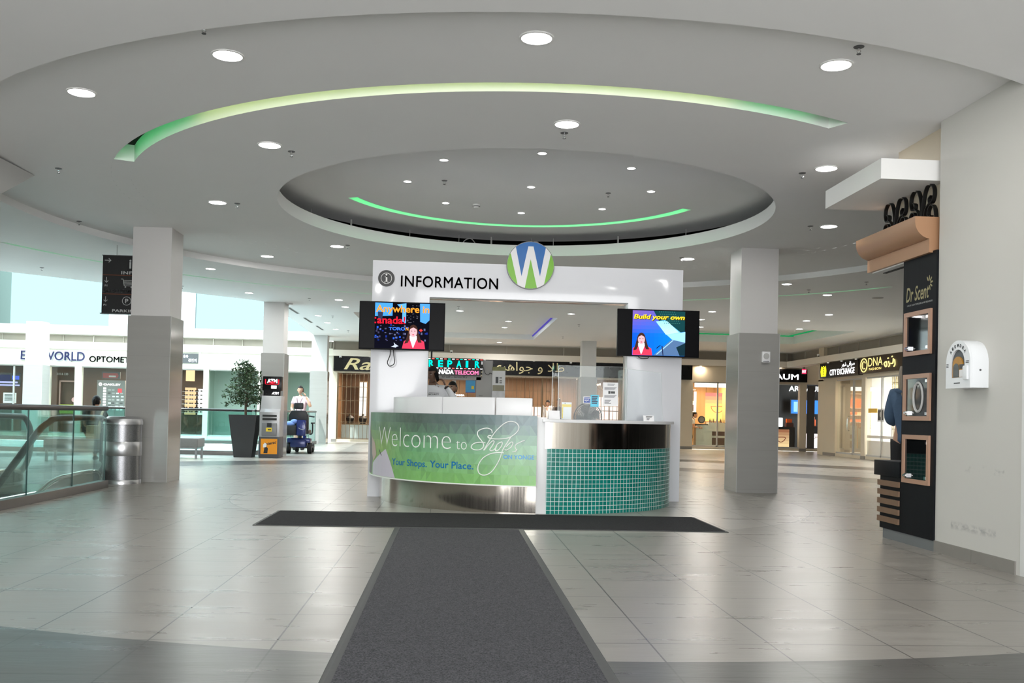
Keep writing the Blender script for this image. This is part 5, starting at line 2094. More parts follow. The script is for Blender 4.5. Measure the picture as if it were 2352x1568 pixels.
# door of the second shop
t = thing('shop_door', 'dark shop door with a pinkish frame left of the optician window', 'door', (-13.8, 35.5, 0))
b = MB(WOODD)
b.box(-14.2, -13.4, 35.6, 35.65, 0.1, 2.3)
b.build('leaf', t)
b = MB(mat('dusty_pink_frame', (0.42, 0.27, 0.24), 0.5))
b.box(-14.1, -14.06, 35.5, 35.56, 0.1, 1.98)
b.box(-14.1, -13.42, 35.5, 35.56, 1.94, 1.99)
b.build('frame', t)
b = MB(LGREY)
letter(b, '310 & 330', LGREY, -14.2, -13.8, 2.18, 2.26, LSH(35.5), bold=0.02)
disc(b, mat('pink_print', (0.6, 0.35, 0.35), 0.5), -13.56, 1.30, 0, 0.09, LSH(35.49), 0.0, 20)
b.build('door_print', t, fix=False)
b = MB(mat('lime_board', srgb(190, 215, 70), 0.5))
b.box(-14.05, -13.55, 35.45, 35.48, 0.8, 1.12)
tag(b.build('lime_notice'), 'lime green notice in the shop door left of the optician window', 'notice')

# ---- jeweller: black fascia, lettering, grille
t = thing('shop_sign', 'long black jeweller fascia with gold Latin and Persian script', 'sign', (2.3, 34.9, 2.56))
b = MB(BLACK)
b.box(-4.25, 8.88, 34.86, 34.99, 2.56, 3.09)
b.build('board', t)
b = letter(MB(), 'Rad', GOLDL, -3.88, -2.28, 2.615, 3.03, front(34.855), bold=0.01, shear=0.35, depth=0.012)
b.build('latin_letters', t, fix=False)
b = MB()
pf = front(34.855)
letter(b, 'ﻃﻼ ﻭ ﺟﻮﺍﻫﺮﯼ ﺭﺍﺩ'[::-1], GOLDL, 0.75, 4.12, 2.62, 3.05, pf)
stroke(b, GOLDL, [(4.98, 2.92), (4.86, 2.68), (5.0, 2.76)], 0.022, pf, k=5)
b.build('persian_script', t, fix=False)
BRZ = mat('bronze_grille', (0.20, 0.14, 0.08), 0.35, 0.6, noise=0.1)
t = thing('folding_grille', 'bronze folding security grille across the jeweller shopfront', 'grille', (2.2, 35.08, 0))
b = MB(BRZ)
u = -4.1
k = 0
while u < 8.45:
    b.box(u - 0.008, u + 0.008, 35.07, 35.09, 0.1, ZH)
    u += 0.155
    k += 1
for z in (0.14, 0.72, 1.02, 1.5, 2.0, 2.46):
    b.box(-4.12, 8.45, 35.072, 35.088, z - 0.008, z + 0.008)
for x in (-4.1, -2.9, 1.06, 3.35, 4.65, 6.6, 8.42):
    b.box(x - 0.03, x + 0.03, 35.05, 35.11, 0.0, ZH)
b.build('rods', t, smooth=0)
b = MB(LITP)
PINKL = emis('pinkish_lit_case', (1.0, 0.72, 0.62), 0.85)


def lit_case(x0, x1, z0, z1, y, label, m=PINKL):
    t = thing('lit_showcase', label, 'showcase', ((x0 + x1) / 2, y, z0))
    b = MB(BRZ)
    b.box(x0 - 0.03, x1 + 0.03, y, y + 0.25, 0.0, z1 + 0.04)
    b.build('case', t)
    b = MB(m)
    b.quad(*[(x, y - 0.004, z) for x, z in rect(x0, x1, z0, z1)])
    b.build('lit_back', t, fix=False)
    b = MB(BLACKM)
    n = max(2, int((x1 - x0) / 0.3))
    for i in range(1, n):
        x = x0 + (x1 - x0) * i / n
        b.box(x - 0.012, x + 0.012, y - 0.02, y, z0, z1)
    b.box(x0, x1, y - 0.02, y, z0 + (z1 - z0) * 0.55, z0 + (z1 - z0) * 0.57)
    b.build('glazing_bar', t, smooth=0)
    return t


lit_case(-3.55, -3.28, 0.95, 2.25, 37.6, 'tall lit showcase in the jeweller at left, outer of a pair', emis('white_lit_case', (1.0, 0.9, 0.8), 0.9))
lit_case(-3.0, -2.72, 0.95, 2.2, 37.6, 'tall lit showcase in the jeweller at left, inner of a pair', MATS['white_lit_case'])
lit_case(-2.65, -1.9, 0.75, 1.35, 37.55, 'low pinkish lit showcase in the jeweller beside the desk pillar')
lit_case(1.0, 2.0, 0.8, 2.15, 37.6, 'tall lit showcase under the chandelier behind the poster stand')
lit_case(2.6, 4.3, 0.65, 1.45, 37.5, 'wide pinkish lit showcase behind the jeweller staff')
lit_case(5.6, 6.6, 0.65, 1.9, 37.5, 'lit showcase in the jeweller behind the white notice')
# counters with black necklace busts
SHOWC = mat('pale_glass_counter', (0.45, 0.52, 0.50), 0.15, noise=0.05)
t = thing('shop_counter', 'pale glass jewellery counter seen through the grille at left', 'counter', (-3.2, 35.8, 0))
b = MB(SHOWC)
b.box(-4.0, -1.2, 35.7, 36.2, 0.1, 0.62)
b.build('body', t)
b = MB(BRZ)
b.box(-4.0, -1.2, 35.68, 36.22, 0.62, 0.66)
b.build('top', t)
bust0 = None
for k in range(5):
    x = -3.72 + 0.47 * k
    if bust0 is None:
        bust0 = thing('necklace_bust', 'black necklace display bust on the jeweller counter at left', 'display bust', (x, 35.9, 0.66), 'necklace busts on the counter')
        b = MB(BLACKM)
        b.lathe([(0.10, 0.0), (0.13, 0.1), (0.16, 0.2), (0.10, 0.27), (0.045, 0.3), (0.045, 0.36), (0, 0.37)], (x, 35.9, 0.66), 14)
        b.build('bust', bust0)
    else:
        dup(bust0, (x, 35.9, 0.66))
for k, (x, y) in enumerate(((1.5, 36.5), (5.9, 36.3))):
    t = thing('chandelier', ('glowing chandelier in the jeweller above the lit tall showcase', 'glowing chandelier in the jeweller behind the white notice')[k], 'chandelier', (x, y, 2.62))
    b = MB(BRZ)
    b.tube([(x, y, 2.62), (x, y, 2.35)], 0.015, 6)
    for q in range(8):
        a = 2 * pi * q / 8
        b.tube(smooth_path([(x, y, 2.2), (x + 0.2 * cos(a), y + 0.2 * sin(a), 2.15), (x + 0.38 * cos(a), y + 0.38 * sin(a), 2.3)], 3), 0.01, 5)
    b.build('arms', t)
    b = MB(emis('warm_bulb', (1.0, 0.72, 0.38), 5.0))
    for q in range(8):
        a = 2 * pi * q / 8
        b.ball((x + 0.38 * cos(a), y + 0.38 * sin(a), 2.35), 0.035, n=8, m=6)
    b.build('bulbs', t)

# ---- cosmetics shop
t = thing('shelf_unit', 'honey wood shelf unit with orange boxes in the cosmetics window', 'shelf', (9.3, 37.4, 0))
b = MB(WOODW)
b.box(8.9, 9.62, 37.5, 37.6, 0.1, 2.3)
b.build('back_board', t)
b = MB(LITP)
b.box(9.60, 9.68, 37.3, 37.4, 1.15, 2.2)
b.build('light_strip', t)
for z in (1.12, 1.40, 1.68, 2.25):
    b = MB(SATINW)
    b.box(8.9, 9.62, 37.2, 37.5, z, z + 0.025)
    b.build('shelf_board', t)
ORB = mat('orange_box', srgb(232, 96, 30), 0.4, noise=0.08)
PEAB = mat('peach_box', srgb(240, 190, 150), 0.4, noise=0.06)
for k, (x0, x1, z0, z1, m_, lab) in enumerate((
        (9.0, 9.42, 1.705, 2.06, ORB, 'large orange gift box on the top shelf of the cosmetics window'),
        (9.46, 9.58, 1.705, 1.82, PEAB, 'small cream box beside the large orange gift box'),
        (8.98, 9.16, 1.425, 1.55, PEAB, 'peach box on the middle cosmetics shelf, at its left end'),
        (9.18, 9.45, 1.425, 1.54, ORB, 'orange and cream box on the middle cosmetics shelf'),
        (9.0, 9.5, 1.145, 1.25, ORB, 'flat orange box on the lowest cosmetics shelf'))):
    b = MB(m_)
    b.box(x0, x1, 37.25, 37.42, z0, z1)
    o = tag(b.build('gift_box', bevel=0.006), lab, 'box', 'boxes on the cosmetics shelves')
b = MB(emis('bright_soffit_light', (1.0, 0.93, 0.8), 1.6))
b.box(9.2, 10.42, 35.6, 35.75, 2.33, 2.5)
tag(b.build('soffit_light'), 'bright lit soffit across the top of the cosmetics window', 'light')
POST = screen_material('backlit_poster', 0.95)
b = MB(POST)
for j in range(8):
    v0, v1 = j / 8, (j + 1) / 8
    b.colour = lerp3(srgb(250, 215, 110), srgb(225, 80, 110), max(0, (v0 - 0.35) / 0.65))
    b.quad(*[(x, 36.6, 1.05 + 1.1 * v) for x, v in rect(9.85, 10.6, v0, v1)])
b.colour = srgb(200, 70, 45)
for pts in ([(10.08, 1.62), (10.12, 1.5), (10.25, 1.4), (10.42, 1.4), (10.55, 1.5), (10.58, 1.62)],):
    q = smooth_path([(x, z, 0) for x, z in pts], 4)
    b.tube([(p.x, 36.59, p.y) for p in q], 0.012, 5)
    b.quad((10.08, 36.592, 1.61), (10.58, 36.592, 1.61), (10.58, 36.592, 1.63), (10.08, 36.592, 1.63))
b.quad((10.32, 36.592, 1.63), (10.36, 36.592, 1.63), (10.36, 36.592, 1.76), (10.32, 36.592, 1.76))
tag(b.build('lit_poster', fix=False), 'backlit pink to yellow poster of a bowl in the cosmetics shop', 'poster')
t = thing('shop_counter', 'pale green cosmetics counter with a black top beside the window', 'counter', (9.4, 35.6, 0))
b = MB(SHOWC)
b.box(9.22, 9.72, 35.5, 35.9, 0.1, 0.9)
b.build('body', t)
b = MB(BLACKM)
b.box(9.18, 9.68, 35.48, 35.92, 0.9, 0.93)
b.build('top', t)
t = thing('shop_counter', 'long pale counter crowded with small bottles in the cosmetics shop', 'counter', (10.1, 35.9, 0))
b = MB(SHOWC)
b.box(9.8, 10.45, 35.8, 36.2, 0.1, 1.0)
b.use(WOODD)
b.box(9.92, 10.4, 35.79, 35.8, 0.15, 0.42)
b.box(9.92, 10.4, 35.79, 35.8, 0.5, 0.66)
b.build('body', t)
bo = None
rr = random.Random(9)
for k in range(12):
    x = 9.84 + 0.05 * k
    if bo is None:
        bo = thing('cosmetic_bottle', 'small dark bottle on the long cosmetics counter', 'bottle', (x, 35.9, 1.0), 'bottles on the cosmetics counter')
        b = MB(mat('amber_bottle', (0.12, 0.05, 0.03), 0.3))
        b.lathe([(0, 0), (0.018, 0), (0.018, 0.09), (0.008, 0.11), (0.008, 0.15), (0, 0.15)], (x, 35.9, 1.0), 10)
        b.build('bottle_body', bo)
    else:
        dup(bo, (x, 35.86 + rr.uniform(0, 0.2), 1.0))
t = thing('table_mirror', 'round dark-framed mirror on the black-topped cosmetics counter', 'mirror', (9.45, 35.6, 0.93))
b = MB(DGREY)
b.lathe([(0.10, -0.012), (0.14, -0.012), (0.14, 0.012), (0.10, 0.012), (0.10, -0.012)], n=28, fn=lambda x, y, z: (9.45 + x, 35.6 + z, 1.10 + y))
b.build('frame', t)
b = MB(MGREY)
b.lathe([(0, 0), (0.10, 0)], n=28, fn=lambda x, y, z: (9.45 + x, 35.6 + z, 1.10 + y))
b.build('glass', t, fix=False)

# ---- beauty shop
t = thing('shop_sign', 'black sign with big white lit letters beside the right column', 'sign', (12, 34.9, 2.56))
b = MB(BLACK)
b.box(10.5, 13.22, 34.86, 34.99, 2.57, 3.05)
b.build('board', t)
b = letter(MB(), 'ARITAUM', LITW, 11.1, 12.88, 2.66, 2.865, front(34.855), bold=0.012, depth=0.01)
b.build('lit_letters', t, fix=False)
t = thing('interior_sign', 'white lit shop name on the black wall inside the beauty shop', 'sign', (13, 37.9, 2.3))
b = letter(MB(), 'ARITAUM', LITW, 13.62, 15.02, 2.33, 2.54, front(37.9), bold=0.015)
b.build('lit_letters', t, fix=False)
t = thing('wall_television', 'blue lit television inside the black beauty shop', 'television', (13.4, 37.6, 1.5))
b = MB(BLACKM)
b.box(13.58, 14.85, 37.62, 37.66, 1.40, 2.0)
b.build('casing', t)
b = MB(emis('bright_blue_screen', srgb(60, 130, 245), 0.9))
b.quad(*[(x, 37.61, z) for x, z in rect(13.62, 14.81, 1.43, 1.97)])
b.use(emis('pale_blue_screen', srgb(150, 200, 250), 0.9))
b.quad(*[(x, 37.60, z) for x, z in rect(13.72, 13.88, 1.5, 1.9)])
b.quad(*[(x, 37.60, z) for x, z in rect(14.0, 14.12, 1.5, 1.9)])
b.build('picture', t, fix=False)
b = MB(emis('magenta_tube', (1.0, 0.08, 0.55), 1.2))
b.tube([(12.22, 35.5, 1.2), (12.22, 35.5, 2.48)], 0.03, 8)
tag(b.build('neon_tube'), 'vertical magenta neon tube inside the beauty shop window', 'light')
b = MB(emis('white_light_box', (1.0, 1.0, 1.0), 1.3))
b.box(12.15, 12.55, 35.5, 35.7, 0.9, 1.24)
tag(b.build('light_box', bevel=0.03), 'glowing white box lamp on the beauty shop counter', 'light')
t = thing('shop_counter', 'beauty shop counter with a brown bowl picture on its front', 'counter', (12.4, 35.6, 0))
b = MB(BLACKM)
b.box(12.1, 13.0, 35.45, 35.9, 0.1, 0.9)
b.build('body', t)
b = MB(POST)
for j in range(6):
    v0, v1 = j / 6, (j + 1) / 6
    b.colour = lerp3(srgb(205, 175, 130), srgb(110, 45, 30), v0)
    b.quad(*[(x, 35.445, 0.14 + 0.66 * v) for x, v in rect(12.16, 12.78, v0, v1)])
b.colour = srgb(90, 30, 25)
q = smooth_path([(x, z, 0) for x, z in ((12.30, 0.50), (12.34, 0.38), (12.46, 0.32), (12.58, 0.38), (12.62, 0.50), (12.30, 0.50))], 4)
b.tube([(p.x, 35.44, p.y) for p in q], 0.014, 5)
b.build('picture_front', t, fix=False)
for k, (x0, x1, z1, lab) in enumerate(((12.72, 13.0, 1.15, 'orange and brown bag display on the beauty shop counter'),)):
    b = MB(mat('brown_bag', (0.10, 0.03, 0.02), 0.5))
    b.box(x0, x1, 35.6, 35.8, 0.9, 1.05)
    b.use(ORB)
    b.box(x0 + 0.03, x1 - 0.05, 35.62, 35.78, 1.05, z1 + 0.06)
    tag(b.build('gift_bag', bevel=0.01), lab, 'bag')
b = MB(ORB)
b.box(13.62, 13.9, 35.7, 35.9, 0.95, 1.2)
b.use(PEAB)
b.box(13.66, 13.86, 35.7, 35.88, 1.2, 1.3)
tag(b.build('gift_box', bevel=0.01), 'stacked orange boxes by the folded shutter of the beauty shop', 'box')
t = thing('lit_pedestal', 'pinkish white lit pedestal behind the folded shutter', 'pedestal', (13.75, 35.7, 0))
b = MB(emis('pinkish_pedestal', (1.0, 0.85, 0.84), 0.8))
b.box(13.55, 14.0, 35.5, 35.95, 0.12, 0.66)
b.use(BLACKM)
b.box(13.5, 14.0, 35.45, 35.98, 0.66, 0.95)
b.build('block', t)
b = letter(MB(), 'ITAUM', INK, 13.58, 13.9, 0.48, 0.56, front(35.49), bold=0.01)
b.build('lettering', t, fix=False)
SHUT = mat('grey_folded_shutter', (0.30, 0.28, 0.26), 0.45, 0.3, noise=0.05)
t = thing('folded_shutter', 'grey concertina shutter folded beside the beauty shop pillar', 'shutter', (13.4, 35.05, 0))
b = MB(SHUT)
for k in range(8):
    x = 13.30 + 0.035 * k
    b.quad((x, 35.02, 0.05), (x + 0.0175, 35.10, 0.05), (x + 0.0175, 35.10, 2.45), (x, 35.02, 2.45))
    b.quad((x + 0.0175, 35.10, 0.05), (x + 0.035, 35.02, 0.05), (x + 0.035, 35.02, 2.45), (x + 0.0175, 35.10, 2.45))
b.build('slats', t, fix=False, smooth=0)
t = thing('exit_sign', 'small red exit sign hanging above the beauty shop corner', 'exit sign', (13.05, 34.4, 2.85))
b = MB(BLACKM)
b.tube([(12.95, 34.5, 3.12), (12.95, 34.5, 3.05)], 0.02, 6)
b.box(12.86, 13.04, 34.48, 34.54, 2.86, 3.05)
b.build('housing', t)
b = letter(MB(emis('red_exit_panel', (1.0, 0.03, 0.10), 0.9)), 'EXIT', LITW, 12.88, 13.02, 2.91, 3.0, front(34.47))
b.use(MATS['red_exit_panel'])
b.quad(*[(x, 34.476, z) for x, z in rect(12.87, 13.03, 2.87, 3.04)])
b.build('lit_face', t, fix=False)

# ---- exchange office on the right wall
rf = rightwall(12.44)
YX = lambda px: 27167.0 / (px - 1036)
t = thing('shop_sign', 'black exchange office sign with yellow emblem on the right wall', 'sign', (12.5, 30.1, 2.58))
b = MB(BLACK)
b.box(12.45, 12.6, 28.62, 31.7, 2.58, 3.07)
b.build('board', t)
rl = lambda y_far, y_near: (lambda u, v, w: (12.445 - w, y_far + (y_near - y_far) * u, v))
b = MB()
letter(b, 'CITY EXCHANGE', LITW, 0, 1, 2.645, 2.835, rl(YX(1917), YX(1976)), bold=0.012)
b.use(LITW)
letter(b, 'ﺻﺮﺍﻓﯽ ﺷﻬﺮ'[::-1], LITW, 0, 1, 2.855, 3.03, rl(YX(1945), YX(1976)))
b.build('lit_letters', t, fix=False)
YEL = emis('yellow_lit_emblem', (1.0, 0.9, 0.02), 1.0)
b = MB(YEL)
ef = rl(31.62, 31.12)
pts = [(0.1, 0.0), (0.9, 0.0), (1.0, 0.5), (0.86, 1.0), (0.72, 0.86), (0.5, 1.0), (0.28, 0.86), (0.14, 1.0), (0.0, 0.5)]
b.quad(*[ef(u, 2.63 + 0.36 * v, 0.002) for u, v in pts])
b.use(INK)
for v in (0.2, 0.4, 0.6, 0.78):
    b.quad(*[ef(u, 2.63 + 0.36 * vv, 0.004) for u, vv in rect(0.4, 0.6, v, v + 0.09)])
b.build('emblem', t, fix=False)
t = thing('shop_chair', 'mustard upholstered chair inside the exchange office window', 'chair', (13.3, 29.4, 0))
MUS = mat('mustard_upholstery', (0.30, 0.23, 0.06), 0.7, noise=0.1)
b = MB(MUS)
b.box(13.1, 13.6, 29.1, 29.6, 0.40, 0.50)
b.build('seat', t, bevel=0.03)
b = MB(MUS)
b.box(13.1, 13.6, 29.55, 29.66, 0.5, 0.85)
b.build('backrest', t, bevel=0.03)
for x in (13.14, 13.56):
    for y in (29.14, 29.58):
        b = MB(WOODD)
        b.tube([(x, y, 0), (x, y, 0.42)], 0.018, 8)
        b.build('leg', t)
b = MB(emis('orange_lit_shelf', (1.0, 0.42, 0.2), 0.8))
for z0, z1 in ((1.35, 1.55), (1.2, 1.27), (0.98, 1.02)):
    b.box(15.3, 15.35, 30.3, 31.2, z0, z1)
tag(b.build('lit_shelves'), 'orange lit shelves at the back of the exchange office', 'shelf')
b = MB(emis('yellow_lit_display', (1.0, 0.72, 0.32), 0.8))
b.box(14.6, 14.7, 28.65, 29.3, 0.75, 2.3)
tag(b.build('lit_display'), 'tall yellow lit display beside the exchange office door', 'display')
b = MB(CHROME)
b.tube(smooth_path([(12.62, 29.62, 0.85), (12.56, 29.62, 0.9), (12.56, 29.62, 1.25), (12.62, 29.62, 1.3)]), 0.016, 8)
tag(b.build('door_pull'), 'chrome pull handle on the exchange office glass door', 'handle')

# ---- goldsmith
t = thing('shop_sign', 'dark brown sign with gold outlined letters over the goldsmith shop', 'sign', (12.5, 26.5, 2.6))
b = MB(mat('dark_brown_sign', (0.02, 0.011, 0.006), 0.35))
b.box(12.45, 12.6, 23.5, 28.54, 2.60, 3.10)
b.build('board', t)
GLIT = emis('gold_lit_outline', (1.0, 0.78, 0.25), 0.95)
b = MB()
letter(b, 'DNA', GLIT, 0, 1, 2.80, 3.05, rl(YX(2009), YX(2043)), bold=-0.005)
letter(b, 'FASHION', GLIT, 0, 1, 2.68, 2.75, rl(YX(2011), YX(2040)), bold=0.0)
of = rl(YX(1991), YX(2007))
q = [(0.5 + 0.48 * cos(2 * pi * i / 24), 2.85 + 0.2 * sin(2 * pi * i / 24)) for i in range(25)]
stroke(b, GLIT, q, 0.014, of, k=2, n=5, taper=False)
q = [(0.5 + 0.25 * cos(2 * pi * i / 16 + 0.6), 2.85 + 0.11 * sin(2 * pi * i / 16 + 0.6)) for i in range(13)]
stroke(b, GLIT, q, 0.012, of, k=2, n=5, taper=False)
sf = rl(YX(2048), YX(2074))
for pts in ([(0.1, 0.1), (0.0, 0.35), (0.2, 0.5), (0.25, 0.15), (0.12, 0.05)], [(0.4, 0.5), (0.5, 0.2), (0.42, 0.02)], [(0.6, 0.3), (0.8, 0.3), (0.85, 0.7)], [(0.7, 0.85), (0.75, 0.9)],
            [(0.95, 0.6), (1.0, 0.2), (0.9, 0.0)], [(0.33, 0.75), (0.38, 0.8)]):
    stroke(b, GLIT, [(u, 2.72 + 0.33 * v) for u, v in pts], 0.018, sf, k=4, n=5, taper=False)
b.build('gold_letters', t, fix=False)
GLDG = mat('gold_grille', (0.40, 0.30, 0.12), 0.3, 0.7, noise=0.1)
t = thing('folding_grille', 'gold folding grille inside the goldsmith shop window', 'grille', (12.9, 26.6, 0))
b = MB(GLDG)
for k in range(28):
    y = 27.35 - 0.11 * k
    b.box(12.93, 12.95, y - 0.008, y + 0.008, 0.1, 2.5)
for z in (0.5, 0.95, 1.5, 2.1, 2.3):
    b.box(12.935, 12.945, 24.3, 27.36, z - 0.01, z + 0.01)
b.build('rods', t, smooth=0)
b = MB(mat('yellow_notice', srgb(230, 180, 70), 0.6))
b.box(12.66, 12.67, 27.75, 28.35, 1.42, 1.55)
tag(b.build('yellow_notice'), 'yellow notice on the goldsmith shop glass', 'notice')
t = thing('framed_picture', 'black and white framed picture on the goldsmith shop glass', 'picture', (12.66, 27.4, 1.3))
b = MB(PAPER)
b.box(12.66, 12.68, 27.28, 27.72, 1.16, 1.54)
b.build('frame', t)
b = MB(DGREY)
b.quad((12.655, 27.32, 1.2), (12.655, 27.68, 1.2), (12.655, 27.68, 1.5), (12.655, 27.32, 1.5))
b.use(LGREY)
b.ball((12.655, 27.5, 1.37), 0.004, 0.06, 0.08, 10, 6)
b.build('print', t, fix=False)
# frosted band low on the goldsmith glass
b = MB(pane('frosted_film', (0.45, 0.46, 0.48), 0.1, 0.3))
b.quad((12.655, 23.0, 0.12), (12.655, 28.4, 0.12), (12.655, 28.4, 0.58), (12.655, 23.0, 0.58))
b.quad((12.655, 23.0, 0.66), (12.655, 28.4, 0.66), (12.655, 28.4, 0.74), (12.655, 23.0, 0.74))
tag(b.build('frosted_film', fix=False), 'grey frosted film bands low on the goldsmith shop glass', 'film')

# spotlights under the bulkheads, cameras
spots = [(x, 34.9, 3.1) for x in (-2.95, 0.15, 1.2, 3.0, 4.9, 9.2)] + [(12.2, 34.87, 3.1)] + [(12.5, y, 3.1) for y in (31.1, 30.0, 28.9)]
names = ['over the gold Latin lettering of the jeweller', 'over the left end of the REPAIR sign', 'over the right end of the REPAIR sign', 'over the middle of the Persian script', 'over the clear screen on the desk',
         'over the cosmetics window', 'over the white lit letters of the beauty shop', 'over the yellow exchange emblem', 'over the middle of the exchange office sign', 'over the right end of the exchange office sign']
t0 = None
for p, nm in zip(spots, names):
    lab = 'small round spotlight under the bulkhead ' + nm
    if t0 is None:
        t0 = thing('bulkhead_spotlight', lab, 'spotlight', p, 'spotlights under the shop bulkheads')
        b = MB(WHITE)
        b.lathe([(0.055, 0), (0.055, -0.02), (0.04, -0.02)], p, 16)
        b.build('bezel', t0)
        b = MB(emis('warm_spot_lens', (1.0, 0.85, 0.62), 7.0))
        b.lathe([(0, -0.021), (0.042, -0.021)], p, 16)
        b.build('lens', t0, fix=False)
    else:
        dup(t0, p, lab)
    lamp((p[0], p[1], p[2] - 0.03), 5.0, 0.07, (1.0, 0.84, 0.62), name='spotlight_lamp')
cams = [((-4.0, 34.8, 3.06), 'small white camera dome at the left end of the jeweller sign'), ((4.35, 34.8, 3.06), 'small white camera dome by the column at the Persian sign'),
        ((-0.02, 34.75, 3.36), 'white camera on the bulkhead ledge above the REPAIR sign'), ((12.35, 31.6, 3.36), 'small camera on the right bulkhead above the exchange emblem')]
t0 = None
for p, lab in cams:
    if t0 is None:
        t0 = thing('security_camera', lab, 'camera', p)
        b = MB(WHITE)
        b.lathe([(0, 0.04), (0.045, 0.04), (0.045, 0.0), (0.035, -0.025), (0, -0.04)], p, 16)
        b.build('dome', t0)
        b = MB(BLACKM)
        b.ball((p[0], p[1] - 0.04, p[2] - 0.03), 0.022, n=8, m=6)
        b.build('lens', t0)
    else:
        dup(t0, p, lab)

# ---- phone repair kiosk behind the desk
t = thing('repair_kiosk', 'grey phone repair kiosk seen through the desk portal', 'kiosk', (0.2, 20.3, 0))
KG = mat('kiosk_grey', (0.42, 0.41, 0.40), 0.5, noise=0.03)
b = MB(KG)
b.box(-0.75, 1.1, 20.0, 20.5, 0, 1.0)
b.build('counter', t)
b = MB(KG)
b.box(0.52, 0.86, 20.02, 20.1, 1.0, 1.88)
b.box(0.64, 0.86, 20.02, 20.1, 1.88, 2.235)
b.build('side_panel', t)
b = MB(KG)
b.box(-0.75, 0.62, 20.02, 20.1, 1.82, 1.905)
b.build('fascia', t)
b = letter(MB(), 'for Cell .... Service 99 ¢', INK, -0.20, 0.33, 1.845, 1.89, front(20.015), bold=0.01, shear=0.25)
b.build('fascia_lettering', t, fix=False)
b = MB(mat('copper_frame', (0.35, 0.18, 0.11), 0.45))
b.box(-0.25, 0.52, 20.03, 20.06, 1.80, 1.815)
b.box(0.505, 0.52, 20.03, 20.06, 1.0, 1.82)
b.build('window_trim', t)
b = MB(KG)
b.box(0.02, 0.10, 20.04, 20.09, 1.0, 1.82)
b.build('post', t)
b = letter(MB(), 'CANADA', LITW, 0.08, 0.28, 1.475, 1.515, front(20.03), bold=0.02)
b.build('window_lettering', t, fix=False)
b = letter(MB(), 'about', INK, 0.58, 0.66, 1.485, 1.51, front(20.015), shear=0.25)
b.build('panel_lettering', t, fix=False)
sheet('window_poster', 'blue poster with a yellow sun in the repair kiosk window', 'poster', 0.30, 0.505, 1.55, 1.81, 20.02, mat('blue_poster', srgb(80, 165, 215), 0.6, noise=0.06),
      [('bar', BLUEP, 0.0, 1.0, 0.0, 0.06), ('bar', YELP, 0.6, 0.85, 0.3, 0.55)])
t = thing('poster_stand', 'tall pale kiosk pillar covered in posters right of the repair sign', 'stand', (0.98, 19.95, 0))
b = MB(mat('silvery_panel', (0.55, 0.55, 0.57), 0.3, noise=0.35, scale=9))
b.box(0.85, 1.12, 19.9, 20.2, 0, 1.62)
b.build('lower_panel', t)
b = MB(PAPER)
b.box(0.85, 1.12, 19.9, 20.2, 1.62, 2.02)
b.use(mat('olive_print', (0.20, 0.20, 0.07), 0.5, noise=0.4, scale=12))
b.box(0.85, 1.12, 19.895, 20.2, 2.02, 2.10)
b.use(mat('khaki_print', (0.30, 0.28, 0.20), 0.5, noise=0.2))
b.quad(*[(x, 19.894, z) for x, z in rect(0.86, 1.10, 1.60, 1.72)])
b.use(INK)
b.quad(*[(x, 19.893, z) for x, z in rect(0.92, 0.975, 1.76, 1.89)])
b.use(MGREY)
for z in (1.86, 1.80, 1.76):
    b.quad(*[(x, 19.893, zz) for x, zz in rect(1.0, 1.05, z, z + 0.025)])
b.build('poster_panel', t, fix=False)
t = thing('led_sign', 'black LED sign spelling REPAIR in green with a dashed border', 'sign', (0.07, 19.85, 2.04))
b = MB(BLACKM)
b.box(-0.52, 0.65, 19.84, 19.92, 2.02, 2.255)
b.build('housing', t)
TURQ = emis('turquoise_led', (0.0, 1.0, 0.62), 1.0)
REDL2 = emis('red_led', (1.0, 0.12, 0.1), 1.0)
b = MB()
for k, ch in enumerate('REPAIR'):
    x = -0.47 + 0.19 * k
    letter(b, ch, TURQ, x, x + (0.10 if ch != 'I' else 0.05), 2.065, 2.205, front(19.835), bold=0.03)
for k in range(14):
    x = -0.49 + 0.083 * k
    b.use((LITW, REDL2, TURQ)[k % 3])
    b.quad(*[(xx, 19.834, z) for xx, z in rect(x, x + 0.05, 2.225, 2.24)])
    b.use((REDL2, LITW, LITW)[k % 3])
    b.quad(*[(xx, 19.834, z) for xx, z in rect(x, x + 0.05, 2.035, 2.05)])
b.use(LITW)
b.quad(*[(x, 19.834, z) for x, z in rect(0.62, 0.632, 2.14, 2.2)])
b.build('lit_letters', t, fix=False)
b = MB(BLACKM)
b.tube([(-0.42, 19.88, 2.25), (-0.42, 19.88, 2.37), (-0.41, 19.9, 2.42)], 0.02, 6)
b.build('hanging_bracket', t)
t = thing('shop_sign', 'lit white and pink sign directly under the green REPAIR sign', 'sign', (0.07, 19.9, 1.9))
b = MB(DGREY)
b.box(-0.46, 0.60, 19.9, 20.0, 1.90, 2.025)
b.build('board', t)
b = letter(MB(), 'CANADA', LITW, -0.40, 0.045, 1.925, 2.015, front(19.895), bold=0.035)
letter(b, 'TELECOM', emis('pink_lit_letters', (1.0, 0.16, 0.34), 1.1), 0.06, 0.56, 1.92, 2.005, front(19.895), bold=0.03)
b.use(emis('blue_lit_mark', (0.02, 0.15, 0.9), 1.0))
b.quad((-0.52, 19.895, 1.93), (-0.47, 19.895, 1.96), (-0.44, 19.895, 2.03), (-0.50, 19.895, 2.03), (-0.53, 19.895, 1.98))
b.build('lit_letters', t, fix=False)
b = MB(BLACKM)
b.tube(smooth_path([(0.66, 20.0, 2.1), (0.70, 19.99, 1.97), (0.77, 19.99, 1.93), (0.8, 19.99, 1.97), (0.84, 19.9, 1.95)]), 0.005, 5)
tag(b.build('signal_cable'), 'thin black cable drooping from the REPAIR sign to the poster pillar', 'cable')
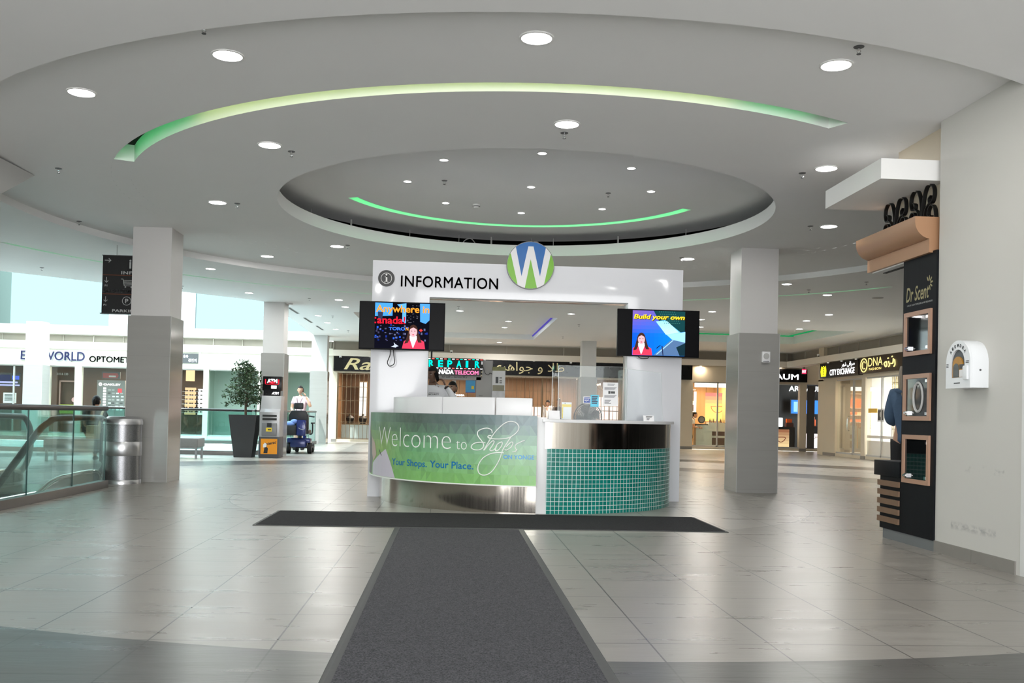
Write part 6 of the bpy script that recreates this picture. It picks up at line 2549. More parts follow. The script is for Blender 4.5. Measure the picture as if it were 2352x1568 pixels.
# ================================================================== RIGHT SIDE: perfume kiosk, bulkhead, cabinet, speaker
b = MB(WHITE)
b.box(3.72, 4.9, 8.15, 9.4, 3.25, 3.43)
tag(b.build('hanging_bulkhead', smooth=0), 'white box canopy projecting above the perfume kiosk', 'bulkhead')

KX = 4.20
kiosk = thing('perfume_kiosk', 'black perfume kiosk with copper framed display windows against the right wall', 'kiosk', (KX, 8.5, 0))
b = MB(KBLACK)
b.box(KX, KX + 0.06, 8.081, 8.69, 0.095, 2.63)
for z0, z1 in ((0.60, 0.97), (1.16, 1.52), (1.76, 2.09)):
    pass
b.box(KX + 0.06, KX + 0.7, 8.081, 8.69, 0.095, 2.63)
b.build('tall_cabinet', kiosk, smooth=0)
b = MB(mat('grey_toe_kick', (0.16, 0.17, 0.175), 0.5, noise=0.05))
b.box(KX + 0.01, KX + 0.6, 8.081, 9.06, 0, 0.095)
b.build('toe_kick', kiosk)
b = MB(KBLACK)
b.box(KX, KX + 0.65, 8.692, 9.11, 0.095, 0.60)
b.build('low_cabinet', kiosk)
b = MB(KBLACK)
b.box(KX - 0.015, KX + 0.7, 8.692, 9.22, 0.60, 0.745)
b.build('low_cabinet_top', kiosk, bevel=0.003)
SLATM = mat('brown_slat', (0.19, 0.115, 0.07), 0.5, noise=0.1)
for k in range(5):
    b = MB(SLATM)
    z = 0.557 - 0.0865 * k
    b.box(KX - 0.018, KX, 8.70, 9.135, z - 0.052, z)
    b.build('slat', kiosk)
GDARK = mat('dark_display_glass', (0.006, 0.007, 0.008), 0.04, noise=0.1, spec=0.6)
for z0, z1 in ((0.565, 1.005), (1.135, 1.555), (1.725, 2.125)):
    y0, y1 = 8.14, 8.635
    e = 0.04
    b = MB(TANF)
    b.box(KX - 0.02, KX, y0, y1, z0, z0 + e)
    b.box(KX - 0.02, KX, y0, y1, z1 - e, z1)
    b.box(KX - 0.02, KX, y0, y0 + e, z0 + e, z1 - e)
    b.box(KX - 0.02, KX, y1 - e, y1, z0 + e, z1 - e)
    fr_ = b.build('display_frame', kiosk, smooth=0)
    b = MB(GDARK)
    b.box(KX - 0.006, KX - 0.001, y0 + e, y1 - e, z0 + e, z1 - e)
    b.build('glass_door', fr_, smooth=0)
    b = MB(CHROME)
    b.box(KX - 0.022, KX - 0.006, y0 + e, y0 + e + 0.035, z1 - e - 0.04, z1 - e - 0.015)
    b.box(KX - 0.022, KX - 0.006, y0 + e, y0 + e + 0.035, z0 + e + 0.01, z0 + e + 0.035)
    b.build('hinge', fr_)
    b = MB(CHROME)
    b.box(KX - 0.03, KX - 0.006, y1 - e - 0.075, y1 - e - 0.03, z0 + e + 0.01, z0 + e + 0.045)
    b.tube([(KX - 0.05, y1 - e - 0.055, z0 + e + 0.028), (KX - 0.006, y1 - e - 0.055, z0 + e + 0.028)], 0.012, 10)
    b.build('lock', fr_)
# white oval diffuser shown behind the middle window
t = thing('scent_diffuser', 'white oval scent diffuser in the middle display window of the black kiosk', 'diffuser', (KX, 8.36, 1.2))
b = MB(LGREY)
ov = [(8.36 + 0.085 * cos(2 * pi * i / 32), 1.345 + 0.13 * sin(2 * pi * i / 32)) for i in range(32)]
b.tube([(KX - 0.009, y, z) for y, z in ov], 0.012, 6, closed=True)
b.build('oval_ring', t)
b = MB(LGREY)
b.box(KX - 0.011, KX - 0.006, 8.345, 8.375, 1.435, 1.455)
b.build('head', t)
# lettering
SGOLD = mat('dull_gold_print', (0.36, 0.31, 0.16), 0.45, 0.3, noise=0.08)
kf = lambda u, v, w: (KX - 0.001 - w, 8.665 - 0.55 * u, v)
b = letter(MB(), 'Dr Scent', SGOLD, 0.06, 0.83, 2.225, 2.36, kf, bold=0.012, shear=0.2)
for k in range(6):
    a = radians(120 - 38 * k)
    cx, cz = 0.83 + 0.085 * cos(a), 2.355 + 0.045 * sin(a)
    lf = [(0.045 * cos(2 * pi * i / 12), 0.016 * sin(2 * pi * i / 12)) for i in range(12)]
    b.add([kf(cx + (p * cos(a) - q * sin(a)), cz + (p * sin(a) + q * cos(a)) * 0.55, 0.001) for p, q in lf], [list(range(12))])
b.build('gold_lettering', kiosk, fix=False)
b = letter(MB(), 'LUXURY SCENT DIFFUSERS & AIR FRESHENERS', LGREY, 0.1, 0.95, 2.185, 2.20, kf)
b.build('small_lettering', kiosk, fix=False)
# copper cornice: quarter-round over a plain band
b = MB(TAN)
prof = [(4.035, 2.93), (4.035, 2.885)] + [(4.035 + 0.15 * (1 - cos(radians(a))), 2.885 - 0.15 * sin(radians(a))) for a in range(6, 91, 6)] + [(4.9, 2.735), (4.9, 2.93)]
b.prism(prof, lambda u, v, w: (u, w, v), 8.15, 9.38)
b.build('cornice_moulding', kiosk, smooth=30)
b = MB(TAN)
b.box(4.165, 4.9, 8.15, 9.40, 2.615, 2.735)
b.build('cornice_band', kiosk)
b = MB(WHITE)
b.box(4.2, 4.88, 8.7, 9.36, 2.605, 2.615)
b.use(BLACKM)
b.box(4.28, 4.32, 8.75, 9.3, 2.600, 2.606)
b.build('canopy_soffit', kiosk)
# scrolled iron ornament standing on the cornice
IRON = mat('black_iron', (0.006, 0.006, 0.006), 0.45, 0.3, noise=0.2)


def scroll(y0, flip, label):
    paths = [[(-0.118, 0.0), (-0.122, 0.10), (-0.105, 0.21), (-0.06, 0.30), (0.01, 0.325), (0.07, 0.285), (0.085, 0.215), (0.055, 0.155), (0.005, 0.155), (-0.005, 0.195), (0.03, 0.215)],
             [(-0.10, 0.02), (-0.06, 0.11), (0.0, 0.15), (0.055, 0.155)],
             [(0.118, 0.0), (0.10, 0.08), (0.06, 0.125), (0.01, 0.12), (-0.02, 0.07), (0.0, 0.03), (0.035, 0.035)]]
    b = MB(IRON)
    for pts in paths:
        path = smooth_path([(u * flip, v, 0) for u, v in pts], 5)
        vs = []
        for i, p in enumerate(path):
            d = path[min(i + 1, len(path) - 1)] - path[max(i - 1, 0)]
            n_ = Vector((-d.y, d.x, 0)).normalized() * 0.0045
            for x in (4.225, 4.262):
                for s in (-1, 1):
                    vs.append((x, y0 + p.x + s * n_.x, 2.9305 + max(0, p.y + s * n_.y)))
        fs = []
        for i in range(len(path) - 1):
            o = 4 * i
            fs += [(o, o + 1, o + 5, o + 4), (o + 2, o + 6, o + 7, o + 3), (o, o + 4, o + 6, o + 2), (o + 1, o + 3, o + 7, o + 5)]
        b.add(vs, fs)
    return tag(b.build('iron_scroll', fix=False, smooth=50), label, 'ornament', 'iron scrolls on the copper cornice')


for k, y in enumerate((8.30, 8.565, 8.83, 9.095)):
    scroll(y, -1 if k % 2 == 0 else 1, ('black iron scroll on the cornice, the one touching the right wall', 'black iron scroll on the cornice, second from the right wall',
                                        'black iron scroll on the cornice, third from the right wall', 'black iron scroll on the cornice, furthest from the right wall')[k])

# defibrillator cabinet on the right wall -------------------------------------------------
AW = mat('cabinet_white', (0.78, 0.80, 0.82), 0.3, noise=0.01)
t = thing('defibrillator_cabinet', 'white arch-topped AED cabinet on the right wall', 'cabinet', (4.22, 7.47, 1.40))
ya, yb_, zb, zs, zt = 7.28, 7.65, 1.40, 1.60, 1.785


def arch(y0, y1, z0, zsp, ztop, n=18):
    yc, ry = (y0 + y1) / 2, (y1 - y0) / 2
    return [(y0, z0), (y1, z0)] + [(yc + ry * cos(radians(180 * i / n)), zsp + (ztop - zsp) * sin(radians(180 * i / n))) for i in range(n + 1)]


AF = lambda u, v, w: (w, u, v)
b = MB(AW)
b.prism(arch(ya, yb_, zb, zs, zt), AF, 4.085, 4.22)
b.build('housing', t, smooth=30, bevel=0.004)
b = MB(AW)
outer, inner = arch(ya, yb_, zb, zs, zt), arch(ya + 0.085, yb_ - 0.075, zb + 0.085, zs, zt - 0.075)
n = len(outer)
for w_ in (4.068,):
    b.add([(w_, *p) for p in outer] + [(w_, *p) for p in inner], [(i, (i + 1) % n, n + (i + 1) % n, n + i) for i in range(n)])
b.add([(4.068, *p) for p in outer] + [(4.085, *p) for p in outer], [(i, (i + 1) % n, n + (i + 1) % n, n + i) for i in range(n)])
b.add([(4.068, *p) for p in inner] + [(4.083, *p) for p in inner], [(i, (i + 1) % n, n + (i + 1) % n, n + i) for i in range(n)])
dr = b.build('arched_door', t, smooth=30)
b = MB(mat('cabinet_interior', (0.10, 0.11, 0.12), 0.5, noise=0.1))
b.add([(4.0835, *p) for p in inner], [list(range(n))])
b.build('interior', t, fix=False)
b = MB(mat('amber_case', (0.45, 0.22, 0.03), 0.4, noise=0.2, scale=20))
b.prism(arch(7.40, 7.555, 1.487, 1.58, 1.655), AF, 4.072, 4.083)
b.build('amber_case', t)
b = MB(mat('black_device', (0.05, 0.05, 0.05), 0.25, noise=0.2))
b.prism(arch(7.455, 7.54, 1.488, 1.56, 1.60), AF, 4.070, 4.073)
b.use(PAPER)
b.box(4.069, 4.072, 7.375, 7.445, 1.488, 1.545)
b.use(DGREY)
b.box(4.069, 4.072, 7.375, 7.445, 1.555, 1.59)
b.build('device', t, smooth=0)
b = MB(AW)
b.prism([(7.30, 1.465), (7.355, 1.465), (7.365, 1.475), (7.365, 1.565), (7.355, 1.575), (7.30, 1.575)], AF, 4.05, 4.068)
b.build('door_pull', t, bevel=0.004)
b = MB()
aw = lambda u, v, w: (4.067 - w, u, v)
for k, ch in enumerate('AED♥DEA'):
    a = radians(142 - 17.3 * k)
    cy_, cz_ = 7.465, 1.615
    ry, rz = 0.137, 0.128
    ctr = (cy_ - ry * cos(pi - a) if False else cy_ + ry * cos(pi - a), cz_ + rz * sin(a))
    tn = (a - pi / 2)
    if ch == '♥':
        hp_ = [(0.0, -0.016), (0.014, 0.0), (0.013, 0.011), (0.006, 0.014), (0, 0.008), (-0.006, 0.014), (-0.013, 0.011), (-0.014, 0.0)]
        b.use(INK).add([aw(ctr[0] - p, ctr[1] + q, 0.001) for p, q in hp_], [list(range(8))])
        continue
    letter(b, ch, INK, -0.012, 0.012, -0.013, 0.013, lambda u, v, w, c=ctr, q=tn: aw(c[0] - (u * cos(q) - v * sin(q)), c[1] + (u * sin(q) + v * cos(q)), 0.001), bold=0.04)
b.use(INK)
b.quad(*[aw(y, z, 0.001) for y, z in rect(7.425, 7.52, 1.437, 1.444)])
for k in range(3):
    b.quad(*[aw(y, z, 0.001) for y, z in rect(7.605, 7.64, 1.595 - 0.012 * k, 1.60 - 0.012 * k)])
for k in range(2):
    b.quad(*[aw(y, z, 0.001) for y, z in rect(7.30, 7.345, 1.61 - 0.012 * k, 1.615 - 0.012 * k)])
b.build('lettering', dr, fix=False)
b = MB(DGREY)
b.tube([(4.15, 7.276, 1.54), (4.15, 7.284, 1.54)], 0.008, 10)
b.build('key_lock', t)

# speaker on the right column
t = thing('wall_speaker', 'small square white speaker on the right column', 'speaker', (4.79, 14.37, 2.0))
b = MB(SATINW)
b.box(4.725, 4.85, 14.33, 14.372, 1.995, 2.16)
b.build('case', t, bevel=0.004)
b = MB(LGREY)
b.lathe([(0, -0.004), (0.045, -0.004), (0.047, 0)], n=24, fn=lambda x, y, z: (4.79 + x, 14.33 + z, 2.09 + y))
b.build('grille', t)
b = MB(DGREY)
b.box(4.74, 4.835, 14.327, 14.33, 2.005, 2.014)
b.build('strip', t)
# ================================================================== PEOPLE
def skin_mesh(verts, edges, radii, root=0, sub=1):
    me = bpy.data.meshes.new('figure_skeleton')
    me.from_pydata([tuple(v) for v in verts], edges, [])
    o = bpy.data.objects.new('figure_skeleton', me)
    COL.objects.link(o)
    o.modifiers.new('skin', 'SKIN')
    for i, d in enumerate(me.skin_vertices[0].data):
        r = radii[i]
        d.radius = (r, r) if not isinstance(r, tuple) else r
        d.use_root = (i == root)
    if sub:
        s = o.modifiers.new('sub', 'SUBSURF')
        s.levels = s.render_levels = sub
    bpy.context.view_layer.update()
    ev = bpy.data.meshes.new_from_object(o.evaluated_get(bpy.context.evaluated_depsgraph_get()))
    vs = [tuple(v.co) for v in ev.vertices]
    fs = [list(p.vertices) for p in ev.polygons]
    bpy.data.objects.remove(o)
    bpy.data.meshes.remove(me)
    bpy.data.meshes.remove(ev)
    return vs, fs


def chain(pts):
    return [Vector(p) for p in pts]


def hand(mb, wrist, direction, palm_n, curl, side, fn):
    """palm with four bent fingers of different lengths and a thumb from the side of the palm"""
    d = Vector(direction).normalized()
    nrm = Vector(palm_n)
    nrm = (nrm - d * nrm.dot(d)).normalized()
    sd = d.cross(nrm) * side
    w0 = Vector(wrist)
    vs, fs = skin_mesh([w0, w0 + d * 0.045, w0 + d * 0.085], [(0, 1), (1, 2)], [0.026, 0.036, 0.034], sub=1)
    c = w0 + d * 0.05
    vs = [tuple(Vector(v) - nrm * (Vector(v) - c).dot(nrm) * 0.45) for v in vs]
    mb.add(vs, fs, fn)
    for k, L in enumerate((0.072, 0.08, 0.074, 0.058)):
        p = w0 + d * 0.08 + sd * (0.03 - 0.02 * k)
        pts, dd = [p], d.copy()
        for j, f in enumerate((0.42, 0.33, 0.25)):
            q = curl * (0.5 + 0.3 * j)
            dd = (dd * cos(q) + nrm * sin(q)).normalized()
            pts.append(pts[-1] + dd * L * f)
        vs, fs = skin_mesh(pts, [(0, 1), (1, 2), (2, 3)], [0.0095, 0.009, 0.0085, 0.007], sub=1)
        mb.add(vs, fs, fn)
    p = w0 + d * 0.03 + sd * 0.026
    t1 = p + (d * 0.6 + sd * 0.7 + nrm * 0.25).normalized() * 0.035
    t2 = t1 + (d * 0.85 + sd * 0.2 + nrm * 0.4).normalized() * 0.032
    vs, fs = skin_mesh([p, t1, t2], [(0, 1), (1, 2)], [0.014, 0.011, 0.009], sub=1)
    mb.add(vs, fs, fn)


def person(name, label, loc, rz, J, skin, top, bottom, shoe, hair, hair_kind='short', sleeves='short', legs=True, head_yaw=0.0, head_tip=0.0,
           hem=0.86, shorts=False, curls=(0.5, 0.5), beard=False, glance=True):
    """a figure facing -y in its own frame; J gives the joints"""
    root = thing('person', label, 'person', loc)
    M_ = Matrix.Translation(Vector(loc)) @ Matrix.Rotation(rz, 4, 'Z')
    hip = Vector(J['hip'])
    flat = J.get('flat', True)

    def sq(v):                       # the trunk is wider than it is deep
        v = Vector(v)
        if flat:
            yc = J['chest'][1] + (hip.y - J['chest'][1]) * max(0, min(1, (J['chest'][2] - v.z) / max(0.01, J['chest'][2] - hip.z)))
            k = max(0, min(1, (v.z - hip.z + 0.15) / 0.1)) * max(0, min(1, (J['neck'][2] + 0.0 - v.z) / 0.06)) * max(0, min(1, (0.26 - abs(v.x)) / 0.06))
            v.y = yc + (v.y - yc) * (1 - 0.32 * k)
        return v
    fn = lambda x, y, z: tuple(M_ @ sq((x, y, z)))
    fnr = lambda x, y, z: tuple(M_ @ Vector((x, y, z)))
    names = ['hip', 'waist', 'chest', 'neck', 'head0', 'shL', 'elL', 'wrL', 'shR', 'elR', 'wrR', 'hL', 'knL', 'anL', 'hR', 'knR', 'anR', 'toL', 'toR']
    V = [Vector(J[n_]) for n_ in names]
    E_ = [(0, 1), (1, 2), (2, 3), (3, 4), (2, 5), (5, 6), (6, 7), (2, 8), (8, 9), (9, 10), (0, 11), (11, 12), (12, 13), (0, 14), (14, 15), (15, 16), (13, 17), (16, 18)]
    f_ = J.get('fat', 1.0)
    Rr = [0.135 * f_, 0.125 * f_, 0.145 * f_, 0.058, 0.055, 0.066, 0.043, 0.029, 0.066, 0.043, 0.029, 0.088, 0.058, 0.038, 0.088, 0.058, 0.038, 0.034, 0.034]
    # a mid-calf and mid-thigh fullness
    b = MB(skin)
    vs, fs = skin_mesh(V, E_, Rr, 0, 1)
    b.add(vs, fs, fn)
    # head: egg-shaped skull with jaw, brow, nose and ears, in the same mesh
    hc = Vector(J['head0']) + Vector((0, -0.018, 0.105))
    HR = Matrix.Translation(hc) @ Matrix.Rotation(head_yaw, 4, 'Z') @ Matrix.Rotation(head_tip, 4, 'X')
    hv, hf = [], []
    n, m = 20, 14
    for i in range(n):
        a = 2 * pi * i / n
        for j in range(m + 1):
            t_ = pi * j / m
            x, y, z = sin(t_) * cos(a), sin(t_) * sin(a), -cos(t_)
            X, Y, Z = x * 0.076, y * 0.096, z * 0.118
            if z < -0.1:                       # jaw narrows, chin pushes forward
                k = min(1, (-z - 0.1) / 0.9)
                X *= 1 - 0.34 * k
                Y = Y * (1 - 0.25 * k) - 0.022 * k
            if y < -0.75 and abs(z) < 0.45:    # flat face plane
                Y *= 0.95
            hv.append(HR @ Vector((X, Y, Z)))
    for i in range(n):
        q = (i + 1) % n
        for j in range(m):
            hf.append((i * (m + 1) + j, q * (m + 1) + j, q * (m + 1) + j + 1, i * (m + 1) + j + 1))
    b.add([fnr(*v) for v in hv], hf)
    H3 = lambda x, y, z: fnr(*(HR @ Vector((x, y, z))))
    b.add([H3(0, -0.093, 0.012), H3(-0.014, -0.095, -0.03), H3(0.014, -0.095, -0.03), H3(0, -0.119, -0.026), H3(0, -0.094, -0.04)],
          [(0, 1, 3), (0, 3, 2), (1, 4, 3), (3, 4, 2)])
    for s in (-1, 1):
        b.lathe([(sin(pi * j / 6), -cos(pi * j / 6)) for j in range(7)], n=8, fn=lambda x, y, z, s=s: H3(s * 0.078 + x * 0.009, 0.008 + y * 0.017, -0.012 + z * 0.03))
    for sd_, k in (('L', 0), ('R', 1)):
        wr, el = Vector(J['wr' + sd_]), Vector(J['el' + sd_])
        hand(b, wr, J.get('hd' + sd_, (wr - el).normalized()), J.get('pn' + sd_, (1 if sd_ == 'L' else -1, 0, 0)), curls[k], 1 if sd_ == 'L' else -1, fn)
    body = b.build('body', root, smooth=60)
    # face
    b = MB(mat('eye_white', (0.75, 0.73, 0.7), 0.3))
    for s in (-1, 1):
        b.add([H3(s * 0.03 + 0.013 * cos(q), -0.0945 + 0.006 * abs(cos(q)), 0.008 + 0.006 * sin(q)) for q in [2 * pi * i / 10 for i in range(10)]], [list(range(10))])
    b.use(INK)
    for s in (-1, 1):
        b.add([H3(s * 0.03 + 0.006 * cos(q), -0.0955, 0.008 + 0.006 * sin(q)) for q in [2 * pi * i / 8 for i in range(8)]], [list(range(8))])
    b.build('eyes', body, fix=False)
    b = MB(hair)
    for s in (-1, 1):
        b.add([H3(s * 0.014, -0.098, 0.026), H3(s * 0.046, -0.085, 0.024), H3(s * 0.044, -0.088, 0.033), H3(s * 0.016, -0.1, 0.035)], [(0, 1, 2, 3)])
    b.build('eyebrows', body, fix=False)
    b = MB(mat('lip_colour', (0.30, 0.11, 0.09), 0.5))
    b.add([H3(-0.024, -0.096, -0.058), H3(0, -0.103, -0.054), H3(0.024, -0.096, -0.058), H3(0, -0.102, -0.066)], [(0, 1, 2, 3)])
    b.build('mouth', body, fix=False)
    # hair
    b = MB(hair)
    gx = 1.10
    hv, hf = [], []
    for i in range(n):
        a = 2 * pi * i / n
        for j in range(m + 1):
            z = -cos(pi * j / m)
            r_ = sin(pi * j / m)
            x, y = r_ * cos(a), r_ * sin(a)
            hv.append((x * 0.082, y * 0.104 + 0.004, z * 0.126 + 0.004, x, y, z))
    keep = lambda v: v[5] > (0.42 - 0.0 if v[4] < -0.35 else (0.02 if v[4] < 0.1 else -0.45))
    for i in range(n):
        q = (i + 1) % n
        for j in range(m):
            ids = (i * (m + 1) + j, q * (m + 1) + j, q * (m + 1) + j + 1, i * (m + 1) + j + 1)
            if all(keep(hv[k]) for k in ids):
                hf.append(ids)
    b.add([H3(*v[:3]) for v in hv], hf)
    if beard:
        hf2 = []
        for i in range(n):
            q = (i + 1) % n
            for j in range(m):
                ids = (i * (m + 1) + j, q * (m + 1) + j, q * (m + 1) + j + 1, i * (m + 1) + j + 1)
                if all(hv[k][5] < -0.42 and hv[k][4] < 0.2 for k in ids):
                    hf2.append(ids)
        b.add([H3(v[0] * (1 - 0.34 * min(1, max(0, -v[5] - 0.1) / 0.9)), v[1] * (1 - 0.25 * min(1, max(0, -v[5] - 0.1) / 0.9)) - 0.022 * min(1, max(0, -v[5] - 0.1) / 0.9), v[2]) for v in hv], hf2)
    if hair_kind == 'long':
        for k in range(11):
            a = radians(-20 + 22 * k)
            x0, y0 = 0.078 * cos(a), 0.09 * sin(a) + 0.01
            if y0 < -0.045:
                continue
            b.tube([H3(x0 * 0.9, y0, 0.06), H3(x0 * 1.1, y0 + 0.01, -0.06), H3(x0 * 1.1, y0 + 0.03, -0.2), H3(x0 * 0.9, y0 + 0.03, -0.30)], [0.024, 0.028, 0.026, 0.01], 7)
    if hair_kind == 'tail':
        b.tube([H3(0, 0.09, 0.05), H3(0, 0.135, 0.02), H3(0, 0.135, -0.07), H3(0, 0.12, -0.12)], [0.03, 0.032, 0.026, 0.01], 8)
    b.build('hair', root, smooth=60)
    # clothes
    sl = {'short': 0.55, 'long': 1.0, 'mid': 0.9}[sleeves]
    eL, eR = Vector(J['shL']).lerp(Vector(J['elL']), min(1, sl / 0.9)), Vector(J['shR']).lerp(Vector(J['elR']), min(1, sl / 0.9))
    tv = [V[0] + Vector((0, 0, hem - 0.95)) * 1.0 if legs else V[0], V[1], V[2], V[3] + Vector((0, 0, -0.04)), V[5], eL, V[8], eR]
    te = [(0, 1), (1, 2), (2, 3), (2, 4), (4, 5), (2, 6), (6, 7)]
    tr_ = [0.152 * f_, 0.142 * f_, 0.17 * f_, 0.098, 0.088, 0.066, 0.088, 0.066]
    if sleeves == 'long':
        tv += [V[6].lerp(V[7], 0.94), V[9].lerp(V[10], 0.94)]
        te += [(5, 8), (7, 9)]
        tr_ += [0.043, 0.043]
    vs, fs = skin_mesh(tv, te, tr_, 1, 1)
    b = MB(top)
    b.add(vs, fs, fn)
    shirt = b.build('top', root, smooth=60)
    if legs:
        kL = V[11].lerp(V[12], 1.08) if shorts else V[13]
        kR = V[14].lerp(V[15], 1.08) if shorts else V[16]
        lv = [V[0] + Vector((0, 0, 0.05)), V[11], V[12] if not shorts else V[11].lerp(V[12], 0.5), kL + (Vector((0, 0, 0.02)) if not shorts else Vector()), V[14], V[15] if not shorts else V[14].lerp(V[15], 0.5), kR + (Vector((0, 0, 0.02)) if not shorts else Vector())]
        vs, fs = skin_mesh(lv, [(0, 1), (1, 2), (2, 3), (0, 4), (4, 5), (5, 6)], [0.145 * f_, 0.102, 0.078, 0.066 if not shorts else 0.08, 0.102, 0.078, 0.066 if not shorts else 0.08], 0, 1)
        b = MB(bottom)
        b.add(vs, fs, fn)
        b.build('trousers', root, smooth=60)
        for an, to in (('anL', 'toL'), ('anR', 'toR')):
            a_, t_ = Vector(J[an]), Vector(J[to])
            d = (t_ - a_)
            d.z = 0
            d.normalize()
            vs, fs = skin_mesh([a_ - d * 0.045 + Vector((0, 0, 0.045 - a_.z)), a_ + d * 0.06 + Vector((0, 0, 0.045 - a_.z)), a_ + d * 0.17 + Vector((0, 0, 0.036 - a_.z))],
                               [(0, 1), (1, 2)], [0.048, 0.05, 0.038], 0, 1)
            b = MB(shoe)
            b.add([(x, y, max(0.002, z)) for x, y, z in vs], fs, fn)
            b.build('shoe', root, smooth=60)
    return root, fn, H3, shirt


def stand(**kw):
    J = dict(hip=(0, 0, 0.95), waist=(0, 0.01, 1.10), chest=(0, 0.0, 1.30), neck=(0, 0.01, 1.47), head0=(0, -0.01, 1.56),
             shL=(0.18, 0.01, 1.42), elL=(0.23, 0.03, 1.14), wrL=(0.22, -0.06, 0.90), shR=(-0.18, 0.01, 1.42), elR=(-0.23, 0.03, 1.14), wrR=(-0.22, -0.06, 0.90),
             hL=(0.095, 0, 0.88), knL=(0.10, -0.02, 0.49), anL=(0.10, 0.02, 0.085), toL=(0.115, -0.12, 0.035), hR=(-0.095, 0, 0.88), knR=(-0.10, -0.02, 0.49), anR=(-0.10, 0.02, 0.085), toR=(-0.115, -0.12, 0.035))
    J.update(kw)
    return J


def phone(parent_label, fn, ear, up, parent):
    b = MB(BLACK)
    e, u = Vector(ear), Vector(up).normalized()
    r = u.cross(Vector((1, 0, 0))).normalized() * 0.034
    x = Vector((0.005, 0, 0))
    vs = []
    for sx_ in (-1, 1):
        for a_, c_ in ((-1, -1), (1, -1), (1, 1), (-1, 1)):
            vs.append(fn(*(e + x * sx_ + r * a_ + u * 0.072 * c_)))
    b.add(vs, [(0, 1, 2, 3), (7, 6, 5, 4), (0, 4, 5, 1), (1, 5, 6, 2), (2, 6, 7, 3), (3, 7, 4, 0)])
    return tag(b.build('mobile_phone'), parent_label, 'phone')


SK1 = mat('light_tan_skin', (0.48, 0.28, 0.19), 0.55, noise=0.05)
SK2 = mat('deep_brown_skin', (0.14, 0.075, 0.05), 0.5, noise=0.06)
SK3 = mat('brown_skin', (0.24, 0.13, 0.085), 0.5, noise=0.06)
HB = mat('black_hair', (0.005, 0.004, 0.004), 0.6, spec=0.2, noise=0.3, scale=40)
HG = mat('ash_blonde_hair', (0.22, 0.18, 0.14), 0.5, noise=0.25, scale=30)
PINK = mat('pale_pink_cotton', (0.56, 0.40, 0.44), 0.8, noise=0.04)
WSH = mat('white_cotton', (0.66, 0.67, 0.70), 0.8, noise=0.05)
KHA = mat('khaki_cotton', (0.38, 0.28, 0.22), 0.8, noise=0.06)
BCL = mat('black_cloth', (0.012, 0.012, 0.014), 0.8, noise=0.15)
DEN = mat('blue_denim', (0.055, 0.10, 0.17), 0.8, noise=0.15, scale=30)
CHK = mat('dark_plaid', (0.08, 0.07, 0.08), 0.8, noise=0.4, scale=30)
GRS = mat('pale_grey_shirt', (0.42, 0.43, 0.45), 0.8, noise=0.06)

# man in pink on the phone: his left arm raised, the other forearm across him
J = stand(elL=(0.32, -0.05, 1.20), wrL=(0.175, -0.055, 1.49), hdL=(-0.35, 0.05, 0.9), pnL=(-1, -0.1, 0), elR=(-0.25, 0.0, 1.15), wrR=(-0.13, -0.20, 1.03), hdR=(0.8, -0.5, -0.1), pnR=(0, 0.5, -1))
r_, fn, H3, sh_ = person('person', 'man in pale pink t-shirt and lanyard talking on a phone behind the mobility scooter', (-4.18, 27.0, 0), radians(-12), J, SK1, PINK, KHA, BCL, HB,
                         head_yaw=radians(14), curls=(1.1, 0.7))
b = MB(mat('dark_lanyard', (0.04, 0.02, 0.025), 0.7))
for s in (-1, 1):
    b.tube([fn(s * 0.06, 0.03, 1.50), fn(s * 0.075, -0.10, 1.43), fn(s * 0.045, -0.155, 1.33), fn(s * 0.005, -0.165, 1.18)], 0.006, 5)
b.build('lanyard', sh_)
phone('black phone held to the ear of the man in pink', lambda x, y, z: H3(x, y, z), (0.092, -0.03, -0.025), (0, -0.35, 1), None)

# security guard, phone at his left ear
J = stand(hip=(0, 0, 0.98), waist=(0, 0.01, 1.14), chest=(0, 0, 1.34), neck=(0, 0.01, 1.50), head0=(-0.01, -0.02, 1.575), shL=(0.19, 0.01, 1.45), shR=(-0.19, 0.01, 1.45),
          elL=(0.36, -0.07, 1.27), wrL=(0.185, -0.055, 1.515), hdL=(-0.35, 0.05, 0.9), pnL=(-1, -0.1, 0), elR=(-0.25, 0.03, 1.18), wrR=(-0.2, -0.12, 0.98), fat=1.08)
r_, fn, H3, sh_ = person('person', 'security guard in white shirt on the phone behind the desk', (-0.265, 14.3, 0), radians(-6), J, SK2, WSH, BCL, BCL, HB,
                         sleeves='long', head_yaw=radians(-28), head_tip=radians(10), curls=(1.1, 0.5), beard=False)
b = MB(INK)
letter(b, 'SECURITY', INK, -0.06, 0.10, 1.375, 1.392, lambda u, v, w: fn(u, -0.158 * 0.93, v), bold=0.03)
b.quad(*[fn(x, -0.15, z) for x, z in rect(-0.05, 0.10, 1.402, 1.407)])
b.build('chest_lettering', sh_, fix=False)
b = MB(BLACKM)
b.tube([fn(0.208, -0.057, 1.482), fn(0.196, -0.056, 1.50)], 0.036, 10)
tag(b.build('wrist_watch'), 'black watch on the raised wrist of the security guard', 'watch')
phone('black phone held to the ear of the security guard', lambda x, y, z: H3(x, y, z), (0.094, -0.03, -0.03), (0, -0.35, 1), None)

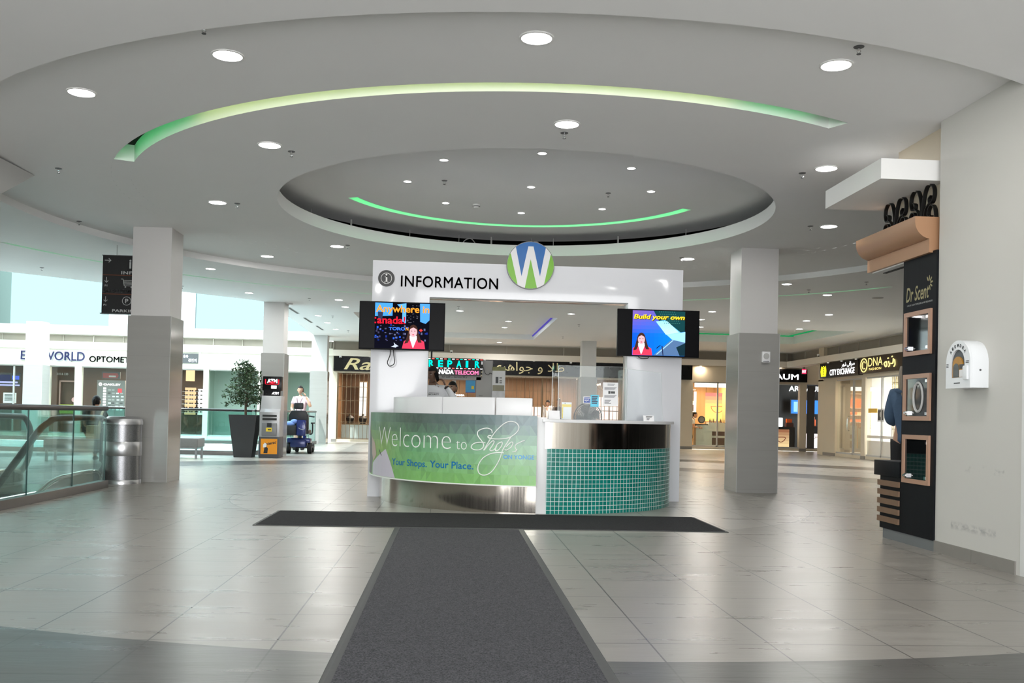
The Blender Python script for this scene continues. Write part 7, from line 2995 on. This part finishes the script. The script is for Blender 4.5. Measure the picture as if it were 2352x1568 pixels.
# second man, lower, looking left
J = stand(hip=(0, 0, 0.86), waist=(0, 0.01, 1.0), chest=(0, 0, 1.19), neck=(0, 0.01, 1.345), head0=(0, -0.01, 1.43), shL=(0.18, 0.01, 1.29), shR=(-0.18, 0.01, 1.29),
          elL=(0.23, 0.02, 1.02), wrL=(0.16, -0.2, 0.95), elR=(-0.23, 0.02, 1.02), wrR=(-0.16, -0.2, 0.95), hL=(0.095, 0, 0.80), hR=(-0.095, 0, 0.80), knL=(0.10, -0.02, 0.46), knR=(-0.10, -0.02, 0.46))
person('person', 'bearded man in pale grey shirt standing behind the security guard', (0.03, 16.5, 0), radians(-18), J, SK3, GRS, BCL, BCL, HB, head_yaw=radians(-8), beard=True)

# seated woman seen from behind through the near glass
J = dict(hip=(0, 0, 0.585), waist=(0, -0.02, 0.68), chest=(0, -0.05, 0.86), neck=(0, -0.05, 1.0), head0=(0, -0.07, 1.075),
         shL=(0.17, -0.04, 0.955), elL=(0.22, -0.12, 0.72), wrL=(0.12, -0.32, 0.62), shR=(-0.17, -0.04, 0.955), elR=(-0.23, -0.12, 0.72), wrR=(-0.12, -0.32, 0.62),
         hL=(0.1, -0.04, 0.565), knL=(0.12, -0.44, 0.535), anL=(0.12, -0.42, 0.085), toL=(0.13, -0.56, 0.035), hR=(-0.1, -0.04, 0.565), knR=(-0.12, -0.44, 0.535), anR=(-0.12, -0.42, 0.085), toR=(-0.13, -0.56, 0.035))
r_, fn, H3, sh_ = person('person', 'seated woman in black with short dark hair behind the near glass rail', (-7.05, 19.5, 0), pi, J, SK1, BCL, BCL, BCL, HB, hair_kind='tail', sleeves='short', hem=0.95)
bag = thing('shoulder_bag', 'beige shoulder bag with long strap worn by the seated woman', 'bag', (-6.92, 19.2, 0.45))
BEI = mat('beige_leather', (0.50, 0.36, 0.20), 0.6, noise=0.06)
b = MB(BEI)
b.box(-7.03, -6.79, 19.02, 19.16, 0.46, 0.72)
b.build('pouch', bag, bevel=0.03)
b = MB(BEI)
b.tube(smooth_path([(-6.81, 19.1, 0.68), (-6.83, 19.22, 0.86), (-6.85, 19.4, 1.0), (-6.87, 19.52, 1.02)]), 0.022, 6)
b.build('strap', bag)
cs = thing('suitcase', 'black suitcase standing beside the litter bin beyond the glass', 'suitcase', (-6.42, 18.75, 0))
b = MB(BCL)
b.box(-6.62, -6.28, 18.6, 18.88, 0.04, 0.60)
b.build('shell', cs, bevel=0.03)
b = MB(DGREY)
b.tube([(-6.53, 18.85, 0.6), (-6.53, 18.85, 0.72), (-6.37, 18.85, 0.72), (-6.37, 18.85, 0.6)], 0.012, 6)
b.build('handle', cs)
for x in (-6.57, -6.33):
    for y in (18.64, 18.84):
        b = MB(TYRE)
        b.ball((x, y, 0.022), 0.022, n=8, m=6)
        b.build('wheel', cs)

# woman in denim beyond the black kiosk
J = stand(shL=(0.16, 0.01, 1.42), shR=(-0.16, 0.01, 1.42), elL=(0.2, -0.02, 1.15), wrL=(0.14, -0.2, 1.10), elR=(-0.2, 0.0, 1.14), wrR=(-0.12, -0.18, 1.10), hip=(0, 0.02, 0.95), head0=(0, 0.0, 1.57))
person('person', 'woman in blue denim jacket and black trousers half hidden behind the perfume kiosk', (5.03, 10.25, 0), radians(150), J, SK1, DEN, BCL, BCL, HG, hair_kind='long', sleeves='long', head_yaw=radians(10))

# jeweller staff
J = stand(hip=(0, 0, 0.90), head0=(0, -0.05, 1.50), neck=(0, -0.02, 1.43))
person('person', 'jeweller assistant in white shirt looking down behind the grille', (3.71, 36.9, 0), radians(35), J, SK1, WSH, BCL, BCL, HB, head_tip=radians(25), sleeves='long')
person('person', 'person in dark plaid shirt behind the clear screen in the jeweller', (4.10, 36.3, 0), radians(10), stand(), SK3, CHK, BCL, BCL, HB, sleeves='long')
# cosmetics staff
J = dict(hip=(0, 0, 0.80), waist=(0, -0.03, 0.90), chest=(0, -0.12, 1.02), neck=(0, -0.16, 1.12), head0=(0, -0.2, 1.16),
         shL=(0.16, -0.13, 1.06), elL=(0.2, -0.2, 0.82), wrL=(0.14, -0.36, 0.80), shR=(-0.16, -0.13, 1.06), elR=(-0.2, -0.2, 0.82), wrR=(-0.14, -0.36, 0.80),
         hL=(0.09, 0, 0.75), knL=(0.10, -0.1, 0.42), anL=(0.10, 0.02, 0.085), toL=(0.11, -0.12, 0.035), hR=(-0.09, 0, 0.75), knR=(-0.10, -0.1, 0.42), anR=(-0.10, 0.02, 0.085), toR=(-0.11, -0.12, 0.035), flat=False, fat=0.85)
person('person', 'stooping cosmetics assistant with tied dark hair and white top in the window', (8.99, 35.68, 0), radians(75), J, SK1, WSH, BCL, BCL, HB, hair_kind='tail')
person('person', 'dark haired cosmetics assistant low behind the long bottle counter', (10.35, 36.85, 0), radians(5),
       stand(hip=(0, 0, 0.60), waist=(0, 0.0, 0.70), chest=(0, 0, 0.84), neck=(0, 0.01, 0.98), head0=(0, -0.01, 1.04), shL=(0.16, 0, 0.93), shR=(-0.16, 0, 0.93),
             elL=(0.2, 0, 0.7), elR=(-0.2, 0, 0.7), wrL=(0.14, -0.15, 0.62), wrR=(-0.14, -0.15, 0.62), hL=(0.09, 0, 0.56), hR=(-0.09, 0, 0.56), knL=(0.10, -0.3, 0.45), knR=(-0.10, -0.3, 0.45),
             anL=(0.1, -0.28, 0.085), anR=(-0.1, -0.28, 0.085), toL=(0.11, -0.4, 0.035), toR=(-0.11, -0.4, 0.035), fat=0.85), SK1, BCL, BCL, BCL, HB)
